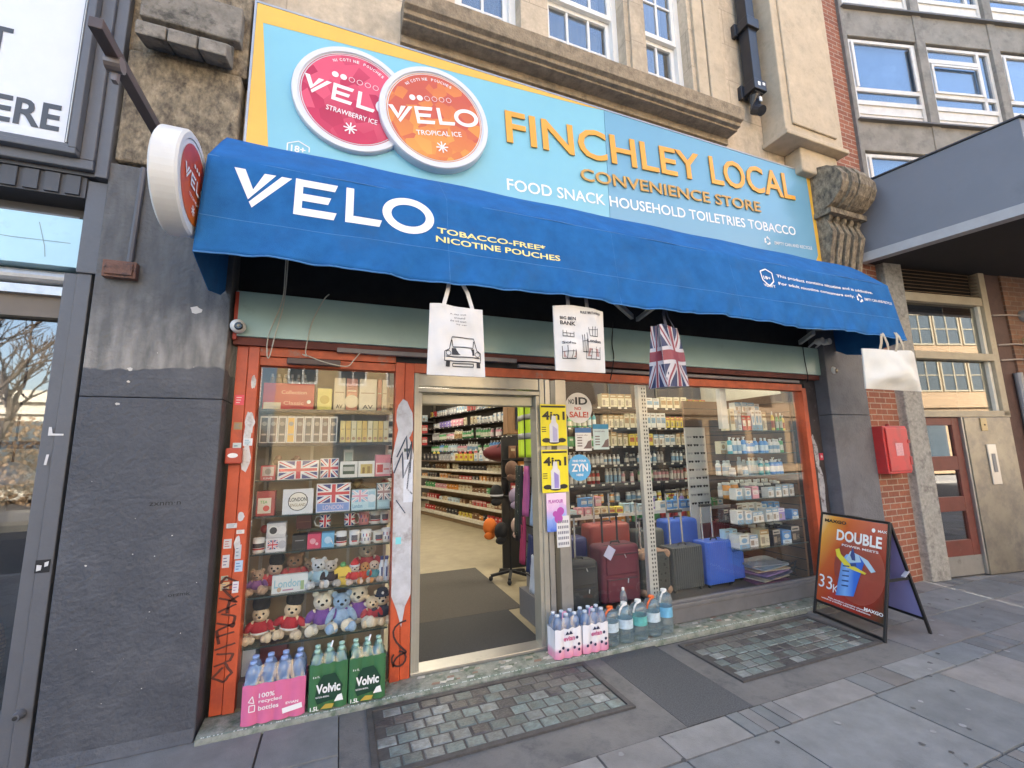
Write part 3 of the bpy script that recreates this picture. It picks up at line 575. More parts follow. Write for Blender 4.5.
# white sign board over that shop
ws = thing('sign_board', (-3, -.15, 4), 'large white sign board with grey capitals in a moulded frame above left shopfront', 'sign')
b = MB(); b.box(-6,-1.66,-.19,-.1,3.60,6); b.build('white_panel', M('white sign face', (.66,.69,.74), .4, var=.03), ws)
b = MB()
for (a, z, y0) in ((0,0,-.25),(.035,.04,-.22)): b.box(-6,-1.6-a,y0,-.1,3.52+z,3.56+z); b.box(-1.64-a,-1.6-a,y0,-.1,3.56+z,6)
b.box(-1.53,-1.465,-.175,.0,3.43,6); b.box(-6,-1.53,-.2,-.16,3.456,3.52); b.box(-1.6,-1.53,-.2,-.16,3.52,6); b.build('frame', m_gp, ws, .006)
b = MB(); b.box(-1.665,-1.66,-.225,-.19,3.6,6); b.build('frame_edge', M('bare alloy', (.55,.53,.48), .4, .4), ws)
g = MB(); g.text('HERE', (-2.19,-.19,3.68), X, Z, .18, .47, bold=.022); g.build('lettering', M('grey letters', (.06,.065,.075), .5), ws); g = MB(); g.text('T', (-2.12,-.19,4.14), X, Z, .175, .12, bold=.022)
g.build('lettering', M('grey letters', (.06,.065,.075), .5), ws)
# rusty junction box and pipe on the pier
t = thing('junction_box', (-1.33,-.15,2.83), 'rusty brown junction box at the foot of a thin conduit on the grey pier', 'junction box')
b = MB(); b.box(-1.42,-1.25,-.2,-.15,2.77,2.88); b.box(-1.405,-1.265,-.212,-.2,2.785,2.865)
for x in (-1.4,-1.27): b.lathe([(.01,0),(.01,-.012)], (x,-.2,2.825), 'Y', 8)
b.build('box', M('rust', (.17,.085,.06), .8, var=.4, sc=15, dirt=(.07,.05,.05), dsc=20, bump=.4), t, .005)
b = MB(); b.tube([(-1.3,-.165,2.88),(-1.285,-.165,3.55)], .017, 8); b.build('conduit', M('painted pipe', (.10,.1,.112), .5, var=.15), t)

# ================================================================== right neighbour
ga = R(8); GT = Matrix.Translation((6.70,-.12,0)) @ Matrix.Rotation(-ga, 4, 'Z')
def G(): mb = MB(); mb.T = GT; return mb
rb = thing('brick_entrance_building', (8, 0, 0), 'brick building with a recessed glazed red door and steel panel under a dark canopy', 'building')
m_brick = bricks('red brick', (.29,.105,.06), (.22,.08,.05), (.34,.27,.21), .215, .072, .007, .9, .5, dirt=(.15,.07,.05), dlo=.55, dhi=.8, dsc=3, var=.25, vsc=20)
b = MB(); b.box(6.0,6.66,-.1,.6,.0,13); b.box(5.98,6.2,-.06,.5,3.6,13); b.build('brick_wall', m_brick, rb)
b = G(); b.box(-.02,.29,-.07,.25,0,4.3); b.build('stone_jamb', M('granite jamb', (.30,.29,.26), .8, var=.3, sc=25, bump=.3, bsc=100, dirt=(.17,.16,.15), dsc=12), rb, .01)
b = MB(); b.box(6.655,6.69,-.14,-.05,3.6,12); b.tube([(6.64,-.13,0.5),(6.64,-.13,0.5)], .01) if 0 else None; b.build('render_strip', M('grey render', (.17,.165,.155), .9, var=.3, sc=8, bump=.4), rb)
b = G(); b.box(2.2,9,-.05,.5,0,4.4); b.build('brick_wall', bricks('brown brick', (.2,.1,.06), (.15,.08,.055), (.2,.15,.11), .215, .072, .007, .9, .5, var=.3, vsc=14), rb)
b = G(); b.box(1.86,2.195,-.03,.5,0,4.4); b.build('brown_pilaster', M('brown render', (.085,.045,.036), .7, var=.3, sc=8, bump=.3), rb, .006)
m_tan = M('tan frame', (.36,.31,.22), .55, var=.15, sc=6, dirt=(.25,.19,.12), dsc=6, dlo=.6, dhi=.8)
b = G(); b.box(1.74,1.855,-.06,.1,2.0,4.35); b.box(.29,1.74,-.05,.1,3.56,3.68); b.box(.29,1.735,-.07,.1,2.76,2.86); b.box(.29,1.86,-.06,.12,1.985,2.07); b.build('window_frame', m_tan, rb, .006)
b = G(); b.box(1.68,1.735,-.02,.05,2.07,2.76); b.box(1.68,1.735,-.02,.05,2.86,3.56); b.build('window_stile', M('white stile', (.6,.58,.5), .5), rb, .004)
b = G(); b.box(.29,1.68,.02,.026,2.07,3.56); b.build('window_pane', glass('right window glass', (.5,.53,.52), 2.8, 1.5), rb)
b = G(); b.box(.29,1.74,.9,.95,0,4.4); b.box(.25,1.9,.1,.95,0,.05); b.build('lobby_wall', M('lobby', (.25,.24,.2), .9, var=.2), rb)
b = G()
for k in range(13): b.add([(.29,-.03,3.70+k*.05),(1.74,-.03,3.70+k*.05),(1.74,.04,3.735+k*.05),(.29,.04,3.735+k*.05),(.29,-.03,3.71+k*.05),(1.74,-.03,3.71+k*.05),(1.74,.04,3.745+k*.05),(.29,.04,3.745+k*.05)], [(0,1,5,4),(4,5,6,7),(3,2,1,0)])
b.build('louvre', M('bronze louvre', (.16,.105,.06), .5, .3, var=.2), rb)
b = G(); b.box(.29,1.74,.06,.1,3.68,4.4); b.build('louvre_back', m_black, rb)
# the red framed door
m_dr = M('oxblood door', (.13,.032,.022), .45, var=.25, sc=6, dirt=(.2,.13,.1), dsc=9, dlo=.6, dhi=.8)
b = G(); b.box(.30,.36,-.02,.04,.08,1.985); b.box(.80,.93,-.02,.04,.08,1.985); b.box(.36,.8,-.02,.04,1.88,1.985)
for z0, z1 in ((1.30,1.48),(.79,.97),(.25,.44)): b.box(.36,.8,-.02,.04,z0,z1)
d = b.build('door', m_dr, rb, .005)
b = G(); b.box(.30,.93,-.024,.04,.02,.25); b.build('kick_plate', m_alu, d)
b = G(); b.box(.36,.8,.005,.011,.44,.79); b.box(.36,.8,.005,.011,.97,1.30); b.box(.36,.8,.005,.011,1.48,1.88); b.build('door_pane', glass('door glass', (.5,.52,.5), 4, 1.5), d)
b = G(); b.box(.935,.965,-.05,.04,.02,1.985); b.build('door_frame', m_alu, rb, .003)
b = G(); b.box(.97,1.83,-.06,.02,.01,1.98); sp_ = b.build('steel_panel', M('scuffed steel', (.33,.30,.24), .35, .7, var=.2, sc=3, dirt=(.2,.19,.18), dsc=4, dlo=.45, dhi=.7), rb, .004)
b = G(); b.box(1.28,1.44,-.075,-.06,1.1,1.62); q = b.build('intercom', M('brushed steel', (.62,.6,.56), .3, .8, var=.1), sp_, .006)
b = G(); b.box(1.33,1.39,-.08,-.0755,1.26,1.5)
b.build('keypad', M('keypad grey', (.2,.2,.2), .5), sp_)
b = G(); b.box(1.25,1.36,-.072,-.06,1.8,1.97); b.build('access_box', M('gold plate', (.45,.36,.2), .4, .5), sp_, .004)
b = G(); b.tube([(1.305,-.075,1.88),(1.305,-.078,1.88)], .012); b.build('keyhole', m_black, sp_)
for k, (z, kind) in enumerate(((3.45,0),(3.02,1),(2.8,0))):
    t = thing('wall_light' if kind == 0 else 'meter_box', GT @ Vector((2.55,-.05,z)), ['round grey bulkhead light high on the brown brick wall at the right edge','square yellowish junction box on the brown brick wall between two bulkhead lights','round grey bulkhead light lowest on the brown brick wall at the right edge'][k], ['light','box','light'][k])
    b = G()
    if kind == 0: b.lathe([(.09,0),(.09,-.03),(.075,-.08),(.05,-.1)], (2.5,-.05,z), 'Y', 18)
    else: b.box(2.4,2.56,-.14,-.05,z-.12,z+.1)
    b.build('housing', M('fitting grey' if kind == 0 else 'fitting tan', (.25,.25,.25) if kind == 0 else (.35,.3,.17), .5), t, .004)
    b = G(); b.tube([(1.9,-.045,z-.02),(2.2,-.065,z),(2.42,-.07,z)], .012); b.build('conduit', M('conduit pink grey', (.35,.3,.27), .5), t)
b = G(); b.tube([(2.12,-.08,2.6),(2.14,-.08,1.6),(2.16,-.08,0)], .045, 10); tag(b.build('downpipe', M('grey pipe', (.28,.28,.29), .4, var=.1)), 'grey plastic downpipe on the brown pilaster at the right edge', 'downpipe')
# the canopy
t = thing('entrance_canopy', (7.5,-.8,4.5), 'big dark grey box canopy jutting out over the right hand entrance', 'canopy')
m_can = M('slate cladding', (.135,.145,.168), .32, var=.08, sc=2, dirt=(.085,.09,.1), dsc=2, dlo=.55, dhi=.9)
b = MB(); b.prism([(6.27,-.13),(6.62,-1.6),(12.5,-2.35),(12.5,.3),(6.27,.3)][::-1], (0,0,5.05), X, -Y, Vector((0,0,-1.0)) * -1 * -1) if 0 else None
poly = [(6.27,-.14),(6.60,-1.62),(12.5,-2.4),(12.5,.1),(6.27,.1)]
def hprism(mb, poly, z0, z1, m=0):
    n = len(poly); vs = [(x,y,z0) for x,y in poly]+[(x,y,z1) for x,y in poly]
    return mb.add(vs, [tuple(range(n))[::-1], tuple(range(n,2*n))]+[(i,(i+1)%n,n+(i+1)%n,n+i) for i in range(n)], m)
hprism(b, poly, 4.12, 5.06); b.build('cladding', m_can, t, .004)
b = MB(); hprism(b, [(6.25,-.14),(6.585,-1.64),(12.5,-2.42),(12.5,-2.3),(6.69,-1.53),(6.37,-.14)], 4.0, 4.118); b.build('lower_trim', M('pale trim', (.33,.34,.35), .4, var=.1), t, .004)
b = MB(); hprism(b, [(6.25,-.14),(6.585,-1.64),(12.5,-2.42),(12.5,.1),(6.25,.1)], 5.062, 5.08); b.build('coping', M('dark coping', (.03,.03,.035), .5), t)
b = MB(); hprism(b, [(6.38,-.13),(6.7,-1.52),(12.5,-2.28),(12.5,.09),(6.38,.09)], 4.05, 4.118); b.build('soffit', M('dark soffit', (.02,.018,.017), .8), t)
# the office block set back behind the canopy
ua = R(14.6); UT = Matrix.Translation((9.79,1.5,0)) @ Matrix.Rotation(-ua, 4, 'Z')
def U(): mb = MB(); mb.T = UT; return mb
ob = thing('concrete_block', (12, 3, 0), 'grey concrete block with rows of white framed windows rising behind the canopy', 'building')
m_conc = M('grimy concrete', (.23,.22,.195), .9, var=.25, sc=3, bump=.3, bsc=60, dirt=(.11,.105,.095), dsc=2.5, dlo=.5, dhi=.75)
b = U(); b.box(-.0,14,.28,9,0,14); b.build('core', M('block core', (.1,.1,.1), .9), ob)
zr = [5.66, 8.44, 11.22]
b = U()
for k in range(8):
    u = -.02+k*1.96 if k else 0
    b.box(-.06+k*1.94, .16+k*1.94, -.02, .28, 0, 14)
for z in zr: b.box(-.06,14,.0,.28,z-.72,z-.02)
b.build('concrete_frame', m_conc, ob, .01)
b = U()
for z in zr: b.box(.1,14,-.09,.02,z-.05,z-.015)
b.build('window_ledge', M('ledge lead', (.1,.1,.1), .6), ob)
m_upvc = M('white window frame', (.62,.61,.57), .45, var=.12, sc=5, dirt=(.4,.38,.34), dsc=6, dlo=.6, dhi=.8); m_upan = glass('block pane', (.6,.7,.8), 3, 1.5); m_curt = M('pale blind', (.58,.66,.74), .8, var=.2, sc=2)
for z in zr:
    for k in range(4):
        a = .19+k*1.94; e = a+1.69; h = 2.02; f = U(); y0, y1 = .05, .13
        f.box(a,a+.07,y0,y1,z,z+h); f.box(e-.07,e,y0,y1,z,z+h); f.box(a+.07,e-.07,y0,y1,z+h-.07,z+h); f.box(a+.07,e-.07,y0,y1,z+.42,z+.52); f.box(a+.07,e-.07,y0,y1,z,z+.07)
        f.box(a+.07,e-.07,y0+.03,y1,z+.07,z+.42); f.box(a+.07,e-.07,y0+.01,y1,z+.2,z+.24)
        f.box(a+.07,e-.07,y0,y1,z+.74,z+.83)
        if k % 2: f.box(e-.36,e-.29,y0,y1,z+.52,z+h-.07); f.box(a+.07,e-.36,y0,y1,z+h-.4,z+h-.3); f.box(a+.12,e-.4,y0-.03,y0,z+.83,z+.88); f.box(a+.12,e-.4,y0-.03,y0,z+1.52,z+1.57); f.box(a+.08,a+.13,y0-.03,y0,z+.83,z+1.57); f.box(e-.42,e-.37,y0-.03,y0,z+.83,z+1.57)
        else: f.box(a+.08,a+.14,y0-.03,y0,z+.83,z+1.94); f.box(e-.14,e-.08,y0-.03,y0,z+.83,z+1.94)
        wd = f.build('window', m_upvc, ob)
        U().box(a+.07,e-.07,y0+.035,y0+.04,z+.52,z+h-.07).build('pane', m_upan, wd)
        U().box(a,e,.2,.22,z+.4,z+h).build('blind', m_curt, wd)

# ================================================================== across the street: what the glass reflects
def facing(name, label, x0, x1, y, h, mat, fl, bays, mw, dep=10, fm=None):
    t = thing(name, ((x0+x1)/2, y, 0), label, 'building'); b = MB(); b.box(x0,x1,y-dep,y,0,h)
    b.box(x0-.1,x1+.1,y,y+.35,h-.5,h); b.box(x0,x1,y,y+.15,3.6,4.1); b.build('wall', mat, t)
    dx = (x1-x0)/bays
    for f in range(fl):
        z0 = 4.6+f*(h-5.2)/fl
        for k in range(bays):
            a = x0+dx*(k+.5); w_ = MB(); hw = dx*mw/2; hh = (h-5.2)/fl*.62
            w_.box(a-hw-.08,a+hw+.08,y,y+.06,z0-.08,z0); w_.box(a-hw-.08,a+hw+.08,y,y+.06,z0+hh,z0+hh+.08); w_.box(a-hw-.08,a-hw,y,y+.06,z0,z0+hh); w_.box(a+hw,a+hw+.08,y,y+.06,z0,z0+hh); w_.box(a-.03,a+.03,y+.01,y+.05,z0,z0+hh); w_.box(a-hw,a+hw,y+.01,y+.045,z0+hh*.5,z0+hh*.5+.05)
            wd = w_.build('window', fm or m_white, t); MB().box(a-hw,a+hw,y+.005,y+.012,z0,z0+hh).build('pane', M('far pane', (.05,.07,.09), .1), wd)
    for k in range(bays//2):
        a = x0+dx*2*(k+.5); MB().box(a+.3,a+2*dx-.3,y+.005,y+.05,.5,3.3).build('shop_window', M('far pane'), t)
facing('stone_terrace', 'pale stone terrace across the street, seen only in reflections of the shop windows', -2.5, 11, -16, 13, bricks('far stone', (.5,.37,.2), (.45,.33,.18), (.3,.25,.18), 1.0, .4, .008, var=.15), 3, 7, .5)
facing('brick_offices', 'tan brick offices across the street, seen only in the entrance window reflection', 12, 40, -17, 16, bricks('far tan brick', (.32,.22,.13), (.28,.19,.11), (.3,.25,.2), .3, .1, .01, var=.15), 4, 16, .84, fm=M('far grey frame', (.3,.27,.2), .6))
facing('low_cottage', 'low pale house across the street, seen only in the left window reflection', -17, -11.5, -21.5, 4.6, M('far render', (.5,.47,.4), .8), 1, 3, .4)
# bare tree over there
r = random.Random(4); tr = thing('bare_tree', (-9.3,-13.6,0), 'leafless street tree across the road, seen only in the left window reflection', 'tree'); b = MB()
def limb(p, d, ln, rad, dep):
    q = p+d*ln; mid = p.lerp(q, .5)+Vector((r.uniform(-1,1), r.uniform(-1,1), 0))*ln*.06; b.tube([p, mid, q], [rad, rad*.85, rad*.7], 5)
    if dep == 0: return
    for k in range(3 if dep > 1 else 4):
        nd = (d+Vector((r.uniform(-1,1), r.uniform(-1,1), r.uniform(-.35,.6)))*.75).normalized(); limb(p.lerp(q, r.uniform(.6,1)), nd, ln*r.uniform(.6,.82), rad*.58, dep-1)
limb(Vector((-9.3,-13.6,0)), Vector((.03,0,1)), 2.6, .17, 5); b.build('limbs', M('bark', (.08,.06,.045), .9, var=.3), tr)
hd = MB(); r = random.Random(6)
for k in range(15000):
    x = r.uniform(-26,-3); y = r.uniform(-20.5,-18); z = r.uniform(0,2.9+.5*math.sin(x*.9)); a = r.uniform(0,6.28); s = r.uniform(.02,.06); u = Vector((math.cos(a),math.sin(a),r.uniform(-.5,.5)))*s; v = Vector((-math.sin(a)*.4,math.cos(a)*.4,1))*s; c = Vector((x,y,z))
    hd.quad(c-u-v,c+u-v,c+u+v,c-u+v)
tag(hd.build('hedge', M('winter hedge', (.17,.11,.06), .9, var=.5, sc=2)), 'brown winter hedge across the road, seen only in the left window reflection', 'hedge')
# ================================================================== fascia sign
m_wl = M('white vinyl', (.8,.8,.8), .35, var=.02)
def velo(mb, P, m=0, sc=1):
    """The wide four letter mark: V with a doubled right stroke, E, L, O; P maps letter units (height 1) to space."""
    def f(pts): mb.add([P(a, c) for a, c in pts], [tuple(range(len(pts)))], m)
    f([(0,1),(.22,1),(.42,.48),(.34,.2)]); f([(.42,.48),(.62,1),(.84,1),(.34,.2)][::1]) if 0 else f([(.34,.2),(.42,.48),(.62,.96),(.86,.96)][::-1])
    f([(.43,0),(.36,.14),(.98,.96),(1.2,.96)][::-1]); 
    f([(1.28,0),(1.28,1),(1.45,1),(1.45,0)][::-1])
    for z0, e in ((0,2.22),(.4,2.08),(.8,2.22)): f([(1.45,z0),(e-.06,z0),(e,z0+.2),(1.45,z0+.2)])
    f([(2.42,0),(2.6,0),(2.6,1),(2.42,1)]); f([(2.6,0),(3.22,0),(3.28,.2),(2.6,.2)])
    n = 36; c = 3.95; o = []; q = []
    for k in range(n): a = 2*math.pi*k/n; o.append(P(c+.66*math.cos(a), .5+.54*math.sin(a))); q.append(P(c+.44*math.cos(a), .5+.33*math.sin(a)))
    mb.add(o+q, [(k,(k+1)%n,n+(k+1)%n,n+k) for k in range(n)], m)
def arc_text(mb, st, cx, cz, rad, h, y, a0, a1, m=0):
    n = len(st)
    for k, ch in enumerate(st):
        if ch == ' ': continue
        a = a0+(a1-a0)*k/(n-1); ux = Vector((math.sin(a), 0, -math.cos(a))); uy = Vector((math.cos(a), 0, math.sin(a)))
        o = Vector((cx,y,cz))+uy*rad-ux*h*.4; mb.text(ch, o, ux, uy, h, h*.75 if ch != 'I' else h*.2, m, lift=.003, bold=.02)
def recycle(mb, P, s, m=0):
    for k in range(3):
        a0 = k*2.094+.3; pts = [P(s*math.cos(a0+i*.22), s*math.sin(a0+i*.22)) for i in range(6)]; q = [P(s*.62*math.cos(a0+i*.22), s*.62*math.sin(a0+i*.22)) for i in range(6)]
        mb.add(pts+q, [(i,i+1,7+i,6+i) for i in range(5)], m)
        a = a0+1.1; mb.add([P(s*1.3*math.cos(a), s*1.3*math.sin(a)), P(s*.9*math.cos(a+.55), s*.9*math.sin(a+.55)), P(s*.35*math.cos(a), s*.35*math.sin(a))], [(0,1,2)], m)
sg = thing('fascia_sign', (2.4,-.1,4.5), 'long cyan shop fascia sign with raised orange lettering and two round tin badges', 'sign')
m_cy = M('cyan print', (.22,.51,.63), .22, var=.03, sc=2); m_cy2 = M('sky tinted cyan print', (.165,.37,.53), .2, var=.03, sc=2); m_yl = M('yellow print', (.78,.47,.07), .25, var=.04)  # right panel's bluer cyan has the sky's reflection put into its colour
b = MB(); b.box(-.73,2.408,-.12,-.04,3.86,5.12); pa = b.build('panel', m_cy, sg, .002)
b = MB(); b.box(2.412,5.53,-.12,-.04,3.86,5.12); b.build('panel', m_cy2, sg, .002)
b = MB(); b.poly([(-.73,3.86),(-.58,3.86),(-.68,4.95),(-.68,4.955),(2.2,5.1),(2.4,5.118),(-.728,5.118)], (0,-.12,0), X, Z, lift=.002); b.build('yellow_border', m_yl, sg); b = MB(); b.poly([(5.445,5.1),(5.475,4.0),(5.4,3.87),(5.528,3.87),(5.528,5.118)], (0,-.12,0), X, Z, lift=.002); b.build('yellow_border', m_yl, sg)
b = MB(); b.box(-.745,5.545,-.125,-.03,5.12,5.135); b.box(-.745,-.73,-.125,-.03,3.86,5.12); b.box(5.53,5.545,-.125,-.03,3.86,5.12); b.build('edge_trim', M('pale edging', (.4,.42,.45), .4, .5), sg)
m_or = M('orange letters', (.80,.36,.03), .32, var=.05, sc=3)
TX = Vector((math.cos(R(3.2)),0,math.sin(R(3.2)))); TZ = Vector((-math.sin(R(3.2)),0,math.cos(R(3.2))))
b = MB(); b.text('FINCHLEY', (1.32,-.13,4.455), TX, TZ, .33, 2.33, 0, .012, .015); b.build('main_lettering', m_or, sg); b = MB(); b.text('LOCAL', (3.80,-.13,4.594), TX, TZ, .345, 1.37, 0, .012, .015); b.build('main_lettering', m_or, sg)
b = MB(); b.text('CONVENIENCE STORE', (2.09,-.13,4.25), TX, TZ, .13, 2.45, 0, .015, .03); b.build('second_lettering', M('ochre letters', (.55,.3,.06), .35, var=.05), sg)
b = MB(); b.text('FOOD SNACK HOUSEHOLD TOILETRIES TOBACCO', (1.32,-.12,3.985), TX, TZ, .115, 3.80, 0, .012, .0)
b.build('white_lettering', m_wl, sg); b = MB(); b.text('EMPTY CAN AND RECYCLE', (4.72,-.12,4.02), TX, TZ, .04, .66, 0, .01); recycle(b, lambda a, c: (4.6+a, -.124, 4.045+c), .05)
b.build('recycling_mark', m_wl, sg); b = MB(); b.text('18+', (-.435,-.12,3.925), X, Z, .055, .1, 0, .02); b.line([(-.46,3.985),(-.385,4.02),(-.31,3.985),(-.31,3.945)], .008, (0,-.12,0), X, Z, 0, .003); b.line([(-.46,3.985),(-.46,3.915),(-.34,3.915)], .008, (0,-.12,0), X, Z, 0, .003)
b.build('age_mark', m_wl, sg)
def badge(cx, cz, rd, yb, yf, ca, flav, mats):
    t = MB(); t.lathe([(rd*.985,0),(rd,.006),(rd,yb-yf-.02),(rd*.97,yb-yf),(rd*.965,yb-yf)], (cx,yb,cz), 'Y', 64); 
    t = MB(); n = 64
    for (ra, ya, rb_, yb2) in ((rd,yb,rd,yf+.015),(rd,yf+.015,rd*.985,yf),(rd*.985,yf,rd*.90,yf),(rd*.90,yf,rd*.885,yf+.012)):
        p = [(cx+ra*math.cos(2*math.pi*k/n), ya, cz+ra*math.sin(2*math.pi*k/n)) for k in range(n)]+[(cx+rb_*math.cos(2*math.pi*k/n), yb2, cz+rb_*math.sin(2*math.pi*k/n)) for k in range(n)]
        t.add(p, [(k,(k+1)%n,n+(k+1)%n,n+k)[::-1] for k in range(n)])
    o = t.build('round_badge', M('badge white', (.66,.68,.72), .3, var=.03), sg)
    f = MB(); f.disc((cx,yf+.012,cz), X, Z, rd*.885, lift=0, n=64); f.build('badge_face', M('badge white'), o)
    f = MB(); f.disc((cx,yf+.012,cz), X, Z, rd*.84, lift=.002, n=64); f.build('badge_print', mats[0], o)
    f = MB(); f.disc((cx,yf+.012,cz), X, Z, rd*.868, 0, .002, 64, rd*.856); f.build('badge_ring', mats[1], o)
    q = MB(); y = yf+.012; k = rd*.33; q.T = Matrix.Translation((cx,0,cz)) @ Matrix.Rotation(-ca, 4, 'Y') @ Matrix.Translation((-cx,0,-cz)); velo(q, lambda a, c: (cx-rd*.82+a*k*1.08, y-.005, cz-rd*.14+c*k))
    q.text(flav, (cx-rd*.42,y,cz-rd*.36), X, Z, rd*.095, rd*.84, 0, .01, lift=.005)
    arc_text(q, 'NICOTINE POUCHES', cx, cz, rd*.72, rd*.055, y-.002, 2.15, 1.0)
    for i in range(6):
        x = cx-rd*.36+i*rd*.135
        if i < 2: q.disc((x,y,cz+rd*.36), X, Z, rd*.055, 0, .005, 18)
        else: q.disc((x,y,cz+rd*.36), X, Z, rd*.05, 0, .005, 18, rd*.042)
    for i in range(4): q.line([(cx+rd*.11*math.cos(i*.785), cz-rd*.58+rd*.11*math.sin(i*.785)),(cx-rd*.11*math.cos(i*.785), cz-rd*.58-rd*.11*math.sin(i*.785))], rd*.022, (0,y,0), X, Z, 0, .005+.0004*i)
    q.build('badge_lettering', m_wl, o)
badge(.0, 4.47, .46, -.12, -.165, R(-5), 'STRAWBERRY ICE', (gradmat('berry facets', [(0,'B5304E'),(.35,'C2284F'),(.7,'B01C42'),(1,'D8506A')], 'Z', 3.9, 5.3, .3, .75, 9), M('berry ring', (.5,.05,.1), .4)))
badge(.65, 4.465, .468, -.12, -.205, R(12), 'TROPICAL ICE', (gradmat('citrus facets', [(0,'E2B252'),(.4,'D99038'),(.75,'CE6C36'),(1,'C2553A')], 'Z', 3.9, 5.3, .3, .7, 9), M('citrus ring', (.6,.2,.03), .4)))
# ================================================================== awning
aw = thing('shop_awning', (2.4,-.4,3.2), 'long blue canvas awning with white lettering over the shop front', 'awning')
m_can_b = M('blue canvas', (.018,.122,.345), .9, var=.22, sc=6, bump=.35, bsc=300, spec=.2, dirt=(.03,.105,.25), dsc=4.5, dlo=.5, dhi=.85)
P2, P3 = Vector((0,-.76,3.365)), Vector((0,-.82,2.965)); pd = (P2-P3).normalized(); pn = X.cross(pd)
XA, XB = -.77, 5.53
def wav(x, v): return .0035*math.sin(x*5.1+v*3)+.0025*math.sin(x*13.3+2*v)+.003*math.sin(x*2.1+v*9)
def awn(x, v, l=0): return P3+pd*v+X*x+pn*(l+wav(x, v))
PR = [(-.1,3.66),(-.28,3.72),(-.43,3.715),(-.52,3.63),(-.64,3.50),(-.76,3.365)]
def prof(x, t):
    if t <= 5: i = min(int(t), 4); f = t-i; a, c = PR[i], PR[i+1]; return Vector((x, a[0]+(c[0]-a[0])*f, a[1]+(c[1]-a[1])*f+.004*math.sin(x*7+t)))
    if t <= 9: return awn(x, .405*(9-t)/4)
    s = (t-9)/4; sag = .022*math.sin(x*1.9+.5)**2*s; rp_ = s*(.015*math.sin(x*9+1.2*math.sin(x*2.3))+.010*math.sin(x*21+3*s)+.006*math.sin(x*37+s*5))
    e = min(1, min(x-XA, XB-x)/.25)
    return Vector((x, -.82-.035*s-rp_*e+wav(x, 0)*-(1-s), 2.965-.215*s-sag))
b = MB(); b.grid(lambda u, v: prof(XA+(XB-XA)*u, v*13), 300, 26); cl = b.build('canvas', m_can_b, aw, smooth=True)
so = cl.modifiers.new('thick', 'SOLIDIFY'); so.thickness = .004; so.offset = -1
for xs, sgn in ((XA,-1),(XB,1)):
    b = MB(); pts = [prof(xs, t*.5) for t in range(27)]; low = [Vector((xs+sgn*.01,-.66,2.70)), Vector((xs+sgn*.015,-.46,2.655)), Vector((xs,-.26,2.70)), Vector((xs,-.1,2.80))]
    b.add(pts+low, [tuple(range(len(pts)+4))]); o = b.build('side_flap', m_can_b, aw); so = o.modifiers.new('thick', 'SOLIDIFY'); so.thickness = .004
b = MB()
for v in (.405, .0): b.tube([awn(XA+(XB-XA)*k/120, v, .002) for k in range(121)], .0035, 5)
b.tube([prof(XA+(XB-XA)*k/160, 13)+Vector((0,-.002,0)) for k in range(161)], .005, 5)
for xs in (.62, 1.95, 3.2, 4.45): b.tube([prof(xs, t*.5)+Vector((0,-.0015,.0005)) for t in range(27)], .003, 5)
b.build('seam', M('seam thread', (.06,.2,.47), .7), aw)
b = MB(); W = lambda x0, v0: (lambda a, c: awn(x0+a, v0+c, .006))
velo(b, lambda a, c: awn(-.635+a*.252, .095+c*.255, .007)); vl = b.build('brand_lettering', m_wl, aw)
b = MB()
def awt(s, x, v, h, w, bold): b.text(s, (0,0,0), X, Z, h, w, 0, bold, warp=lambda a, c, l: awn(x+a, v+c, .007))
awt('TOBACCO-FREE*', .545, .125, .047, .80, .02); awt('NICOTINE POUCHES', .535, .055, .047, .92, .02)
b.build('strapline', M('cream vinyl', (.78,.70,.26), .5), aw)
b = MB(); awt('This product contains nicotine and is addictive.', 3.76, .245, .04, 1.42, .015); awt('For adult nicotine consumers only.', 3.76, .165, .04, 1.1, .015); awt('EMPTY CAN AND RECYCLE', 5.02, .165, .03, .46, .01); awt('VERIFY', 3.56, .135, .03, .15, .01); awt('18+', 3.585, .215, .035, .09, .02)
recycle(b, lambda a, c: awn(4.94+a, .18+c, .007), .045)
sh = [(-.075,.06),(0,.09),(.075,.06),(.07,-.03),(0,-.085),(-.07,-.03),(-.075,.06)]
b.line([(3.63+a, .23+c) for a, c in sh], .012, awn(0,0,.009)-X*0, X, pd, 0, 0); b.build('small_print', m_wl, aw)
b = MB(); b.box(XA+.02,XB-.02,-.40,-.06,3.52,3.66); b.lathe([(.07,0),(.07,XB-XA-.1)], (XA+.05,-.25,3.44), 'X', 12); b.build('cassette', m_black, aw)
b = MB()
for x in (1.0, 3.0):
    pass
for a, c, e in (((2.6,-.12,2.92),(2.2,-.42,2.93),(2.62,-.78,2.84)), ((4.95,-.12,2.84),(4.7,-.45,2.85),(5.35,-.78,2.83))): b.bar(a, c, .035, .05); b.bar((c[0],c[1],c[2]+.05), (e[0],e[1],e[2]+.05), .03, .045)
b.bar((2.66,-.12,2.9),(2.45,-.7,2.86),.03,.04); b.build('folding_arm', M('grey arm', (.42,.43,.43), .4, .3), aw, .004)
b = MB(); b.bar((XA+.03,-.80,2.85),(XB-.03,-.80,2.85),.03,.05); b.build('front_bar', M('front bar', (.06,.08,.12), .5), aw)
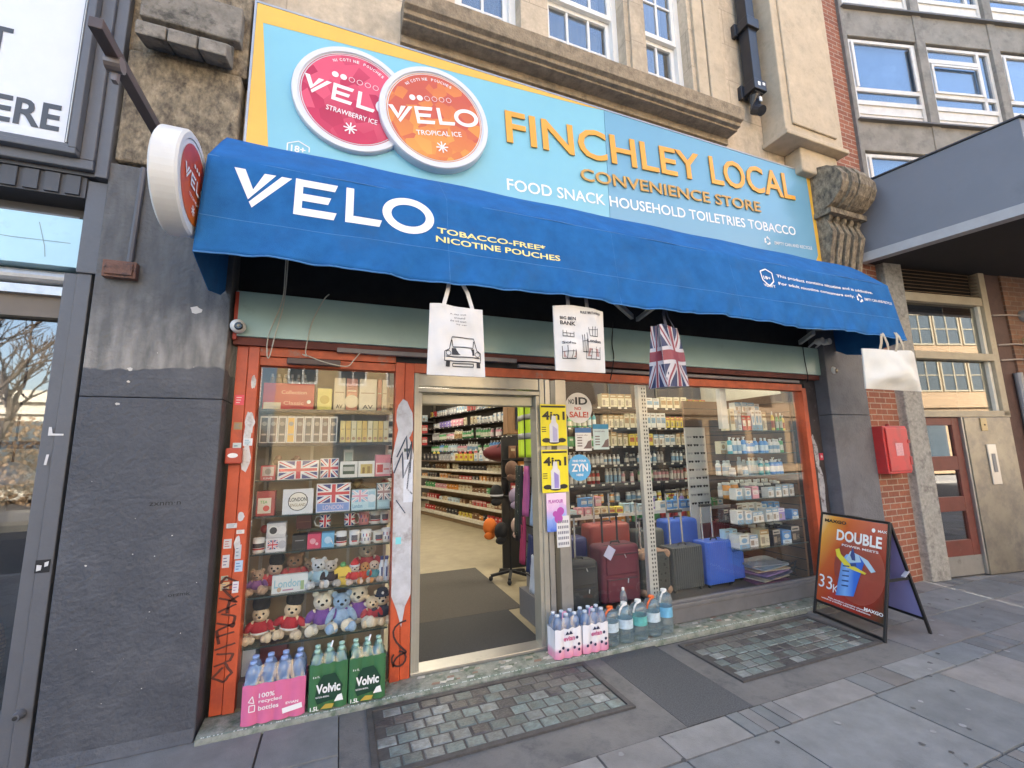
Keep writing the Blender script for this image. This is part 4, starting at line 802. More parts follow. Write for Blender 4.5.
# ================================================================== projecting disc sign and the bar above it
ps = thing('projecting_sign', (-.9,-.87,3.1), 'round white lightbox sign with an orange face jutting from the grey pier', 'sign')
b = MB(); cx, cy, cz = -.79, -.86, 3.10; Rr = .275
b.lathe([(Rr-.012,-.12),(Rr,-.11),(Rr,-.01),(Rr-.012,0),(Rr-.04,0),(Rr-.045,-.01)], (cx,cy,cz), 'X', 56); b.build('drum', M('drum white', (.66,.66,.64), .4, var=.08, sc=5, dirt=(.4,.38,.33), dsc=5, dlo=.6, dhi=.85), ps, smooth=False)
b = MB(); b.disc((cx,cy,cz), Y, Z, Rr-.046, 0, -.004, 48); pf = b.build('face', M('drum face white', (.7,.7,.7), .35), ps)
b = MB(); b.disc((cx,cy,cz), Y, Z, Rr-.065, 0, -.002, 48); b.build('face_print', gradmat('orange facets', [(0,'D8822E'),(.5,'CC5A22'),(1,'B8431C')], 'Z', 2.85, 3.3, .35, .35, 12), ps)
b = MB(); velo(b, lambda a, c: (cx+.003, cy-.17+a*.078, cz-.03+c*.075))
for i in range(3): b.disc((cx,cy-.03+i*.035,cz+.1), Y, Z, .012, 0, .003, 14)
b.text('TROPICAL', (cx,cy-.08,cz-.09), Y, Z, .018, .17, 0, .01)
for i in range(4): b.line([(cy+.03*math.cos(i*.785), cz-.14+.03*math.sin(i*.785)),(cy-.03*math.cos(i*.785), cz-.14-.03*math.sin(i*.785))], .007, (cx,0,0), Y, Z, 0, .003+.0003*i)
b.build('lettering', m_wl, ps)
b = MB(); b.box(-.9,-.81,-.6,-.15,3.06,3.12); b.build('bracket', M('bracket steel', (.1,.09,.085), .6), ps)
t = thing('bracket_bar', (-1.03,-.15,3.47), 'brown steel bracket bar sticking out from the wall above the round sign', 'bracket')
b = MB(); b.bar((-1.03,-.16,3.47),(-1.03,-1.40,3.47),.05,.05); b.build('bar', M('brown steel', (.085,.062,.058), .5, .2, var=.2), t, .003)
b = MB(); b.lathe([(.035,-.03),(.035,.03)], (-1.03,-1.22,3.435), 'X', 14); b.bar((-1.03,-1.2,3.44),(-1.03,-1.2,3.36),.02,.03); b.build('clamp', M('clamp steel', (.2,.17,.16), .4, .5), t)
# ================================================================== small fittings under the awning
for x, lb in ((-.685,'white dome camera at the left end of the pale green fascia'),(5.43,'white dome camera at the right end of the pale green fascia')):
    t = thing('security_camera', (x,-.1,2.53), lb, 'camera', 'dome cameras at the fascia ends'); b = MB(); b.lathe([(.03,0),(.046,-.02),(.046,-.05)], (x,-.09,2.53), 'Y', 20); b.ell((x,-.14,2.53), (.046,.04,.046), 18, 12); b.build('housing', M('camera white', (.72,.71,.68), .35), t, smooth=True)
    b = MB(); b.lathe([(.026,0),(.026,-.012),(.02,-.018)], (x+.012,-.165,2.522), 'Y', 16); b.build('lens', M('lens black', (.01,.01,.012), .1), t)
    b = MB(); b.lathe([(.010,-.019),(.006,-.022)], (x+.012,-.165,2.522), 'Y', 10); b.build('lens_ring', M('lens grey', (.35,.3,.22), .2), t)
t = thing('floodlight', (5.18,-.2,2.82), 'pair of small white spotlights on the awning arm bracket at right', 'light')
for x in (5.12, 5.24):
    b = MB(); b.lathe([(.02,.02),(.035,0),(.038,-.07)], (x,-.2,2.84), 'Y', 14); b.bar((x,-.17,2.84),(x,-.1,2.8),.015,.015); b.build('spot_head', M('spot white', (.6,.6,.58), .4), t)
def cord(label, pts, r=.004, mat=None, name='cord'):
    P = [Vector(p) for p in pts]; q = []
    for i in range(len(P)-1):
        p0, p1, p2, p3 = P[max(i-1,0)], P[i], P[i+1], P[min(i+2,len(P)-1)]
        for k in range(8):
            t = k/8; q.append(.5*((2*p1)+(p2-p0)*t+(2*p0-5*p1+4*p2-p3)*t*t+(3*p1-p0-3*p2+p3)*t**3))
    b = MB(); b.tube(q+[P[-1]], r, 6); return tag(b.build(name, mat or M('cream cord', (.5,.49,.42), .6)), label, 'cord')
cord('longer cream cord hanging in a loop before the left end of the green fascia', [(-.40,-.3,3.4),(-.41,-.2,2.95),(-.43,-.1,2.75),(-.5,-.095,2.5),(-.505,-.09,2.36),(-.49,-.08,2.34),(-.46,-.1,2.5),(-.42,-.1,2.72),(-.405,-.14,2.95),(-.4,-.2,3.2)])
cord('cream flex running from the green fascia down to the conduit on red lintel', [(-.12,-.12,2.83),(-.16,-.1,2.78),(-.23,-.095,2.6),(-.26,-.09,2.4),(-.25,-.08,2.36),(-.28,-.08,2.37),(-.24,-.075,2.36),(-.12,-.07,2.32),(.02,-.07,2.30),(.07,-.07,2.35),(.12,-.07,2.42)])
cord('black cable hanging across the right end of the green fascia', [(5.02,-.1,2.85),(5.03,-.095,2.65),(5.05,-.095,2.45),(5.06,-.07,2.38)], .005, m_black)
cord('black cable hanging beside the printed white tote bag', [(2.38,-.12,2.85),(2.37,-.095,2.65),(2.38,-.095,2.5),(2.36,-.05,2.3)], .005, m_black)
t = thing('alarm_box', (-.66,-.05,1.66), 'small red call point box with a white oval, on the left red post', 'box')
b = MB(); b.box(-.712,-.615,-.075,-.031,1.60,1.705); b.build('box', M('box red', (.42,.06,.03), .4), t, .008)
b = MB(); b.disc((-.667,-.075,1.655), X, Z, .03, 0, .002, 20, ry=.016); b.build('oval', m_wl, t)
# ================================================================== tote bags hung along the awning
def tote(mb, x0, x1, z0, z1, yc, th, flare=.0, seed=1):
    r = random.Random(seed); ph = [r.uniform(0,6) for _ in range(6)]
    def F(s):
        def fn(u, v):
            e = min(1, 5*min(u, 1-u))*min(1, 4*v)*(.55+.45*(1-v)) if True else 0
            x = x0+(x1-x0)*u+(u-.5)*flare*(1-v); z = z0+(z1-z0)*v+.008*math.sin(u*5+ph[0])*(v > .95)
            d = th*e*(.75+.3*math.sin(u*7+ph[1])*math.sin(v*6+ph[2]))+.007*math.sin(u*15+v*9+ph[3])*e+.006*math.sin(u*4-v*13+ph[4])*e
            return (x, yc+s*(.006+d), z)
        return fn
    f, g = F(-1), F(1); mb.grid(f, 22, 22); mb.grid(lambda u, v: g(1-u, v), 22, 22)
    for (a, c) in (((0,0),(0,1)),((1,0),(1,1)),((0,0),(1,0))):
        n = 22
        for k in range(n):
            u0, v0 = a[0]+(c[0]-a[0])*k/n, a[1]+(c[1]-a[1])*k/n; u1, v1 = a[0]+(c[0]-a[0])*(k+1)/n, a[1]+(c[1]-a[1])*(k+1)/n
            mb.quad(f(u0,v0), f(u1,v1), g(u1,v1), g(u0,v0))
    return f
def strap(mb, pts, w, off=(0,-.004,0)):
    P = [Vector(p) for p in pts]; vs = []
    for i, p in enumerate(P):
        t = (P[min(i+1,len(P)-1)]-P[max(i-1,0)]).normalized(); a = t.cross(Vector((0,-1,0))); a.normalize(); vs += [p-a*w/2, p+a*w/2]
    n = len(vs); vs += [v+Vector((0,.004,0)) for v in vs]
    mb.add(vs, [(2*i,2*i+1,2*i+3,2*i+2) for i in range(len(P)-1)]+[(n+2*i+2,n+2*i+3,n+2*i+1,n+2*i) for i in range(len(P)-1)]+[(2*i,2*i+2,n+2*i+2,n+2*i) for i in range(len(P)-1)]+[(2*i+3,2*i+1,n+2*i+1,n+2*i+3) for i in range(len(P)-1)])
m_tote = M('white cotton', (.70,.69,.67), .85, var=.05, sc=6, bump=.3, bsc=300); m_ink = M('print ink', (.03,.03,.035), .7); m_inkr = M('red ink', (.35,.08,.06), .7)
GB = 'tote bags hung along the awning edge'
t = thing('tote_bag', (.68,-.78,2.14), 'white cotton tote bag printed with a small car, hanging before the doorway', 'bag', GB)
b = MB(); f1 = tote(b, .505,.86,2.135,2.60,-.79,.028,.03,1); b.build('bag_body', m_tote, t, smooth=True)
def prn(fn, x0, z0, x1, z1, o=.004): return lambda a, c: Vector(fn((a-x0)/(x1-x0), (c-z0)/(z1-z0)))+Vector((0,-o,0))
def stroke(mb, pts, w, P, m=0):
    Q = []
    for i in range(len(pts)-1):
        for k in range(4): Q.append(Vector(pts[i]).lerp(Vector(pts[i+1]), k/4))
    Q.append(Vector(pts[-1])); vs = []
    for i, p in enumerate(Q):
        d = (Q[min(i+1,len(Q)-1)]-Q[max(i-1,0)]).normalized(); a = Vector((-d.y,d.x))*w/2; vs += [P(*(p+a)), P(*(p-a))]
    mb.add(vs, [(2*i,2*i+1,2*i+3,2*i+2) for i in range(len(Q)-1)], m)
b = MB(); P = prn(f1, 0,0,1,1)
for pts in ([(.27,.2),(.27,.33),(.36,.37),(.4,.54),(.8,.54),(.85,.37),(.92,.33),(.92,.2),(.27,.2)], [(.4,.5),(.42,.4),(.78,.4),(.8,.5)], [(.3,.26),(.9,.26)], [(.42,.17),(.78,.17),(.78,.13),(.42,.13),(.42,.17)]): stroke(b, pts, .014, P)
for x, w_ in ((.3,.07),(.84,.07)): b.add([P(x,.12),P(x+w_,.12),P(x+w_,.2),P(x,.2)], [(0,1,2,3)])
b.add([P(.4,.29),P(.8,.29),P(.8,.385),P(.4,.385)], [(0,1,2,3)])
for cx_ in (.34,.86):
    stroke(b, [(cx_+.045*math.cos(i*.63), .31+.035*math.sin(i*.63)) for i in range(11)], .01, P)
for k, (x, z) in enumerate(((.36,.86),(.44,.81),(.36,.76),(.48,.71))): b.text(['A day out','around','the old town','by car'][k], (0,0,0), X, Z, .028, [.3,.2,.3,.2][k], warp=lambda a, c, l, x=x, z=z: P(x+a, z+c))
b.build('print', m_ink, t)
b = MB()
for dx in (.115,.25):
    strap(b, [(.505+dx-.03 if dx < .2 else .505+dx+.03,-.81,2.59),(.505+dx,-.8,2.7),(.505+.15+(dx-.15)*.5,-.79,2.8),(.505+.16+(dx-.15)*.4,-.78,2.84)], .026)
b.build('handle', m_tote, t)
t = thing('tote_bag', (1.62,-.75,2.22), 'white tote bag covered in small city sketches, second from the left', 'bag', GB)
b = MB(); f2 = tote(b, 1.41,1.835,2.215,2.70,-.76,.045,-.01,2); b.build('bag_body', m_tote, t, smooth=True)
b = MB(); P = prn(f2, 0,0,1,1); r = random.Random(3)
for (s, x, z, h, w_) in (('RULE BRITANNIA',.5,.9,.04,.42),('BIG BEN',.1,.78,.05,.3),('BANK',.1,.7,.06,.3),('London',.6,.45,.05,.3),('Soho',.12,.4,.04,.25)): b.text(s, (0,0,0), X, Z, h, w_, 0, .02, warp=lambda a, c, l, x=x, z=z: P(x+a, z+c))
for (x, z, w_, h) in ((.52,.3,.1,.32),(.66,.55,.16,.2),(.14,.52,.22,.1),(.6,.2,.28,.2),(.12,.18,.24,.2)):
    for k in range(4): stroke(b, [(x+w_*k/3,z),(x+w_*k/3+r.uniform(-.02,.02),z+h*r.uniform(.6,1))], .01, P)
    stroke(b, [(x,z),(x+w_,z)], .012, P); stroke(b, [(x,z+h*.5),(x+w_,z+h*.55)], .008, P)
b.build('print', m_ink, t)
b = MB(); b.add([P(.14,.2),P(.36,.2),P(.36,.28),P(.14,.28)], [(0,1,2,3)]); b.add([P(.62,.24),P(.86,.24),P(.84,.36),P(.64,.36)], [(0,1,2,3)]); b.build('print', M('faded rose ink', (.45,.28,.26), .8), t)
b = MB()
for x in (1.53,1.69): strap(b, [(x,-.78,2.69),(x,-.77,2.78),(x+.02,-.77,2.84)], .03)
b.build('handle', M('grey webbing', (.2,.2,.21), .8), t)
# union flag pattern on any panel
m_fb = M('flag blue', (.02,.035,.14), .6); m_fr = M('flag red', (.45,.03,.05), .6); m_fw = M('flag white', (.68,.67,.68), .6)
def flag(mb, P, mb_=0, mw=1, mr=2, lift=1):
    """P(a, c, k): a, c in 0..1, k = layer."""
    def q(pts, m, k): mb.add([P(a, c, k) for a, c in pts], [tuple(range(len(pts)))], m)
    q([(0,0),(1,0),(1,1),(0,1)], mb_, 0)
    q([(0,0),(.13,0),(1,.85),(1,1),(.87,1),(0,.15)], mw, 1); q([(0,1),(0,.85),(.87,0),(1,0),(1,.15),(.13,1)], mw, 1.3)
    q([(0,0),(.07,0),(.5,.43),(.5,.5)], mr, 2); q([(1,1),(.93,1),(.5,.57),(.5,.5)], mr, 2); q([(0,1),(0,.93),(.43,.5),(.5,.5)], mr, 2); q([(1,0),(1,.07),(.57,.5),(.5,.5)], mr, 2)
    q([(.4,0),(.6,0),(.6,1),(.4,1)], mw, 3); q([(0,.36),(1,.36),(1,.64),(0,.64)], mw, 3.3); q([(.44,0),(.56,0),(.56,1),(.44,1)], mr, 4); q([(0,.42),(1,.42),(1,.58),(0,.58)], mr, 4.3)
FM = [m_fb, m_fw, m_fr]
t = thing('tote_bag', (2.5,-.76,2.15), 'shopping bag printed with the union flag, hanging turned on its corner', 'bag', GB)
T_ = Matrix.Translation((2.43,-.80,2.13)) @ Matrix.Rotation(R(20), 4, 'Z') @ Matrix.Rotation(R(-5), 4, 'Y')
def bagf(a, c, l=0):                 # front panel, narrowing and dished towards the top
    return T_ @ Vector((-.09+.36*a+(.5-a)*.05*c, .035*c-.018*math.sin(a*3.14)*math.sin(c*2.6)+.008*math.sin(a*8+c*5)-.0008*l-.003, .5*c+.012*math.sin(a*6)*c))
def bags(a, c, l=0):                 # pleated side panel: a = 0 at the back edge
    w_ = .16-.10*c; return T_ @ Vector((-.09+.025*c+.03*c*math.sin(a*3.14)-.0008*l-.002, .035*c+w_*(1-a), .5*c))
def bagb(a, c): return T_ @ Vector((-.09+.36*a+(.5-a)*.05*c, .035*c+.16-.10*c, .5*c))
def bage(a, c): w_ = .16-.10*c; return T_ @ Vector((.27-.025*c-.03*c*math.sin(a*3.14), .035*c+w_*a, .5*c))
b = MB(); b.grid(bagf, 12, 12); b.grid(bags, 6, 12); b.grid(lambda u, v: bagb(1-u, v), 6, 6); b.grid(bage, 6, 6); b.grid(lambda u, v: T_ @ Vector((-.09+.36*u,.16*(1-v),0)), 2, 2); so = b.build('bag_body', M('bag laminate', (.3,.3,.33), .4, var=.1, sc=10), t, smooth=True).modifiers.new('thick','SOLIDIFY'); so.thickness = .003
def cut(P):                          # flag pieces follow the curved panel: subdivide before placing
    m = MB(); flag(m, lambda a, c, k: (a, c, k)); bm = bmesh.new(); vs_ = [bm.verts.new(v) for v in m.v]
    for f, mi in zip(m.f, m.m): bm.faces.new([vs_[i] for i in f]).material_index = mi
    for ax in (0, 1):
        for k in range(1, 12):
            co = [0,0,0]; co[ax] = k/12; no = [0,0,0]; no[ax] = 1; bmesh.ops.bisect_plane(bm, geom=bm.verts[:]+bm.edges[:]+bm.faces[:], plane_co=co, plane_no=no)
    bm.verts.index_update(); q = MB(); base = [P(v.co.x, v.co.y, v.co.z+1) for v in bm.verts]
    for f in bm.faces: q.add([base[v.index] for v in f.verts], [tuple(range(len(f.verts)))], f.material_index)
    bm.free(); return q
b = cut(bagf); q_ = cut(bags); n0 = len(b.v); b.v += q_.v; b.f += [tuple(i+n0 for i in f) for f in q_.f]; b.m += q_.m; b.c += q_.c
b.build('flag_print', [M('dusky flag blue', (.025,.035,.10), .5), M('dusky flag white', (.5,.49,.52), .5), M('dusky flag red', (.25,.045,.06), .5)], t)
b = MB(); strap(b, [(2.42,-.78,2.62),(2.44,-.74,2.74),(2.48,-.72,2.84)], .03); strap(b, [(2.56,-.72,2.64),(2.52,-.7,2.74),(2.5,-.7,2.84)], .012); b.build('handle', M('navy webbing', (.05,.055,.09), .7), t)
t = thing('tote_bag', (5.2,-.8,2.2), 'plain off white canvas shopper hanging at the right end of the awning', 'bag', GB)
b = MB(); tote(b, 4.80,5.66,2.19,2.60,-.83,.10,.06,5); ob_ = b.build('bag_body', M('canvas white', (.66,.66,.62), .85, var=.06, sc=5, bump=.3, bsc=300), t, smooth=True)
ob_.rotation_euler = (0, 0, 0)
b = MB()
for x in (5.02,5.28): strap(b, [(x,-.86,2.56),(x+.03,-.875,2.66),(x+.06,-.87,2.75),(x+.07,-.85,2.8)], .035); strap(b, [(x+.17,-.85,2.56),(x+.14,-.87,2.66),(x+.10,-.868,2.75),(x+.08,-.85,2.8)], .035)
b.build('handle', M('tan webbing', (.42,.38,.3), .8), t)
# ================================================================== posters and stickers on the mullion and window
m_py = M('yellow poster', (.80,.68,.02), .45, var=.03); m_lil = M('lilac print', (.42,.40,.62), .4, var=.1, sc=20); m_lgt = M('pale print', (.66,.66,.70), .4)
def poster4(label, x0, z0, wd, h, tint):
    y = -.035; t = thing('poster', (x0+wd/2, y, z0), label, 'poster', 'yellow posters on the steel mullion')
    MB().box(x0,x0+wd,y,y+.003,z0,z0+h).build('sheet', m_py, t)
    b = MB(); o = (x0+wd*.06,y,z0+h*.62); b.text('4in1', o, X, Z, h*.21, wd*.88, 0, .03, lift=.002); b.box(x0+wd*.03,x0+wd*.97,y-.0015,y-.0005,z0+h*.92,z0+h*.965)
    b.disc((x0+wd*.2,y,z0+h*.13), X, Z, wd*.16, 0, .002, 20, ry=h*.055); b.disc((x0+wd*.8,y,z0+h*.13), X, Z, wd*.16, 0, .002, 20, ry=h*.055); b.disc((x0+wd*.5,y,z0+h*.09), X, Z, wd*.22, 0, .002, 20, ry=h*.05)
    for k in range(3): b.box(x0+wd*.04,x0+wd*.2,y-.0018,y-.0008,z0+h*(.33+k*.05),z0+h*(.35+k*.05))
    b.build('black_print', M('poster black', (.02,.02,.018), .5), t)
    b = MB(); cx = x0+wd*.5; b.poly([(cx-wd*.17,z0+h*.08),(cx+wd*.17,z0+h*.08),(cx+wd*.17,z0+h*.5),(cx+wd*.1,z0+h*.56),(cx+wd*.07,z0+h*.72),(cx-wd*.07,z0+h*.72),(cx-wd*.1,z0+h*.56),(cx-wd*.17,z0+h*.5)], (0,y,0), X, Z, lift=.003); b.build('device_print', m_lgt, t)
    b = MB(); b.poly([(cx-wd*.05,z0+h*.1),(cx+wd*.12,z0+h*.1),(cx+wd*.12,z0+h*.4),(cx-wd*.05,z0+h*.48)], (0,y,0), X, Z, lift=.0036); b.build('device_print', tint, t)
poster4('upper yellow 4in1 poster with a pale device, on the steel mullion beside the door', 1.625, 1.69, .255, .365, m_lil)
poster4('lower yellow 4in1 poster with a lilac device, on the steel mullion beside the door', 1.625, 1.29, .255, .365, M('violet print', (.3,.25,.6), .4))
t = thing('poster', (1.76,-.035,.97), 'pink and blue poster under the two yellow posters', 'poster'); MB().box(1.66,1.85,-.035,-.032,.965,1.285).build('sheet', gradmat('pink blue print', [(0,'3A64C8'),(.4,'8FA8E6'),(.7,'D9B4DE'),(1,'E8CFE4')], 'Z', .97, 1.28, .4, .25, 14), t)
b = MB(); b.text('FLAVOUR', (1.68,-.035,1.2), X, Z, .03, .14, 0, .03, lift=.002)
for x, z, rr in ((1.79,1.13,.035),(1.77,1.07,.04),(1.74,1.11,.025)): b.disc((x,-.035,z), X, Z, rr, 0, .002+rr*.01, 16)
b.build('print', M('magenta print', (.45,.08,.4), .5), t)
t = thing('notice_sheet', (1.81,-.036,.83), 'white sheet printed with a grid of dark marks, low on the steel mullion', 'sheet'); MB().box(1.75,1.872,-.036,-.0345,.83,1.09).build('sheet', M('sheet white', (.68,.68,.68), .7), t)
b = MB()
for i in range(6):
    for k in range(5): b.box(1.762+i*.0175,1.773+i*.0175,-.0375,-.036,.85+k*.045,.873+k*.045)
b.build('print', M('grey print', (.2,.2,.24), .6), t)
def roundsticker(label, x, z, rd, mat, lines, mat2):
    t = thing('round_sticker', (x,.028,z), label, 'sticker'); b = MB(); b.disc((x,.03,z), X, Z, rd, 0, .001, 40); b.disc((x,.03,z), -X, Z, rd, 0, -.0005, 40); b.build('disc', mat, t)
    for k, (s, dx, dz, h, w_, m_) in enumerate(lines): b = MB(); b.text(s, (x+dx,.029,z+dz), X, Z, h, w_, 0, .03, lift=.001); b.build('lettering', m_, t)
wr = M('window white', (.70,.68,.64), .6); dk = M('sticker black', (.03,.03,.03), .6); rdm = M('sticker red', (.5,.08,.05), .6)
roundsticker('round white NO ID NO SALE! sticker at the top of the right window', 2.05, 2.035, .142, wr, [('NO',-.105,.035,.045,.06,dk),('ID',-.035,.03,.07,.13,dk),('NO',-.045,-.022,.032,.07,rdm),('SALE!',-.1,-.09,.055,.2,rdm)], dk)
roundsticker('round blue sticker with a white word under the two leaflets', 2.035, 1.49, .118, M('sticker blue', (.1,.38,.66), .5), [('FIND YOUR',-.07,.05,.02,.14,m_wl),('ZYN',-.085,-.035,.07,.17,m_wl),('HERE',-.035,-.075,.02,.07,m_wl)], dk)
for k, (x0, x1, z0, z1, lb, hc) in enumerate(((2.0,2.17,1.64,1.85,'left white leaflet with a blue header behind the right window','2'),(2.19,2.36,1.65,1.885,'right leaflet with a turquoise header behind the right window','3'))):
    t = thing('leaflet', ((x0+x1)/2,.03,z0), lb, 'leaflet'); MB().box(x0,x1,.0265,.028,z0,z1).build('sheet', M('leaflet paper', (.68,.67,.62) if k == 0 else (.5,.6,.58), .6), t) if k == 0 else MB().box(x0,x1,.0265,.028,z0,z1).build('sheet', M('leaflet green paper', (.52,.62,.58), .6), t)
    b = MB(); b.box(x0,x1,.025,.0262,z1-.045,z1); b.build('header', M('header blue', (.06,.16,.35), .6) if k == 0 else M('header teal', (.05,.25,.4), .6), t)
    b = MB(); b.poly([(x0+.08,z0+.02),(x1-.004,z0+.02),(x1-.004,z0+.1),(x0+.13,z0+.085),(x0+.11,z0+.05)], (0,.0262,0), X, Z, lift=.001)
    for i in range(4): b.box(x0+.02,x0+.07,.0250,.0262,z0+.04+i*.025,z0+.05+i*.025)
    b.text('Special offer', (x0+.015,.0262,z1-.075), X, Z, .014, .12, 0, .01, lift=.001)
    b.build('print', M('leaflet ink', (.16,.11,.1), .6), t)
# ================================================================== folding poster board on the pavement
A, B2 = Vector((4.46,-.27,0)), Vector((4.325,-.95,0)); At = A+Vector((.28,-.012,.95)); Bt = B2+Vector((.28,-.012,.95))
ab = thing('poster_board', (4.6,-.6,0), 'black framed folding poster board standing on the pavement with an orange advert', 'sign board')
ux = (B2-A); wA = ux.length; uxn = ux.normalized(); uyv = ((At-A)+(Bt-B2))*.5; hA = uyv.length; uyn = uyv.normalized(); nA = uxn.cross(uyn).normalized()
def AP(u, v, l=0): return A+(B2-A)*u+((At-A)*(1-u)+(Bt-B2)*u)*v+nA*l
m_fr = M('black frame', (.012,.012,.013), .4, var=.2)
b = MB()
for p, q in ((AP(0,0),AP(0,1)),(AP(1,0),AP(1,1)),(AP(0,1),AP(1,1)),(AP(0,.02),AP(1,.02)),(AP(0,.13),AP(1,.13))): b.bar(p, q, .022, .022)
b.build('front_frame', m_fr, ab, .003)
b = MB(); b.add([AP(.01,.13,-.004),AP(.99,.13,-.004),AP(.99,.985,-.004),AP(.01,.985,-.004),AP(.01,.13,.003),AP(.99,.13,.003),AP(.99,.985,.003),AP(.01,.985,.003)], [(3,2,1,0),(4,5,6,7),(0,1,5,4),(1,2,6,5),(2,3,7,6),(3,0,4,7)])
def adbmat():
    m = M('advert print', (.5,.2,.1), .22, var=0); t = m.node_tree; N = t.nodes; L = t.links; p = N['Principled BSDF']
    co = N.new('ShaderNodeTexCoord'); sp = N.new('ShaderNodeSeparateXYZ'); L.new(co.outputs['Object'], sp.inputs[0])
    yv = N.new('ShaderNodeMapRange'); yv.inputs[1].default_value = -.27; yv.inputs[2].default_value = -.95; L.new(sp.outputs['Y'], yv.inputs[0])
    zv = N.new('ShaderNodeMapRange'); zv.inputs[1].default_value = .95; zv.inputs[2].default_value = .15; L.new(sp.outputs['Z'], zv.inputs[0])
    a = N.new('ShaderNodeMath'); a.operation = 'MULTIPLY_ADD'; a.inputs[1].default_value = .62; a.inputs[2].default_value = 0; L.new(yv.outputs[0], a.inputs[0])
    s = N.new('ShaderNodeMath'); s.operation = 'MULTIPLY_ADD'; s.inputs[1].default_value = .4; L.new(zv.outputs[0], s.inputs[0]); L.new(a.outputs[0], s.inputs[2])
    c = N.new('ShaderNodeValToRGB'); e = c.color_ramp.elements; e[0].position = 0; e[0].color = (*srgb('E8DDB8'),1); e[1].position = 1; e[1].color = (*srgb('4A3A28'),1)
    for ps, h in ((.14,'E9A642'),(.32,'C9602A'),(.55,'A83622'),(.85,'8A2A1C')): x = e.new(ps); x.color = (*srgb(h),1)
    L.new(s.outputs[0], c.inputs[0]); L.new(c.outputs[0], p.inputs['Base Color']); return m
pn_ = b.build('poster_panel', adbmat(), ab)
def q2(mb, pts, l, m=0): mb.add([AP(u, v, l) for u, v in pts], [tuple(range(len(pts)))], m)
def atext(mb, s, u, v, h, w_, bold=.02, sk=0): mb.text(s, (0,0,0), X, Z, h, w_, 0, bold, warp=lambda a, c, l: AP(u+(a)/wA, v+(c+a*sk)/hA, .006))
b = MB(); b.add([AP(.62+.36*math.cos(k*.2094), .52+.3*math.sin(k*.2094), .004) for k in range(30)], [tuple(range(30))]); b.build('print', M('ad red disc', (.30,.05,.03), .3), pn_)
b = MB(); atext(b, 'DOUBLE', .27, .755, .105, .45, .03); atext(b, '33', .04, .27, .12, .15, .0); atext(b, 'K', .27, .255, .075, .06, .0); atext(b, 'MAXGO', .73, .195, .028, .17, .03); atext(b, 'POWER MEETS', .36, .71, .02, .36, .02)
atext(b, 'This product contains nicotine', .2, .185, .018, .4, .02); atext(b, 'which is a highly addictive substance.', .1, .165, .018, .5, .02); atext(b, 'MAX', .86, .90, .022, .08, .02); b.add([AP(.8+.025*math.cos(k*.5), .91+.02*math.sin(k*.5), .006) for k in range(12)], [tuple(range(12))])
b.build('white_lettering', m_wl, pn_)
b = MB(); atext(b, 'MAXGO', .06, .915, .032, .24, .04); b.build('black_lettering', m_black, pn_)
b = MB(); q2(b, [(.32,.24),(.58,.28),(.70,.60),(.62,.66),(.44,.64),(.38,.58)], .008); b.build('print', gradmat('can blue', [(0,'1E4FB4'),(.35,'2E6BD0'),(.6,'7FB0EA'),(1,'2450A8')], 'Y', -.78, -.45, .3), pn_)
b = MB(); q2(b, [(.62,.66),(.75,.63),(.86,.55),(.80,.53),(.7,.6)], .009); q2(b, [(.44,.60),(.5,.57),(.66,.60),(.62,.66),(.50,.68)], .0095); b.build('print', M('ad pale blue', (.4,.58,.72), .3), pn_)
b = MB(); q2(b, [(.27,.66),(.3,.6),(.45,.52),(.72,.5),(.74,.515),(.5,.56),(.36,.63),(.33,.68)], .010); b.build('print', M('ad yellow', (.72,.62,.05), .3), pn_)
b = MB(); q2(b, [(.5,.64),(.53,.60),(.58,.60),(.57,.65),(.53,.72)], .011); q2(b, [(.52,.54),(.6,.55),(.59,.58),(.5,.565)], .0105)
for k in range(5): q2(b, [(.40,.34+k*.045),(.5,.35+k*.045),(.5,.362+k*.045),(.4,.352+k*.045)], .0105)
b.build('print', M('ad navy', (.02,.05,.2), .3), pn_)
C1, C2 = Vector((5.02,-.34,0)), Vector((4.88,-1.0,0))
b = MB()
for p, q in ((C1,At),(C2,Bt),(C1.lerp(At,.13),C2.lerp(Bt,.13))): b.bar(p, q, .022, .022)
b.build('back_frame', m_fr, ab, .003)
b = MB(); b.add([C1.lerp(At,.13),C2.lerp(Bt,.13),C2.lerp(Bt,.98),C1.lerp(At,.98)], [(0,1,2,3)]); so = b.build('back_panel', M('lilac panel', (.34,.33,.62), .3, var=.05), ab).modifiers.new('thick','SOLIDIFY'); so.thickness = .004
b = MB(); b.bar(AP(1,.5), C2.lerp(Bt,.5), .006, .025); b.build('stay', m_fr, ab); b = MB(); b.bar(At.lerp(Bt,.42)+Vector((0,0,.005)), At.lerp(Bt,.62)+Vector((0,0,.005)), .03, .02); b.build('carry_handle', m_fr, ab, .004)
b = MB(); b.bar(C2.lerp(Bt,.56), C2.lerp(Bt,.52)+Vector((-.09,0,0)), .03, .012); b.build('stay_clip', M('clear clip', (.4,.4,.45), .3), ab)
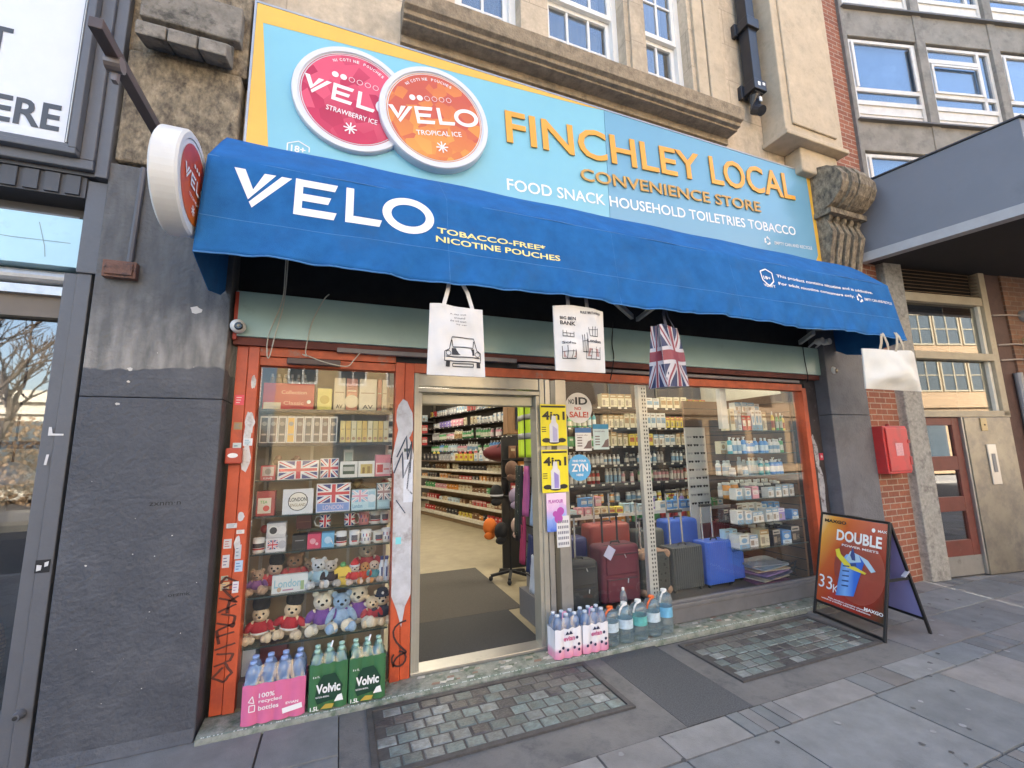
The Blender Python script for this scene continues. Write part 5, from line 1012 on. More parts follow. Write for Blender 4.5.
# ================================================================== red inlet cabinet on the brick
t = thing('inlet_cabinet', (6.2,-.1,1.3), 'red metal fire inlet cabinet fixed to the red brick wall', 'cabinet'); m_rc = M('cabinet red', (.50,.035,.035), .35, var=.08, sc=4, dirt=(.35,.04,.04), dsc=5)
MB().box(6.0,6.46,-.26,-.095,1.30,1.865).build('body', m_rc, t, .01)
MB().box(6.03,6.445,-.275,-.262,1.33,1.84).build('door', m_rc, t, .006)
b = MB(); b.box(6.17,6.31,-.278,-.2755,1.51,1.66); b.build('label_plate', M('cabinet label', (.58,.3,.32), .5, var=.3, sc=60), t)
b = MB(); b.box(6.42,6.462,-.28,-.24,1.40,1.50); b.box(6.42,6.46,-.281,-.25,1.66,1.70); b.lathe([(.02,0),(.02,.03)], (6.25,-.18,1.865), 'Z', 10); b.build('latch', M('latch red', (.3,.03,.03), .5), t)
t = thing('call_plate', (5.24,-.05,1.25), 'small red plate on the dark jamb beside the right red post', 'plate'); b = MB(); b.box(5.21,5.27,-.012,-.001,1.48,1.56); b.build('plate', M('plate red', (.55,.06,.09), .4), t)
b = MB(); b.disc((5.24,-.012,1.52), X, Z, .016, 0, .001, 14); b.build('button', M('plate pale', (.6,.45,.45), .4), t)
# ================================================================== drainpipe
t = thing('downpipe', (4.72,-.1,5.7), 'square black rainwater pipe ending on the stone wall above the sign', 'downpipe')
m_dp = M('pipe black', (.02,.022,.028), .35, var=.2)
b = MB(); b.box(4.60,4.74,-.19,-.05,5.98,11); b.build('pipe', m_dp, t, .004)
b = MB()
for z in (6.0,6.9): b.box(4.56,4.77,-.22,-.02,z,z+.14); b.box(4.53,4.58,-.06,-.0,z-.02,z+.16)
b.build('collar', m_dp, t, .006)
b = MB(); b.tube([(4.67,-.12,6.0),(4.67,-.12,5.8),(4.66,-.2,5.72)], [.075,.07,.06], 12); b.build('shoe', m_dp, t)
b = MB(); b.box(4.62,4.66,-.223,-.22,6.05,6.1); b.box(4.7,4.74,-.223,-.22,6.07,6.11); b.box(4.65,4.69,-.2,-.19,5.86,5.92); b.build('paper_scrap', m_wl, t)
# ================================================================== bottled water on the stone sill
def petmat(name, tint, body, amt):
    m = glass(name, tint, 2.6, 1.45); t = m.node_tree; N = t.nodes; L = t.links; o = N['Material Output']; last = o.inputs[0].links[0].from_socket
    df = N.new('ShaderNodeBsdfDiffuse'); df.inputs[0].default_value = (*body, 1); tl = N.new('ShaderNodeBsdfTranslucent'); tl.inputs[0].default_value = (*body, 1)
    a = N.new('ShaderNodeMixShader'); L.new(df.outputs[0], a.inputs[1]); L.new(tl.outputs[0], a.inputs[2])
    x = N.new('ShaderNodeMixShader'); x.inputs[0].default_value = amt; L.new(last, x.inputs[1]); L.new(a.outputs[0], x.inputs[2]); L.new(x.outputs[0], o.inputs[0]); return m
m_petb = petmat('blue bottle', (.75,.85,.95), (.42,.56,.80), .38); m_petg = petmat('green bottle', (.75,.9,.82), (.45,.68,.60), .35); m_pets = petmat('smoky bottle', (.8,.9,.93), (.55,.68,.74), .2)
m_water = M('shaded water', (.33,.42,.48), .15, var=.2, sc=12)
m_film = glass('clear film', (.95,.96,.98), 3.2, 1.45)
def bottle_mesh(name, rd, h, mats, ridges=3, neck=.12):
    b = MB(); pr = [(rd*.7,0),(rd,h*.03)]
    for k in range(ridges): z = h*(.08+.5*k/ridges); pr += [(rd,z),(rd*.92,z+h*.02),(rd,z+h*.04)]
    pr += [(rd,h*.74),(rd*.95,h*.82),(rd*.72,h*.89),(rd*.44,h*.93),(rd*.36,h*.94),(rd*.36,h*.95),(rd*.46,h*.95),(rd*.46,h),(rd*.3,h)]
    ms = [0]*(len(pr)-4)+[1]*3; b.lathe(pr, (0,0,0), 'Z', 16, ms=ms); return b.mesh(name, mats, True)
def wrapbox(mb, x0, x1, y0, y1, z0, z1, n, m=0, amp=.015):
    """Shrink film: follows the bottle rows with a rounded, wavy front."""
    def fr(u, v): return (x0+(x1-x0)*u, y0+amp*(1-abs(math.sin(math.pi*n*u)))*(1.2-.6*v), z0+(z1-z0)*v+.004*math.sin(u*23)*(v > .9))
    mb.grid(fr, n*8, 10, m); mb.grid(lambda u, v: (x1-(x1-x0)*u, y1-amp*(1-abs(math.sin(math.pi*n*u))), z0+(z1-z0)*v), n*6, 4, m)
    mb.grid(lambda u, v: (x1+.003*math.sin(u*9), y0+amp+(y1-y0-2*amp)*u, z0+(z1-z0)*v), 8, 4, m); mb.grid(lambda u, v: (x0-.003*math.sin(u*9), y1-amp-(y1-y0-2*amp)*u, z0+(z1-z0)*v), 8, 4, m)
def pack(label, x0, x1, y0, nx, ny, h, bm, filmmat, zf, group=None, rz=0):
    pitch = (x1-x0)/nx; t = thing('water_pack', ((x0+x1)/2, y0, .036), label, 'water pack', group)
    for i in range(nx):
        for k in range(ny):
            o = bpy.data.objects.new('bottle', bm); COL.objects.link(o); o.parent = t; o.matrix_parent_inverse = pinv(t); o.location = (x0+pitch*(i+.5), y0+pitch*(k+.5), .037); o.rotation_euler = (0,0,rnd.uniform(0,6))
    b = MB(); wrapbox(b, x0-.003, x1+.003, y0-.003, y0+pitch*ny+.003, .037, .036+zf, nx); f = b.build('wrap', filmmat, t, smooth=True)
    b = MB(); yb = y0+pitch*ny; c = [(x0,y0,.036+zf),(x1,y0,.036+zf),(x1,yb,.036+zf),(x0,yb,.036+zf)]; e = pitch*.35; h2 = .036+h*.93
    def sh_(u, v): a = u*4; i = int(a) % 4; p = Vector(c[i]).lerp(Vector(c[(i+1) % 4]), a-int(a)); q = Vector((x0+e+(p.x-x0)*(x1-x0-2*e)/(x1-x0), y0+e+(p.y-y0)*(yb-y0-2*e)/(yb-y0), h2+.006*math.sin(p.x*80+p.y*60))); r_ = p.lerp(q, v); return r_+Vector((0,-.006*math.sin(v*3.1)*math.sin(p.x*70),.004*math.sin(p.x*90)))
    b.grid(sh_, 48, 4); b.build('clear_film', m_film, t, smooth=True)
    return t, f
pk = M('pink film', (.62,.15,.30), .3, var=.08, sc=6); bmp = bottle_mesh('pink pack bottle', .042, .345, [m_petb, M('blue cap', (.25,.36,.62), .35)])
t, f = pack('pink shrink wrapped pack of eight water bottles on the stone sill', -.495, -.150, -.195, 4, 2, .345, bmp, pk, .225)
b = MB()
for k, (s, w_) in enumerate((('100%',.085),('recycled',.125),('bottles',.11))): b.text(s, (-.405,-.2,.185-.035*k), X, Z, .026, w_, 0, .015, lift=.003)
b.line([(-.44,.2),(-.46,.17),(-.43,.16),(-.44,.2)], .005, (0,-.199,0), X, Z, 0, .003); b.line([(-.455,.15),(-.425,.15),(-.425,.115),(-.455,.115),(-.455,.15)], .005, (0,-.199,0), X, Z, 0, .003)
b.poly([(-.27,.07),(-.16,.085),(-.165,.115),(-.275,.1)], (0,-.199,0), X, Z, lift=.003); b.text('EVIAN', (-.255,-.2,.12), X, Z, .014, .07, 0, .02, lift=.003); b.build('print', m_wl, f)
gn = M('green film', (.05,.155,.065), .3, var=.1, sc=6); bmg = bottle_mesh('green pack bottle', .036, .35, [m_petg, M('pale green cap', (.35,.55,.45), .35)])
for x0, lb in ((-.125,'left green wrapped pack of water bottles, next to the pink pack'),(.115,'right green wrapped pack of water bottles, against the red post')):
    t, f = pack(lb, x0, x0+.225, -.195, 3, 2,   .35, bmg, gn, .275, 'green packs of bottled water')
    b = MB(); b.poly([(x0+.05,.2),(x0+.08,.245),(x0+.15,.25),(x0+.2,.17),(x0+.19,.1),(x0+.05,.08),(x0+.035,.12)], (0,-.199,0), X, Z, lift=.003); b.build('print', M('dark green print', (.012,.05,.03), .4), f)
    b = MB(); b.text('Volvic', (x0+.04,-.2,.14), X, Z, .055, .145, 0, .035, lift=.005); b.text('6 x 1L', (x0+.02,-.2,.235), X, Z, .013, .04, 0, .02, lift=.004); b.text('NATURAL MINERAL', (x0+.04,-.2,.115), X, Z, .01, .08, 0, .01, lift=.005); b.poly([(x0+.15,.08),(x0+.17,.115),(x0+.195,.12),(x0+.205,.08)], (0,-.199,0), X, Z, lift=.005); b.text('1.5L', (x0+.01,-.2,.045), X, Z, .025, .05, 0, .03, lift=.004); b.build('print', m_wl, f)
    b = MB(); b.poly([(x0+.07,.05),(x0+.1,.075),(x0+.15,.07),(x0+.14,.045)], (0,-.199,0), X, Z, lift=.0045); b.build('print', M('ochre print', (.45,.33,.06), .4), f)
    b = MB(); b.bar((x0+.11,-.15,.36),(x0+.13,-.13,.42),.012,.004); b.build('carry_strap', m_wl, t)
wp = gradmat('white pink film', [(0,'D98AA8'),(.18,'E3A9C0'),(.3,'E6E4E8'),(1,'E2E4EA')], 'Z', .04, .3, .3); bmw = bottle_mesh('clear pack bottle', .038, .315, [m_petb, M('ice cap', (.55,.62,.72), .3)])
for x0, lb in ((1.625,'left white and pink pack of six water bottles beside the doorway'),(1.875,'right white and pink pack of six water bottles, against the single big bottles')):
    t, f = pack(lb, x0, x0+.232, -.2, 3, 2, .315, bmw, wp, .215, 'white and pink packs of water')
    b = MB(); b.text('evian', (x0+.065,-.206,.165), X, Z, .035, .1, 0, .03, lift=.004); b.build('print', M('evian pink', (.55,.12,.25), .4), f)
    b = MB(); b.poly([(x0+.08,.21),(x0+.1,.235),(x0+.115,.215),(x0+.13,.238),(x0+.15,.21)], (0,-.206,0), X, Z, lift=.004)
    for dx, dz in ((.03,.1),(.06,.12),(.1,.1),(.16,.11),(.2,.13),(.185,.18),(.2,.09)): b.disc((x0+dx,-.206,dz), X, Z, .012, 0, .004, 7)
    b.build('print', M('film navy', (.02,.025,.07), .4), f)
    b = MB(); b.tube([(x0+.09,-.15,.3),(x0+.1,-.14,.35),(x0+.13,-.13,.355),(x0+.14,-.11,.31)], .007, 6); b.build('carry_strap', M('pink strap', (.62,.3,.45), .4), t)
def big(label, x, y, h, rd, cap, lab, hand, mat):
    t = thing('water_bottle', (x,y,.036), label, 'bottle', 'big water bottles on the stone sill'); T0 = Matrix.Translation((x,y,.036)); b = MB(); b.T = T0
    pr = [(rd*.75,0),(rd,.012)]
    for k in range(4): z = .03+k*.018; pr += [(rd,z),(rd*.94,z+.006)]
    pr += [(rd,h*.36),(rd*.96,h*.38),(rd*.96,h*.6),(rd,h*.62),(rd*.99,h*.74),(rd*.94,h*.82),(rd*.76,h*.89),(rd*.42,h*.935),(rd*.3,h*.945),(rd*.28,h*.955)]
    b.lathe(pr, n=20); b.build('body', mat, t, smooth=True)
    b = MB(); b.T = T0; b.lathe([(rd*.975,h*.375),(rd*.975,h*.605)], n=24, caps=False); b.build('label_band', lab, t, smooth=True)
    b = MB(); b.T = T0; b.lathe([(rd*.34,h*.94),(rd*.38,h*.942),(rd*.38,h*.99),(rd*.3,h)], n=14); b.build('cap', cap, t)
    if hand: b = MB(); b.T = T0; b.tube([(-.0,-rd*.3,h*.95),(-rd*.6,-rd*.5,h*.94),(-rd*.95,-rd*.55,h*.85),(-rd*1.0,-rd*.4,h*.72)], .008, 6); b.build('grip', hand, t)
lb1 = M('pale label', (.5,.6,.66), .4, var=.25, sc=30); lb2 = M('green aqua label', (.12,.42,.40), .4, var=.35, sc=25); oc = M('orange cap', (.72,.13,.02), .4); wc = M('white cap', (.72,.72,.7), .4)
big('big water bottle with an orange cap, nearest the white and pink packs', 2.178,-.125,.30,.07,oc,lb1,oc,m_pets); big('big water bottle with a white grip and pale label', 2.322,-.125,.315,.072,wc,lb1,wc,m_pets); big('big water bottle with a white grip and a green aqua label', 2.472,-.12,.315,.073,wc,lb2,wc,m_pets); big('big water bottle with an orange cap, second from the right end of the row', 2.622,-.11,.325,.072,oc,lb1,oc,m_pets); big('big water bottle with a white cap at the right end of the row', 2.77,-.10,.36,.07,wc,M('blue label', (.16,.42,.62), .4, var=.25, sc=25),wc,m_pets); big('smaller big bottle standing behind the row before the burgundy suitcase', 2.385,-.035,.40,.032,wc,lb1,None,m_pets)
# ================================================================== left window display
ds = thing('display_shelves', (-.1,.25,.2), 'glass display shelves of gifts and toys behind the left window', 'shelves')
SZ = [1.98,1.735,1.475,1.23,.98,.70,.385]
m_sg = glass('shelf glass', (.86,.93,.9), 1.5, 1.5); m_se = M('shelf edge', (.03,.05,.045), .3); m_blk = M('black shelf', (.02,.02,.021), .5)
for k, z in enumerate(SZ):
    b = MB(); b.box(-.545,.375,.062,.36,z-.008,z,0 if k > 1 else 1); b.box(-.545,.375,.055,.061,z-.009,z+.001,1) if k > 1 else b.box(-.545,.375,.052,.061,z-.02,z+.004,1); b.build('shelf', [m_sg, m_se if k > 1 else m_blk], ds)
b = MB(); b.box(-.60,.38,.40,.42,.05,1.46); b.build('back_board', M('tan board', (.36,.28,.19), .8, var=.15, sc=3), ds)
b = MB(); b.box(-.60,.38,.40,.42,1.464,2.6); b.build('back_board', M('grey back board', (.27,.26,.23), .8, var=.2, sc=3), ds)
b = MB()
for x in (-.535,-.22,.08,.36): b.box(x,x+.022,.37,.395,.06,2.28)
b.build('upright', M('upright steel', (.4,.38,.34), .4, .4), ds)
def P_(c, r=.5, v=.08): return M('ware %s %.1f' % (','.join('%.2f' % x for x in c), r), c, r, var=v, sc=15)
def ware(label, cat, x0, w_, z0, h, y0=.09, d=.1, base=(.6,.6,.6), prints=(), name=None, group=None, rx=0):
    """A boxed item: body plus flat printed shapes on its front; prints are (kind, args..., colour)."""
    mats = [P_(base)]; b = MB(); b.box(x0,x0+w_,y0,y0+d,z0+.001,z0+h)
    def mi(c):
        m = P_(c, .45)
        if m not in mats: mats.append(m)
        return mats.index(m)
    F = lambda a, c, l: (x0+w_*a, y0-.0008-.0005*l, z0+h*c)
    for n, p in enumerate(prints):
        k = p[0]
        if k == 'r': _, a0, c0, a1, c1, col = p; b.add([F(a0,c0,n),F(a1,c0,n),F(a1,c1,n),F(a0,c1,n)], [(0,1,2,3)], mi(col))
        elif k == 'o': _, a, c, r_, col = p; b.add([F(a+r_*math.cos(i*.3927)*h/w_, c+r_*math.sin(i*.3927), n) for i in range(16)], [tuple(range(16))], mi(col))
        elif k == 't': _, s, a, c, hh, ww, col = p; b.text(s, (0,0,0), X, Z, hh*h, ww*w_, mi(col), .02, warp=lambda u, v, l, a=a, c=c, n=n: (x0+w_*a+u, y0-.0008-.0005*n, z0+h*c+v))
        elif k == 'flag':
            i0, i1, i2 = mi(p[1]), mi(p[2]), mi(p[3]); a0, c0, a1, c1 = p[4:] if len(p) > 4 else (.03,.03,.97,.97)
            flag(b, lambda a, c, l: F(a0+(a1-a0)*a, c0+(c1-c0)*c, n+l), i0, i1, i2)
    return tag(b.build(name or cat.replace(' ', '_'), mats), label, cat, group)
fb, fw, fr_ = (.025,.04,.18), (.66,.66,.68), (.5,.04,.06)
Wh, Cr, Rd, Bk, Yl, Bl, Pk, Gn, Gy = (.66,.65,.62), (.62,.54,.36), (.42,.03,.03), (.025,.025,.027), (.7,.5,.08), (.08,.2,.5), (.62,.2,.3), (.12,.35,.12), (.3,.3,.31)
z = SZ[0]
ware('big red gift carton on the top left shelf', 'box', -.54, .34, z, .2, .1, .18, Rd, [('t','Collection',.35,.6,.14,.5,(.6,.25,.2)),('t','Classic',.4,.2,.14,.4,(.6,.25,.2)),('o',.9,.32,.07,Wh),('r',.02,.02,.35,.28,Cr)])
ware('yellow box between the red gift carton and the cream cartons', 'box', -.175, .1, z, .17, .1, .12, (.62,.55,.15), [('o',.5,.5,.2,(.45,.35,.05))])
for k, (x, w_, c) in enumerate(((-.06,.08,Cr),(.03,.08,(.5,.2,.13)),(.125,.13,(.65,.6,.45)),(.265,.03,(.4,.12,.08)),(.30,.035,Cr))):  # cream and reddish tints paint in the reflected sunlit building opposite
    ware(['cream carton left of a terracotta one, top left shelf','terracotta patterned carton between cream ones, top left shelf','widest cream carton on the top left shelf','narrow dark red carton on the top left shelf','thin cream carton at the right end of the top left shelf'][k], 'carton', x, w_, z, .26, .12, .12, c, [('r',.1,.55,.9,.58,(.4,.3,.2)),('t','AV',.2,.08,.12,.6,Bk)] if k != 1 else [('o',.5,.3,.2,Cr),('r',.1,.6,.9,.64,Cr)])
b = MB()
for k in range(6): x = -.50+k*.045; b.lathe([(.016,0),(.016,.05),(.008,.06),(.007,.075)], (x,.2,z+.2), n=8, m=0); b.lathe([(.009,.06),(.009,.085)], (x,.2,z+.2), n=8, m=1)
b.box(-.54,-.24,.15,.26,z+.19,z+.2005, 2); tag(b.build('bottle_tray', [P_((.3,.28,.24)), P_(Wh), P_(Bk)]), 'tray of tiny white topped bottles on top of the red gift carton', 'tray')
z = SZ[1]
for k in range(9):
    c = (.6,.35,.06) if k == 3 else ((.05,.05,.06),(.1,.07,.07),(.06,.07,.08))[k % 3]
    ware('boxed figurine with an amber front, fourth from the left on the second shelf' if k == 3 else 'dark boxed figurine in a white edged carton on the second shelf', 'carton', -.545+k*.058, .054, z, .20, .1, .06, Wh, [('r',.12,.06,.88,.94,c),('o',.5,.72,.08,(.25,.24,.22)),('r',.2,.3,.8,.36,(.4,.35,.33)),('r',.1,.0,.9,.05,(.5,.5,.55))], 'figurine_carton', 'dark boxed figurines on the second shelf')
for k in range(9):
    c = ((.62,.5,.2),(.6,.42,.12),(.62,.56,.35))[k % 3]
    ware(['honey yellow slim carton','amber slim carton','cream slim carton'][k % 3]+' in the right half of the second shelf', 'carton', -.005+k*.04, .036, z, .17, .1, .05, c, [('r',.2,.6,.8,.64,(.35,.25,.1)),('o',.5,.2,.07,(.35,.2,.1))], 'slim_carton', 'slim cartons on the second shelf')
z = SZ[2]
ware('small red framed picture card left of the long union flag box', 'picture', -.525, .095, z, .105, .12, .02, (.45,.08,.08), [('r',.12,.28,.88,.9,(.5,.42,.36)),('o',.5,.58,.2,(.3,.25,.2)),('t','KING',.2,.06,.14,.6,Wh)])
ware('long union flag box on the third shelf', 'box', -.415, .27, z, .135, .11, .1, fw, [('flag',fb,fw,fr_)])
ware('short union flag box against the right end of the long one', 'box', -.135, .13, z, .145, .14, .1, fw, [('flag',fb,fw,fr_)])
ware('white photo frame with a dark landscape, third shelf', 'photo frame', .005, .125, z, .12, .1, .03, Wh, [('r',.16,.2,.84,.8,(.08,.1,.06)),('r',.18,.4,.82,.66,(.4,.4,.36))])
ware('white photo frame with a golden group picture, third shelf', 'photo frame', .135, .12, z, .12, .1, .03, Wh, [('r',.14,.2,.86,.8,(.5,.38,.12)),('r',.25,.22,.4,.6,(.25,.15,.05)),('r',.55,.22,.72,.66,(.3,.2,.06))])
ware('pink gift box printed with a red bus at the right of the third shelf', 'box', .26, .115, z, .165, .1, .08, (.6,.2,.24), [('r',.05,.1,.95,.62,(.65,.5,.5)),('r',.12,.18,.5,.55,(.45,.05,.05)),('r',.55,.3,.9,.36,(.5,.1,.1))])
ware('pale carton standing behind the photo frames', 'carton', .03, .07, z, .21, .24, .06, (.55,.55,.5), [('r',.1,.5,.9,.9,(.35,.42,.38))])
for k, (x, w_) in enumerate(((-.47,.18),)):
    b = MB(); r = random.Random(9)
    for i in range(16): b.ell((x+r.uniform(0,w_), .24+r.uniform(0,.08), z+.03+r.uniform(0,.13)), (.025,.02,.025), 8, 6, r.choice((0,1)))
    tag(b.build('trinket_pile', [P_((.1,.03,.03)), P_((.28,.14,.12))]), 'dark red trinkets heaped behind the long union flag box', 'trinkets')
z = SZ[3]
ware('red and cream boxed tin at the left end of the fourth shelf', 'box', -.535, .115, z, .17, .1, .08, (.35,.06,.05), [('r',.08,.1,.8,.72,(.6,.55,.45)),('t','TEA',.2,.5,.12,.4,Gn),('o',.55,.3,.12,(.55,.08,.06))])
ware('white square plaque with a black city roundel on the fourth shelf', 'plaque', -.37, .2, z, .175, .1, .02, (.6,.62,.66), [('o',.5,.5,.38,Bk),('o',.5,.5,.35,(.68,.66,.6)),('t','LONDON',.22,.5,.16,.56,Bk),('t','ENGLAND',.25,.3,.12,.5,(.3,.25,.15))])
ware('union flag plaque with a printed skyline on the fourth shelf', 'plaque', -.15, .235, z, .205, .1, .03, (.62,.63,.7), [('flag',fb,fw,fr_,.03,.32,.97,.97),('r',.03,.03,.97,.3,(.2,.3,.6)),('t','LONDON',.2,.08,.16,.6,(.55,.5,.65))])
ware('pale blue union flag box right of the flag plaque', 'box', .095, .175, z, .15, .1, .09, (.42,.6,.68), [('flag',(.2,.42,.62),(.62,.66,.7),(.62,.3,.4),.02,.4,.66,.98),('t','London',.05,.1,.2,.4,(.15,.3,.45)),('r',.7,.1,.96,.9,(.3,.5,.62)),('o',.83,.55,.2,(.6,.66,.7))])
ware('dark teal union flag box at the right end of the fourth shelf', 'box', .28, .095, z, .19, .1, .09, (.3,.45,.5), [('flag',(.06,.1,.16),(.6,.62,.62),(.3,.2,.22),.02,.35,.98,.98),('r',.1,.08,.9,.28,(.35,.55,.62))])
b = MB(); r = random.Random(10)
for i in range(34): b.ell((.02+r.uniform(0,.33), .24+r.uniform(0,.09), z+.02+r.uniform(0,.2)), (.03,.02,.022), 8, 6, r.choice((0,1,2)))
tag(b.build('keyring_pile', [P_((.22,.12,.05)), P_((.3,.2,.08)), P_((.25,.06,.05))]), 'brown and gold keyrings heaped behind the pale blue flag boxes', 'trinkets')
# mugs
def mug(label, x, y, z, rd, h, body, pat, side=1, rz=0):
    b = MB(); mats = [P_(body, .2, .03)]
    b.lathe([(rd*.85,0),(rd,.008),(rd,h),(rd*.93,h),(rd*.9,h*.1)], (x,y,z), n=22)
    cxh = x+side*rd; b.tube([(cxh-side*.004, y-.01, z+h*.85),(cxh+side*.022,y-.014,z+h*.82),(cxh+side*.034,y-.016,z+h*.5),(cxh+side*.022,y-.014,z+h*.2),(cxh-side*.004,y-.01,z+h*.15)], .0065, 6)
    C = lambda a0, a1, c0, c1: (lambda a, c, l: (x+(rd+.0006+.0004*l)*math.sin(a0+(a1-a0)*a), y-(rd+.0006+.0004*l)*math.cos(a0+(a1-a0)*a), z+h*(c0+(c1-c0)*c)))
    def patch(F, col, a0, c0, a1, c1, l=1):
        m = P_(col, .25)
        if m not in mats: mats.append(m)
        n = 6; b.add([F(a0+(a1-a0)*i/n, cc, l) for i in range(n+1) for cc in (c0, c1)], [(2*i,2*i+2,2*i+3,2*i+1) for i in range(n)], mats.index(m))
    F = C(-1.2,1.2,.06,.94)
    if pat == 'flag':
        patch(F, fb, 0,0,1,1, 0)
        for k in range(6):
            t0 = k/6; t1 = (k+1)/6; mm = P_(fw, .25); mats.append(mm) if mm not in mats else 0
            b.add([F(t0,max(0,t0-.1),1),F(t1,max(0,t1-.1),1),F(t1,min(1,t1+.1),1),F(t0,min(1,t0+.1),1)], [(0,1,2,3)], mats.index(mm)); b.add([F(t0,max(0,1-t0-.1),1.2),F(t1,max(0,1-t1-.1),1.2),F(t1,min(1,1-t1+.1),1.2),F(t0,min(1,1-t0+.1),1.2)], [(0,1,2,3)], mats.index(mm))
        patch(F, fw, .38,0,.62,1,2); patch(F, fw, 0,.34,1,.66,2.5); patch(F, fr_, .43,0,.57,1,3); patch(F, fr_, 0,.41,1,.59,3.5)
    elif pat == 'pic': patch(F, (.1,.1,.12), .25,.3,.75,.75); patch(F, (.5,.08,.08), .3,.2,.7,.32,2)
    elif pat == 'spots':
        for i in range(7): patch(F, ((.5,.08,.1),(.08,.1,.3),(.1,.1,.1))[i % 3], .08+.13*i, .2+.35*(i % 2), .16+.13*i, .45+.35*(i % 2))
    elif pat == 'band': patch(F, (.08,.07,.07), 0,.35,1,.7); patch(F, (.4,.06,.06), 0,.2,1,.32,2)
    return tag(b.build('mug', mats, smooth=True), label, 'mug', 'souvenir mugs on the fifth shelf')
z = SZ[4]; zr = z+.125
b = MB(); b.box(-.27,.375,.17,.33,zr-.006,zr,0); b.box(-.27,.375,.165,.17,zr-.007,zr+.001,1)
for x in (-.26,.05,.36): b.box(x,x+.008,.2,.32,z,zr-.006,0)
b.build('riser', [m_sg, m_se], ds)
for k, (x, pat, s, lb) in enumerate(((-.085,'flag',-1,'union flag mug with its handle to the left, upper row'),(.09,'flag',1,'union flag mug with its handle to the right, upper row'),(.195,'spots',-1,'mug with a busy red pattern beside the flag mugs, upper row'),(.28,'band',-1,'mug with a dark red band, upper row'),(.352,'pic',1,'pale mug at the right end of the upper row'))):
    mug(lb, x, .22, zr, .04, .1, (.66,.65,.63) if k != 2 else (.5,.2,.2), pat, s)
for k, (x, pat, s, lb) in enumerate(((-.505,'band',1,'red and white mug at the left end of the lower row'),(.035,'band',-1,'white mug with a dark band, lower row'),(.125,'pic',1,'white mug with a brown picture, lower row'),(.21,'spots',1,'white mug with coloured spots, lower row'),(.30,'pic',1,'wide cream cup with a thin handle, lower row'),(.358,'spots',1,'pale cup at the right end of the lower row'))):
    mug(lb, x, .12, z, .038 if k != 4 else .044, .1 if k != 4 else .085, (.67,.66,.64) if k != 4 else (.6,.57,.48), pat, s)
ware('white mug carton with a printed black mug, standing over another', 'carton', -.46, .12, z+.095, .1, .1, .1, (.5,.5,.52), [('o',.35,.5,.35,(.62,.62,.6)),('o',.35,.5,.24,Bk),('o',.8,.5,.3,(.6,.6,.6))])
ware('white mug carton with a printed flag mug, under another', 'carton', -.46, .125, z, .093, .1, .1, (.6,.6,.62), [('flag',fb,fw,fr_,.1,.2,.6,.85),('o',.82,.5,.3,(.4,.4,.44))])
ware('black cube carton left of the red and blue ones', 'carton', -.295, .095, z, .1, .1, .09, Bk, [('r',.2,.6,.8,.66,Gy)])
ware('red cube carton between the black and the blue one', 'carton', -.195, .09, z, .1, .1, .09, (.5,.06,.12), [('o',.4,.5,.2,(.6,.3,.35)),('o',.7,.3,.1,(.62,.4,.45))])
ware('light blue cube carton right of the red one', 'carton', -.1, .085, z, .1, .1, .09, (.15,.38,.6), [('o',.5,.5,.25,(.4,.55,.7))])
ware('dark brown leather notebook leaning behind the cube cartons', 'notebook', -.285, .105, zr, .1, .24, .03, (.10,.03,.028), [('r',.1,.45,.9,.5,(.2,.08,.06))])
for x, lb in ((-.54,'tan souvenir bundle at the left of the fifth shelf'),):
    b = MB(); b.ell((-.515,.24,z+.07), (.03,.03,.07)); b.ell((-.49,.24,z+.14), (.03,.03,.03), m=1); tag(b.build('souvenir_bundle', [P_((.3,.22,.14)), P_((.4,.08,.06))]), lb, 'trinkets')
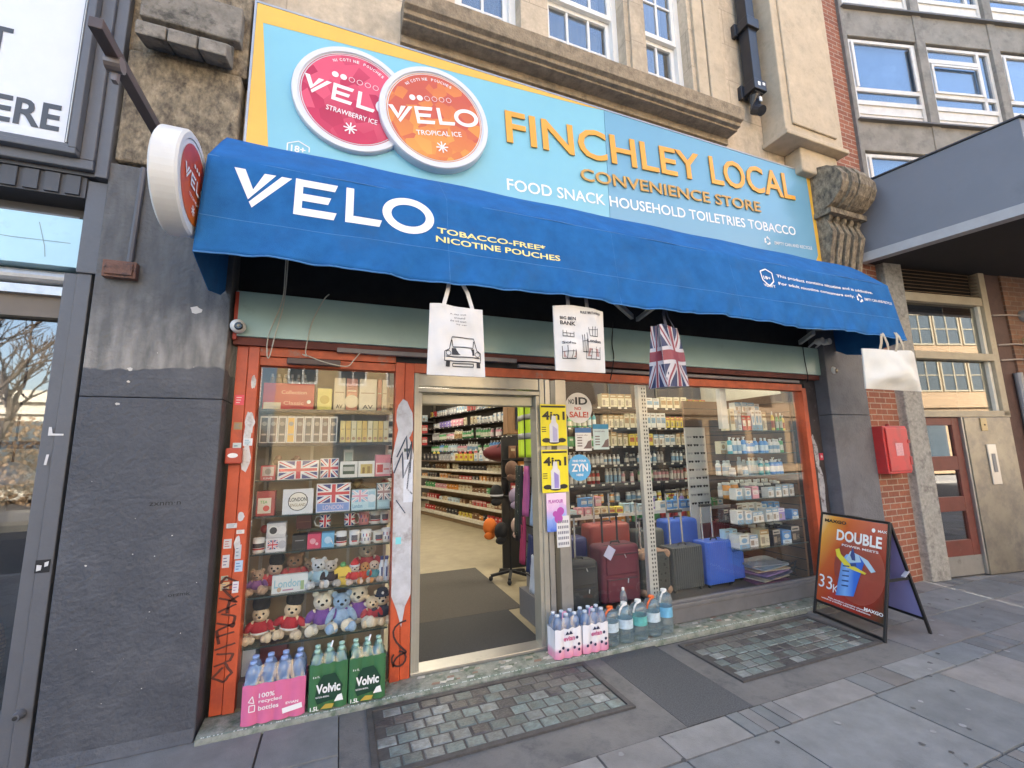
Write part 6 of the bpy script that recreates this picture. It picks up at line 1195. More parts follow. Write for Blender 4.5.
# plush toys
def fur(name, col): return M(name, col, .95, var=.18, sc=40, bump=.9, bsc=140)
def teddy(label, x, y, z, s, furc, coat=None, hat=None, arms=0, lean=0, cat='teddy bear', ears=True, group=None, stripe=False):
    t = thing('teddy_bear' if ears else 'plush_doll', (x,y,z), label, cat, group)
    T0 = Matrix.Translation((x,y,z)) @ Matrix.Rotation(lean, 4, 'Y') @ Matrix.Scale(s, 4)
    b = MB(); b.T = T0
    b.ell((0,0,.085), (.07,.062,.085)); b.ell((0,-.005,.215), (.072,.062,.066)); b.ell((0,-.055,.2), (.034,.03,.028))
    if ears and hat != 'bearskin': b.ell((-.056,0,.272), (.026,.014,.026)); b.ell((.056,0,.272), (.026,.014,.026))
    for sx in (-1,1):
        b.ell((sx*.06,-.085,.036), (.034,.07,.036), rot=Matrix.Rotation(-sx*.35,3,'Z')); b.ell((sx*.085,-.145,.048), (.034,.022,.042)); b.ell((sx*(.088+arms*.02),-.03,.11+arms*.02), (.027,.03,.068), rot=Matrix.Rotation(-sx*(.5+arms),3,'Y'))
    o = b.build('body', fur('fur %.2f %.2f %.2f' % furc, furc), t, smooth=True)
    rm = o.modifiers.new('skin', 'REMESH'); rm.mode = 'VOXEL'; rm.voxel_size = .006*s; rm.use_smooth_shade = True
    if coat:
        c = MB(); c.T = T0; c.ell((0,0,.095), (.077,.069,.078)); 
        for sx in (-1,1): c.ell((sx*(.088+arms*.02),-.03,.115+arms*.02), (.032,.035,.058), rot=Matrix.Rotation(-sx*(.5+arms),3,'Y'))
        o = c.build('coat', M('coat %.2f %.2f %.2f' % coat, coat, .9, var=.1, bump=.4, bsc=300), t, smooth=True); rm = o.modifiers.new('skin', 'REMESH'); rm.mode = 'VOXEL'; rm.voxel_size = .006*s; rm.use_smooth_shade = True
        if stripe: c = MB(); c.T = T0; c.lathe([(.0785,0),(.0795,.008),(.0785,.016)], (0,.0,.06), n=24, caps=False); c.build('belt', m_wl, t)
    if hat:
        h = MB(); h.T = T0
        if hat == 'bearskin': h.ell((0,.008,.305), (.074,.068,.09))
        elif hat == 'helmet': h.ell((0,.005,.265), (.066,.064,.05)); h.lathe([(.082,0),(.06,.012)], (0,0,.245), n=20); h.ell((0,-.055,.275), (.012,.006,.014), m=1)
        elif hat == 'cap': h.ell((0,.005,.255), (.074,.068,.045)); h.add([(-.05,-.05,.245),(.05,-.05,.245),(.045,-.11,.235),(-.045,-.11,.235)], [(0,1,2,3)])
        elif hat == 'santa': h.lathe([(.07,0),(.05,.05),(.0,.11)], (0,0,.245), n=16); h.lathe([(.074,0),(.078,.014),(.074,.028)], (0,0,.235), n=16, m=1)
        col = {'bearskin': (.012,.012,.013), 'helmet': (.02,.025,.05), 'cap': (.45,.04,.05), 'santa': (.5,.03,.03)}[hat]
        h.build('hat', [M('hat '+hat, col, .95, var=.3, bump=.8 if hat == 'bearskin' else .2, bsc=200), M('hat white', (.6,.6,.62), .8)], t, smooth=True)
    e = MB(); e.T = T0
    for sx in (-1,1): e.ell((sx*.028,-.058,.229), (.010,.008,.011), 8, 6)
    e.ell((0,-.083,.209), (.015,.009,.011), 8, 6); e.build('face_buttons', M('button black', (.01,.01,.01), .2), t); return t
z = SZ[6]; be = (.72,.58,.40); pl_ = (.76,.70,.58); GT2 = 'plush toys on the lowest glass shelf'
teddy('guardsman teddy at the left end of the lowest glass shelf', -.475, .2, z, .77, be, (.42,.02,.03), 'bearskin', stripe=True, group=GT2)
teddy('guardsman teddy leaning right, second on the lowest glass shelf', -.30, .2, z, .80, be, (.42,.02,.03), 'bearskin', .3, .16, stripe=True, group=GT2)
teddy('cream teddy in a purple jumper, left of the pale blue one', -.075, .2, z, .92, pl_, (.16,.06,.3), group=GT2)
teddy('pale blue plush between the two teddies in purple jumpers', .055, .18, z, .88, (.33,.47,.66), group=GT2, cat='plush toy')
teddy('cream teddy in a purple jumper with an arm up, right of pale blue one', .17, .22, z, 1.0, pl_, (.16,.06,.3), None, .8, group=GT2)
teddy('small teddy in a red jumper beside the policeman teddy', .275, .18, z, .7, be, (.42,.03,.04), group=GT2)
teddy('policeman teddy in a dark helmet at the right end', .345, .19, z, .78, be, (.03,.035,.06), 'helmet', group=GT2)
z = SZ[5]; GT3 = 'plush toys on the sixth glass shelf'
teddy('small guard doll with a black hat over a blue and red coat', -.505, .17, z, .55, (.45,.3,.2), (.2,.08,.25), None, group=GT3)
teddy('big headed guard doll with a black hat, left on sixth shelf', -.42, .2, z, .68, (.5,.36,.26), (.45,.04,.04), 'bearskin', 0, .12, 'plush doll', False, GT3)
teddy('brown teddy in a red jumper behind the white card', -.28, .27, z, .8, (.33,.19,.11), (.4,.05,.05), group=GT3)
teddy('tan plush head peeping beside the brown teddy', -.175, .28, z, .62, (.38,.26,.17), None, group=GT3, cat='plush toy')
teddy('white panda like plush with dark eyes on the sixth shelf', -.115, .17, z, .68, (.55,.57,.6), (.3,.45,.55), group=GT3, cat='plush toy')
teddy('small dark coated teddy right of the white plush', -.03, .16, z, .62, (.5,.45,.4), (.05,.03,.03), group=GT3)
ware('white card printed with blue script, standing before the dolls on the sixth shelf', 'card', -.405, .225, z, .12, .09, .03, (.6,.63,.64), [('t','London',.06,.3,.45,.75,(.25,.45,.55)),('r',.8,.1,.9,.6,(.3,.4,.2)),('r',.3,.12,.6,.2,(.4,.2,.3))])
b = MB(); b.poly([(-.03,0),(.03,0),(.032,.075),(.055,.07),(.06,.1),(.03,.115),(-.03,.115),(-.06,.1),(-.055,.07),(-.032,.075)], (0,0,0), X, Z, 0, 0); q = MB(); q.prism([(-.032,.0),(.032,.0),(.034,.085),(.058,.08),(.062,.105),(.03,.125),(-.03,.125),(-.062,.105),(-.058,.08),(-.034,.085)], (.055,.12,z), X, Z, Vector((0,-.05,0)), 0); q.ell((.055,.145,z+.135), (.022,.022,.022), m=1); q.text('LONDON', (.03,.12,z+.05), X, Z, .012, .05, 2, .02)
tag(q.build('bottle_holder', [P_(Yl), P_(Gn), P_(Bk)]), 'yellow shirt shaped bottle cover with a green top', 'ornament')
teddy('small santa doll on the sixth shelf', .135, .14, z, .5, (.6,.5,.45), (.5,.04,.04), 'santa', cat='plush doll', ears=False, group=GT3)
teddy('small doll in orange and red next to the santa', .21, .14, z, .5, (.55,.25,.08), (.48,.06,.02), None, cat='plush doll', ears=False, group=GT3)
teddy('small plain doll in a blue green suit at the right of the row', .275, .14, z, .52, (.55,.42,.33), (.06,.22,.26), None, cat='plush doll', ears=False, group=GT3)
teddy('big teddy in a red coat behind the small dolls', .23, .28, z, .95, (.45,.36,.25), (.4,.03,.04), None, group=GT3)
for k, x in enumerate((.33,.365)):
    b = MB(); b.lathe([(.02,0),(.021,.01),(.021,.11),(.012,.14),(.011,.15)], (x,.12,z), n=14, m=0); b.lathe([(.013,.15),(.013,.175)], (x,.12,z), n=10, m=1); b.box(x-.006,x+.006,.0982,.0988,z+.03,z+.1,1)
    tag(b.build('souvenir_bottle', [P_((.62,.65,.7)), P_((.05,.07,.2))], smooth=False), ['white souvenir bottle with dark blue cap, left of its twin','white souvenir bottle with dark blue cap at the right end of sixth shelf'][k], 'bottle', 'white souvenir bottles')
b = MB(); b.box(-.555,-.48,.1,.3,.2,.36); b.box(-.47,-.3,.25,.36,.2,.33, 1); tag(b.build('spare_stock', [P_((.4,.44,.5)), P_((.2,.06,.06))]), 'stock boxes under the lowest glass shelf behind the pink pack', 'boxes')
# ================================================================== right window: platform, luggage, shelves
b = MB(); b.box(1.9,5.03,.085,1.15,.05,.17); tag(b.build('window_platform', M('platform board', (.10,.085,.07), .7, var=.2)), 'low dark platform behind the right window carrying the suitcases', 'platform')
def suitcase(label, x0, x1, y0, d, z0, z1, mat, kind, handle=0, hcol=None, tagc=None):
    t = thing('suitcase', ((x0+x1)/2, y0+d/2, z0), label, 'suitcase', 'suitcases in the right window'); w_ = x1-x0; h = z1-z0; zb = z0+.035
    b = MB(); n = 10
    if kind == 'ribbed':
        k_ = max(7, int(w_/.028)); pts = []
        for i in range(k_*2+1): x = x0+.015+(w_-.03)*i/(k_*2); pts.append((x, y0 if i % 2 else y0+.008))
        poly = [(x0,y0+.03)]+pts+[(x1,y0+.03),(x1,y0+d-.02),(x0,y0+d-.02)]
        hprism(b, poly, zb, z1); o = b.build('shell', mat, t, .012, seg=2, angle=60)
    else: b.box(x0,x1,y0,y0+d,zb,z1); o = b.build('shell', mat, t, min(.04, d*.2), seg=4)
    m_d = M('case trim black', (.02,.02,.022), .5)
    if kind == 'soft':
        b = MB(); b.box(x0+w_*.1,x1-w_*.1,y0-.02,y0+.005,zb+h*.04,zb+h*.42); b.box(x0+w_*.1,x1-w_*.1,y0-.016,y0+.005,zb+h*.47,zb+h*.82); b.build('pocket', mat, t, .014, seg=3)
        b = MB()
        for zz in (zb+h*.40,zb+h*.80): b.tube([(x0+w_*.13,y0-.022,zz),(x1-w_*.13,y0-.022,zz)], .004, 5)
        b.tube([(x0+w_*.62,y0-.026,zb+h*.4),(x0+w_*.6,y0-.03,zb+h*.33)], .005, 5, 1); b.tube([(x0+w_*.55,y0-.024,zb+h*.8),(x0+w_*.58,y0-.028,zb+h*.74)], .005, 5, 1); b.tube([(x0,y0+.045,zb+.02),(x0+.02,y0+.045,z1-.03),(x0+.05,y0+.045,z1),(x1-.05,y0+.045,z1),(x1-.02,y0+.045,z1-.03),(x1,y0+.045,zb+.02)], .006, 5)
        b.build('zip', [m_d, M('zip puller', (.55,.55,.55), .3, .8)], t)
    if kind == 'corner':
        b = MB()
        for x in (x0,x1):
            s = 1 if x == x0 else -1; b.ell((x+s*.03,y0+.03,z1-.03), (.045,.04,.045), 12, 8); b.ell((x+s*.03,y0+.03,zb+.03), (.045,.04,.045), 12, 8)
        b.box(x0+.04,x1-.04,y0+.0,y0+d-.02,z1-.002,z1+.006); b.build('corner_guard', M('tan leather', (.33,.2,.13), .5, var=.15), t, .003)
        r = random.Random(2); b = MB()
        for k in range(26): b.disc((r.uniform(x0+.06,x1-.06), y0, r.uniform(zb+.04,z1-.06)), X, Z, r.uniform(.006,.014), 0, .001, 8)
        b.build('print', m_black, t)
    b = MB(); b.tube([(x0+w_*.38,y0+d*.4,z1),(x0+w_*.4,y0+d*.4,z1+.022),(x0+w_*.6,y0+d*.4,z1+.022),(x0+w_*.62,y0+d*.4,z1)], .009, 6); b.build('carry_handle', m_d, t)
    if handle:
        b = MB(); hc = hcol or M('telescopic steel', (.6,.6,.6), .25, .7); xs = (x0+w_*.3, x0+w_*.7) if handle > 0 else (x0+w_*.5,)
        for x in xs: b.tube([(x,y0+d*.75,z1-.02),(x,y0+d*.75,z1+abs(handle))], .010, 6)
        b.build('pull_handle', hc, t); b = MB(); b.box(x0+w_*.26,x1-w_*.26,y0+d*.75-.015,y0+d*.75+.015,z1+abs(handle)-.012,z1+abs(handle)+.018); b.build('grip', m_d if hcol is None or True else hc, t, .006)
    for x in (x0+.04,x1-.04):
        for y in (y0+.04,y0+d-.04): b = MB(); b.lathe([(.022,-.01),(.022,.01)], (x,y,z0+.022), 'X', 12); b.box(x-.014,x+.014,y-.014,y+.014,z0+.03,z0+.05); b.build('wheel', m_d, t)
    if tagc: b = MB(); b.T = Matrix.Translation((x0+w_*.15,y0-.03,z1-.05)) @ Matrix.Rotation(.6,4,'Y'); b.box(-.04,.05,0,.003,-.05,.06); b.build('paper_tag', tagc, t)
    return t
m_cn = M('black nylon', (.028,.030,.032), .75, var=.15, bump=.4, bsc=400); m_cb = M('burgundy nylon', (.13,.016,.034), .7, var=.15, bump=.4, bsc=400); m_cc = M('charcoal shell', (.045,.05,.05), .4, var=.1); m_cd = M('dark print shell', (.05,.055,.05), .45, var=.25, sc=30); m_cl = M('blue shell', (.04,.12,.55), .35, var=.08); m_nv = M('navy shell', (.018,.025,.12), .45); m_rb = M('rust shell', (.28,.04,.03), .4, var=.1); m_rd = M('dark red shell', (.16,.015,.025), .4, var=.1)
pz = .17
suitcase('black soft suitcase with two front pockets, first from the left in the window', 1.965,2.295,.2,.2,pz,.63,m_cn,'soft',-.38)
suitcase('tall burgundy soft suitcase with a paper tag, behind the big water bottles', 2.34,2.78,.22,.24,pz,.73,m_cb,'soft',.26,m_black,M('lilac tag', (.5,.5,.7), .5, var=.1))
suitcase('dark suitcase with tan leather corners beside the burgundy one', 2.84,3.20,.28,.2,pz,.61,m_cd,'corner',.3)
suitcase('charcoal ribbed suitcase between the tan cornered and the blue one', 3.24,3.66,.3,.22,pz,.62,m_cc,'ribbed',.34)
suitcase('bright blue ribbed suitcase in the front row of the right window', 3.69,4.06,.28,.22,pz,.64,m_cl,'ribbed',.36)
suitcase('small bright blue ribbed suitcase next to the larger blue one', 4.08,4.29,.34,.16,pz,.5,m_cl,'ribbed')
suitcase('navy suitcase in the back row behind the black soft one', 2.05,2.5,.72,.22,pz,.73,m_nv,'plain',-.2)
suitcase('rust red suitcase in the back row behind the burgundy one', 2.54,3.05,.72,.24,pz,.84,m_rb,'plain',.32)
suitcase('grey green suitcase in the back row behind the perforated standard', 3.12,3.52,.72,.2,pz,.74,M('sage shell', (.07,.08,.075), .45),'plain',.3)
suitcase('blue suitcase in the back row left of the dark red ribbed one', 3.56,4.02,.72,.22,pz,.82,m_cl,'plain',.3)
suitcase('dark red ribbed suitcase at the right end of the back row', 4.1,4.55,.74,.22,pz,.74,m_rd,'ribbed',.36,M('lilac handle', (.3,.3,.62), .3,.3))
# long ledge of small boxes behind the luggage
lt = thing('ledge_shelf', (3.6,1.05,0), 'long narrow shelf of small bright boxes behind the suitcases', 'shelf')
b = MB(); b.box(2.3,4.85,1.0,1.3,.872,.888); b.box(2.3,4.85,.99,1.0,.862,.9); b.build('board', M('white board', (.6,.6,.6), .5), lt)
for x in (2.32,3.4,4.82): b = MB(); b.box(x,x+.03,1.27,1.3,.05,.872); b.build('leg', m_alu, lt)
PAL = {'white': ((.64,.64,.62),(.2,.35,.5)), 'cream': ((.62,.56,.4),(.35,.22,.1)), 'pink': ((.62,.3,.36),(.66,.6,.6)), 'blue': ((.1,.28,.6),(.55,.65,.72)), 'pale blue': ((.42,.58,.68),(.62,.66,.68)), 'yellow': ((.68,.55,.1),(.4,.1,.05)), 'green': ((.1,.36,.14),(.6,.62,.5)), 'red': ((.48,.05,.05),(.62,.55,.5)), 'grey': ((.32,.33,.34),(.55,.55,.55)), 'dark': ((.04,.04,.045),(.4,.38,.34)), 'purple': ((.26,.2,.5),(.6,.58,.66)), 'orange': ((.62,.26,.05),(.65,.6,.5)), 'brown': ((.2,.1,.05),(.5,.4,.25)), 'teal': ((.06,.35,.4),(.6,.65,.66))}
PM = {}
def proto(kind, col, va=0):
    """Shared product meshes, front towards -y, base at z = 0, about 10 cm wide before scaling."""
    k = (kind, col, va)
    if k in PM: return PM[k]
    c1, c2 = PAL[col]; A_, B_ = P_(c1, .4), P_(c2, .4); b = MB(); y = -.0506
    def q(a0, c0, a1, c1_, m, yy=y): b.add([(a0,yy,c0),(a1,yy,c0),(a1,yy,c1_),(a0,yy,c1_)], [(0,1,2,3)], m)
    if kind == 'carton':
        b.box(-.05,.05,-.05,.05,0,.16)
        if va == 0: q(-.042,.05,.042,.11,1); q(-.042,.125,.02,.14,2); q(-.03,.06,.03,.066,2,y-.0004); q(-.03,.075,.01,.08,2,y-.0004)
        elif va == 1: q(-.05,.0,.05,.045,1); b.add([(.03*math.cos(i*.5236),y-.0004,.09+.03*math.sin(i*.5236)) for i in range(12)], [tuple(range(12))], 1); q(-.035,.135,.035,.148,2); q(-.03,.012,.025,.02,2,y-.0004); q(-.03,.026,.01,.032,2,y-.0004)
        else: q(-.05,.11,.05,.16,1); q(-.04,.125,.03,.14,0,y-.0004); q(-.04,.02,.0,.085,2); q(.008,.03,.042,.036,2); q(.008,.045,.036,.051,2); q(.008,.06,.042,.066,2)
    elif kind == 'bottle':
        if va == 0: b.lathe([(.034,0),(.036,.01),(.036,.12),(.026,.145),(.012,.155)], n=12); b.lathe([(.014,.15),(.014,.185),(.01,.19)], n=8, m=2); b.lathe([(.0366,.03),(.0366,.1)], n=12, m=1, caps=False)
        elif va == 1: b.lathe([(.03,0),(.034,.012),(.03,.07),(.034,.13),(.02,.15)], n=12); b.lathe([(.02,.15),(.021,.18),(.016,.186)], n=10, m=2); b.lathe([(.0315,.045),(.0307,.07),(.0325,.1)], n=12, m=1, caps=False)
        else: b.lathe([(.036,0),(.038,.01),(.034,.14),(.03,.15)], n=12); b.lathe([(.012,.15),(.012,.17),(.006,.172)], n=8, m=2); b.box(-.012,.03,-.008,.008,.172,.186,2); b.lathe([(.0385,.03),(.0365,.1)], n=12, m=1, caps=False)
    elif kind == 'can': b.lathe([(.03,0),(.03,.15),(.022,.165)], n=12); b.lathe([(.022,.165),(.022,.2)], n=8, m=2); b.lathe([(.0306,.05 if va else .02),(.0306,.11)], n=12, m=1, caps=False)
    elif kind == 'jar': b.lathe([(.042,0),(.045,.01),(.045,.08),(.036,.09)], n=12); b.lathe([(.039,.09),(.039,.108)], n=12, m=2); b.lathe([(.0456,.02),(.0456,.07 if va else .05)], n=12, m=1, caps=False)
    elif kind == 'packet':
        b.add([(-.05,-.012,.0),(.05,-.012,.0),(.052,-.006,.155),(-.052,-.006,.155),(0,-.038,.07),(-.05,.02,0),(.05,.02,0),(.052,.004,.155),(-.052,.004,.155)], [(0,1,4),(1,2,4),(2,3,4),(3,0,4),(5,8,7,6),(1,6,7,2),(0,3,8,5),(3,2,7,8)])
        q(-.03,.09,.03,.12,1,-.034)
        if va: q(-.02,.02,.025,.045,2,-.035)
    PM[k] = b.mesh(col.replace(' ', '_')+'_'+kind, [A_, B_, P_((.62,.62,.6) if kind != 'carton' else (.3,.25,.2))], kind in ('bottle','can','jar')); return PM[k]
ZONE = ['at the left end','left of the middle','in the middle','right of the middle','at the right end']
DEEP = ['at the near end','towards the near end','half way along','towards the far end','at the far end']
def row(kind, cols, p0, p1, z, sx=1, sz=1, gap=.004, where='', rz=0, dy=0, seed=0, group=None, stack=1, run=4, zone=None):
    """A run of products along p0 -> p1 (front faces turned by rz)."""
    r = random.Random(seed); p0, p1 = Vector(p0), Vector(p1); L = (p1-p0).length; d = (p1-p0)/L; wd = {'carton': .1, 'bottle': .076, 'can': .064, 'jar': .092, 'packet': .106}[kind]*sx+gap; n = int(L/wd); c = cols[0]; va = 0; hr = wr0 = 1
    for i in range(n):
        if i % run == 0 or r.random() < .15: c = cols[(i//run) % len(cols)] if r.random() < .75 else r.choice(cols); va = r.randrange(3); hr = r.uniform(.78, 1.14); wr0 = r.uniform(.8, 1.0)
        if r.random() < .05: continue
        for s in range(stack):
            p = p0+d*(wd*(i+.5)); o = bpy.data.objects.new(kind if kind != 'can' else 'spray_can', proto(kind, c, va if kind in ('carton','bottle') else va % 2)); COL.objects.link(o)
            o.location = (p.x, p.y+dy+r.uniform(-.012,.012), z+s*.16*sz); o.rotation_euler = (0,0,rz+r.uniform(-.08,.08)); q = sz*hr*r.uniform(.985,1.015); o.scale = (sx*wr0, sx*wr0, q)
            kn = 'spray can' if kind == 'can' else kind; zn = (zone or ZONE)[min(4, int(5*(i+.5)/n))]
            tag(o, '%s %s %s %s' % (c, kn, zn, where), kn, '%ss %s' % (kn, where))
row('carton', ['pale blue','pink','cream','yellow','grey','pale blue','white','blue','blue','orange','green','white'], (2.32,1.05,0), (4.84,1.05,0), .888, 1.0, .62, .006, 'of the long ledge behind the suitcases', seed=3, run=2)
row('carton', ['blue','pink'], (2.62,1.12,0), (3.0,1.12,0), .99, .95, .6, .006, 'of the stack on the suitcase ledge', seed=4, run=2)
row('bottle', ['purple','yellow','green','blue'], (3.7,1.2,0), (4.8,1.2,0), .888, .9, 1.0, .05, 'of the back row on the long ledge', seed=5, run=1)
# black shelving along the rear of the luggage area
sh2 = thing('wall_shelving', (4.7,2.4,0), 'black shelves of toiletries along the wall behind the right window', 'shelves')
zs = [.55,.86,1.14,1.42,1.70,1.98,2.3]
b = MB(); b.box(3.1,6.0,2.5,2.53,.05,2.75); b.build('back_panel', M('brown slat back', (.06,.04,.03), .7, var=.2), sh2)
m_tag = M('price tag', (.66,.65,.6), .6)
def tags(mb, x0, x1, y, z, seed, step=.17):
    r = random.Random(seed); x = x0
    while x < x1: w_ = r.choice((.05,.06,.04)); mb.box(x,x+w_,y-.004,y-.0005,z,z+.026,1); x += step*r.uniform(.6,1.5)
for z in zs: b = MB(); b.box(3.1,6.0,2.2,2.5,z-.03,z); tags(b, 3.12, 5.9, 2.2, z-.029, int(z*100)); b.build('shelf', [m_blk, m_tag], sh2)
for x in (3.1,4.05,5.0): b = MB(); b.box(x-.02,x+.02,2.46,2.5,.05,2.75); b.build('upright', m_blk, sh2)
ORD = ['', 'top', 'second', 'third', 'fourth', 'fifth', 'sixth', 'seventh']
class Sh:
    def __init__(s, t): s.t = t
    def __mod__(s, k): return s.t % ORD[k]
wh = Sh('of the %s black shelf behind right window')
row('carton', ['cream','white','cream','yellow'], (3.75,2.3,0), (5.9,2.3,0), 2.3, 1.3, 1.2, .01, wh % 1, seed=11)  # cream tones of the upper rows paint in a reflection on the window
row('carton', ['cream','cream','white','yellow'], (3.75,2.28,0), (5.9,2.28,0), 1.98, .9, 1.3, .01, wh % 2, seed=12); row('bottle', ['green','teal','brown','white'], (3.14,2.28,0), (3.74,2.28,0), 1.98, 1, 1.1, .01, wh % 2, seed=32)
row('carton', ['cream','yellow','white'], (3.75,2.28,0), (5.9,2.28,0), 1.70, 1.0, 1.2, .015, wh % 3, seed=13); row('packet', ['green','brown','cream'], (3.14,2.28,0), (3.74,2.28,0), 1.70, 1, 1.1, .01, wh % 3, seed=33)
row('bottle', ['white','grey','white','dark'], (3.14,2.28,0), (5.9,2.28,0), 1.42, .95, 1.0, .004, wh % 4, seed=14)
row('can', ['grey','red','white','pink','green','pink'], (3.14,2.28,0), (5.9,2.28,0), 1.14, 1.1, 1.0, .006, wh % 5, seed=15)
row('jar', ['brown','orange','white','white','yellow','brown'], (3.14,2.28,0), (5.9,2.28,0), .86, 1, 1.4, .005, wh % 6, seed=16)
row('packet', ['brown','orange','green','red','yellow'], (3.14,2.28,0), (5.9,2.28,0), .55, 1.2, 1.2, .006, wh % 7, seed=17)
t = thing('notice_cabinet', (2.75,2.6,2), 'brown wooden cabinet with dark glass high behind the round white sticker', 'cabinet')
b = MB(); b.box(2.3,3.35,2.55,2.75,1.9,2.62); b.build('carcass', M('brown wood', (.27,.15,.07), .6, var=.25, sc=4, stretch=(8,8,1)), t, .008); b = MB(); b.box(2.42,2.72,2.535,2.548,1.97,2.45); b.box(2.9,3.25,2.535,2.548,1.97,2.52); b.build('dark_door', M('dark glass', (.03,.035,.045), .15), t)
row('packet', ['brown','orange','green','cream'], (2.2,2.3,0), (3.05,2.3,0), 1.55, 1.2, 1.2, .01, 'of the top row left of black shelving', seed=18); row('packet', ['orange','red','brown'], (2.2,2.3,0), (3.05,2.3,0), 1.3, 1.2, 1.2, .01, 'of the middle row left of black shelving', seed=19); row('packet', ['brown','orange','red'], (2.2,2.3,0), (3.05,2.3,0), 1.05, 1.2, 1.2, .01, 'of the lowest row left of black shelving', seed=20)
t = thing('hook_panel', (2.6,2.4,.05), 'dark hook panel carrying packets left of the black shelving', 'panel'); b = MB(); b.box(2.15,3.08,2.42,2.45,.05,1.85); b.build('panel', m_blk, t)
for z in (1.04,1.29,1.54): b = MB(); b.box(2.16,3.07,2.24,2.42,z-.012,z-.002); b.build('rail', m_blk, t)
# sunglasses stand
t = thing('sunglasses_stand', (4.05,.75,.17), 'tall stand of black and white sunglasses left of the glass shelves', 'stand')
b = MB(); b.box(3.98,4.3,.78,.80,.17,1.9); b.build('panel', M('stand white', (.55,.55,.55), .5), t); r = random.Random(8)
for i in range(3):
    for k in range(9):
        g = MB(); x = 4.03+i*.1; z = .98+k*.1
        for s in (-.02,.02): g.disc((x+s,.77,z), X, Z, .018, 0, 0, 12, ry=.014)
        g.bar((x-.04,.772,z+.008),(x+.04,.772,z+.008),.004,.006); g.build('sunglasses', m_black if r.random() < .6 else M('glasses grey', (.4,.4,.42), .2), t)
# glass shelves at the right end
rs = thing('corner_shelves', (4.5,.3,.2), 'glass shelves of toiletries and gadgets at the right end of the window', 'shelves'); RZ = [1.83,1.575,1.335,1.085,.83,.57]
for k, z in enumerate(RZ): b = MB(); b.box(3.98,5.0,.1,.42,z-.008,z,0); b.box(3.98,5.0,.092,.099,z-.01,z+.001,1); b.build('shelf', [m_sg, m_se], rs)
b = MB(); b.box(4.97,5.0,.12,1.15,.17,2.28); b.box(4.3,4.97,1.12,1.15,.17,2.28)
for k in range(17): b.box(4.962,4.97,.12,1.12,.25+k*.12,.258+k*.12,1); b.box(4.3,4.96,1.112,1.12,.25+k*.12,.258+k*.12,1)
b.build('slat_wall', [M('brown slats', (.15,.085,.05), .6, var=.2, sc=5), m_black], rs)
wr_ = Sh('of the %s glass shelf, right window')
row('carton', ['cream','grey','white','red','pink','red'], (4.02,.22,0), (4.72,.22,0), RZ[0], .62, 1.35, .003, wr_ % 1, seed=41, run=3); row('bottle', ['yellow','green'], (4.74,.2,0), (4.99,.2,0), RZ[0], .55, 1.15, .003, wr_ % 1, seed=42, run=2); row('carton', ['white','pale blue'], (4.3,.33,0), (4.72,.33,0), RZ[0]+.22, .9, .7, .01, 'of the stack above the top glass shelf', seed=43); row('carton', ['grey','white'], (4.3,.34,0), (4.72,.34,0), RZ[0], .9, 1.35, .01, 'of the rear row, top glass shelf', seed=53)
row('bottle', ['teal','blue','white','white','green'], (4.02,.2,0), (4.98,.2,0), RZ[1], .85, .95, .004, wr_ % 2, seed=44, run=3); row('carton', ['cream','white'], (4.02,.34,0), (4.7,.34,0), RZ[1], .9, .9, .01, 'of the rear row, second glass shelf', seed=54)
row('bottle', ['teal','blue','teal','red'], (4.4,.2,0), (4.9,.2,0), RZ[2], .95, .95, .004, wr_ % 3, seed=45, run=3); row('jar', ['white','grey'], (4.02,.2,0), (4.38,.2,0), RZ[2], .8, .8, .02, wr_ % 3, seed=46)
row('carton', ['white','pink','white','dark','white'], (4.02,.2,0), (4.98,.2,0), RZ[3], 1.0, .7, .02, wr_ % 4, seed=47, run=2); row('jar', ['orange','grey','dark','dark'], (4.02,.33,0), (4.98,.33,0), RZ[3], 1.1, 1.6, .03, wr_ % 4, seed=48, run=2)
row('carton', ['white','pink','white','purple','purple','purple','blue'], (4.0,.18,0), (4.98,.18,0), RZ[4], 1.05, .75, .0, wr_ % 5, seed=49, run=2)
row('carton', ['white','white','cream','dark','blue','dark'], (4.02,.22,0), (4.98,.22,0), RZ[5], 1.4, .95, .02, wr_ % 6, seed=50, run=1); row('jar', ['dark','grey'], (4.4,.36,0), (4.98,.36,0), RZ[5], 1.2, 1.8, .03, wr_ % 6, seed=51, run=1)
for k, (cols, kd) in enumerate(((['white','grey','pale blue'],'bottle'),(['grey','dark','white'],'can'),(['dark','white','blue'],'carton'),(['pale blue','white','dark'],'carton'))):
    row(kd, cols, (4.0,.36,0), (4.95,.36,0), RZ[k+2], .9, .95, .01, 'of the rear row, %s glass shelf' % ORD[k+3], seed=160+k, run=3)
for k in range(7):
    r = random.Random(60+k); b = MB(); T_ = Matrix.Translation((4.52+r.uniform(-.05,.05), .32+r.uniform(-.03,.03), .172+k*.03)) @ Matrix.Rotation(r.uniform(-.25,.25), 4, 'Z'); b.T = T_; wv = .02+.004*k
    b.grid(lambda u, v: (-.24+.48*u, -.16+.32*v, .018+.012*math.sin(u*6+k)*math.sin(v*5)), 10, 6); b.box(-.24,.24,-.16,.16,0,.012)
    tag(b.build('folded_garment', P_([(.2,.08,.14),(.5,.46,.38),(.12,.12,.2),(.3,.2,.4),(.5,.4,.3),(.3,.36,.42),(.25,.27,.3)][k], .8)), ['wine red','cream','navy','violet','tan','slate blue','grey'][k]+' folded garment in the pile below the glass shelves', 'garment')
b = MB(); r = random.Random(77)
for k in range(40): b.tube([(4.78+r.uniform(-.05,.18),.2+r.uniform(0,.3),.18+r.uniform(0,.16)) for _ in range(4)], .006, 5)
tag(b.build('cable_tangle', m_blk), 'tangle of black cables at the bottom right of the window', 'cables')
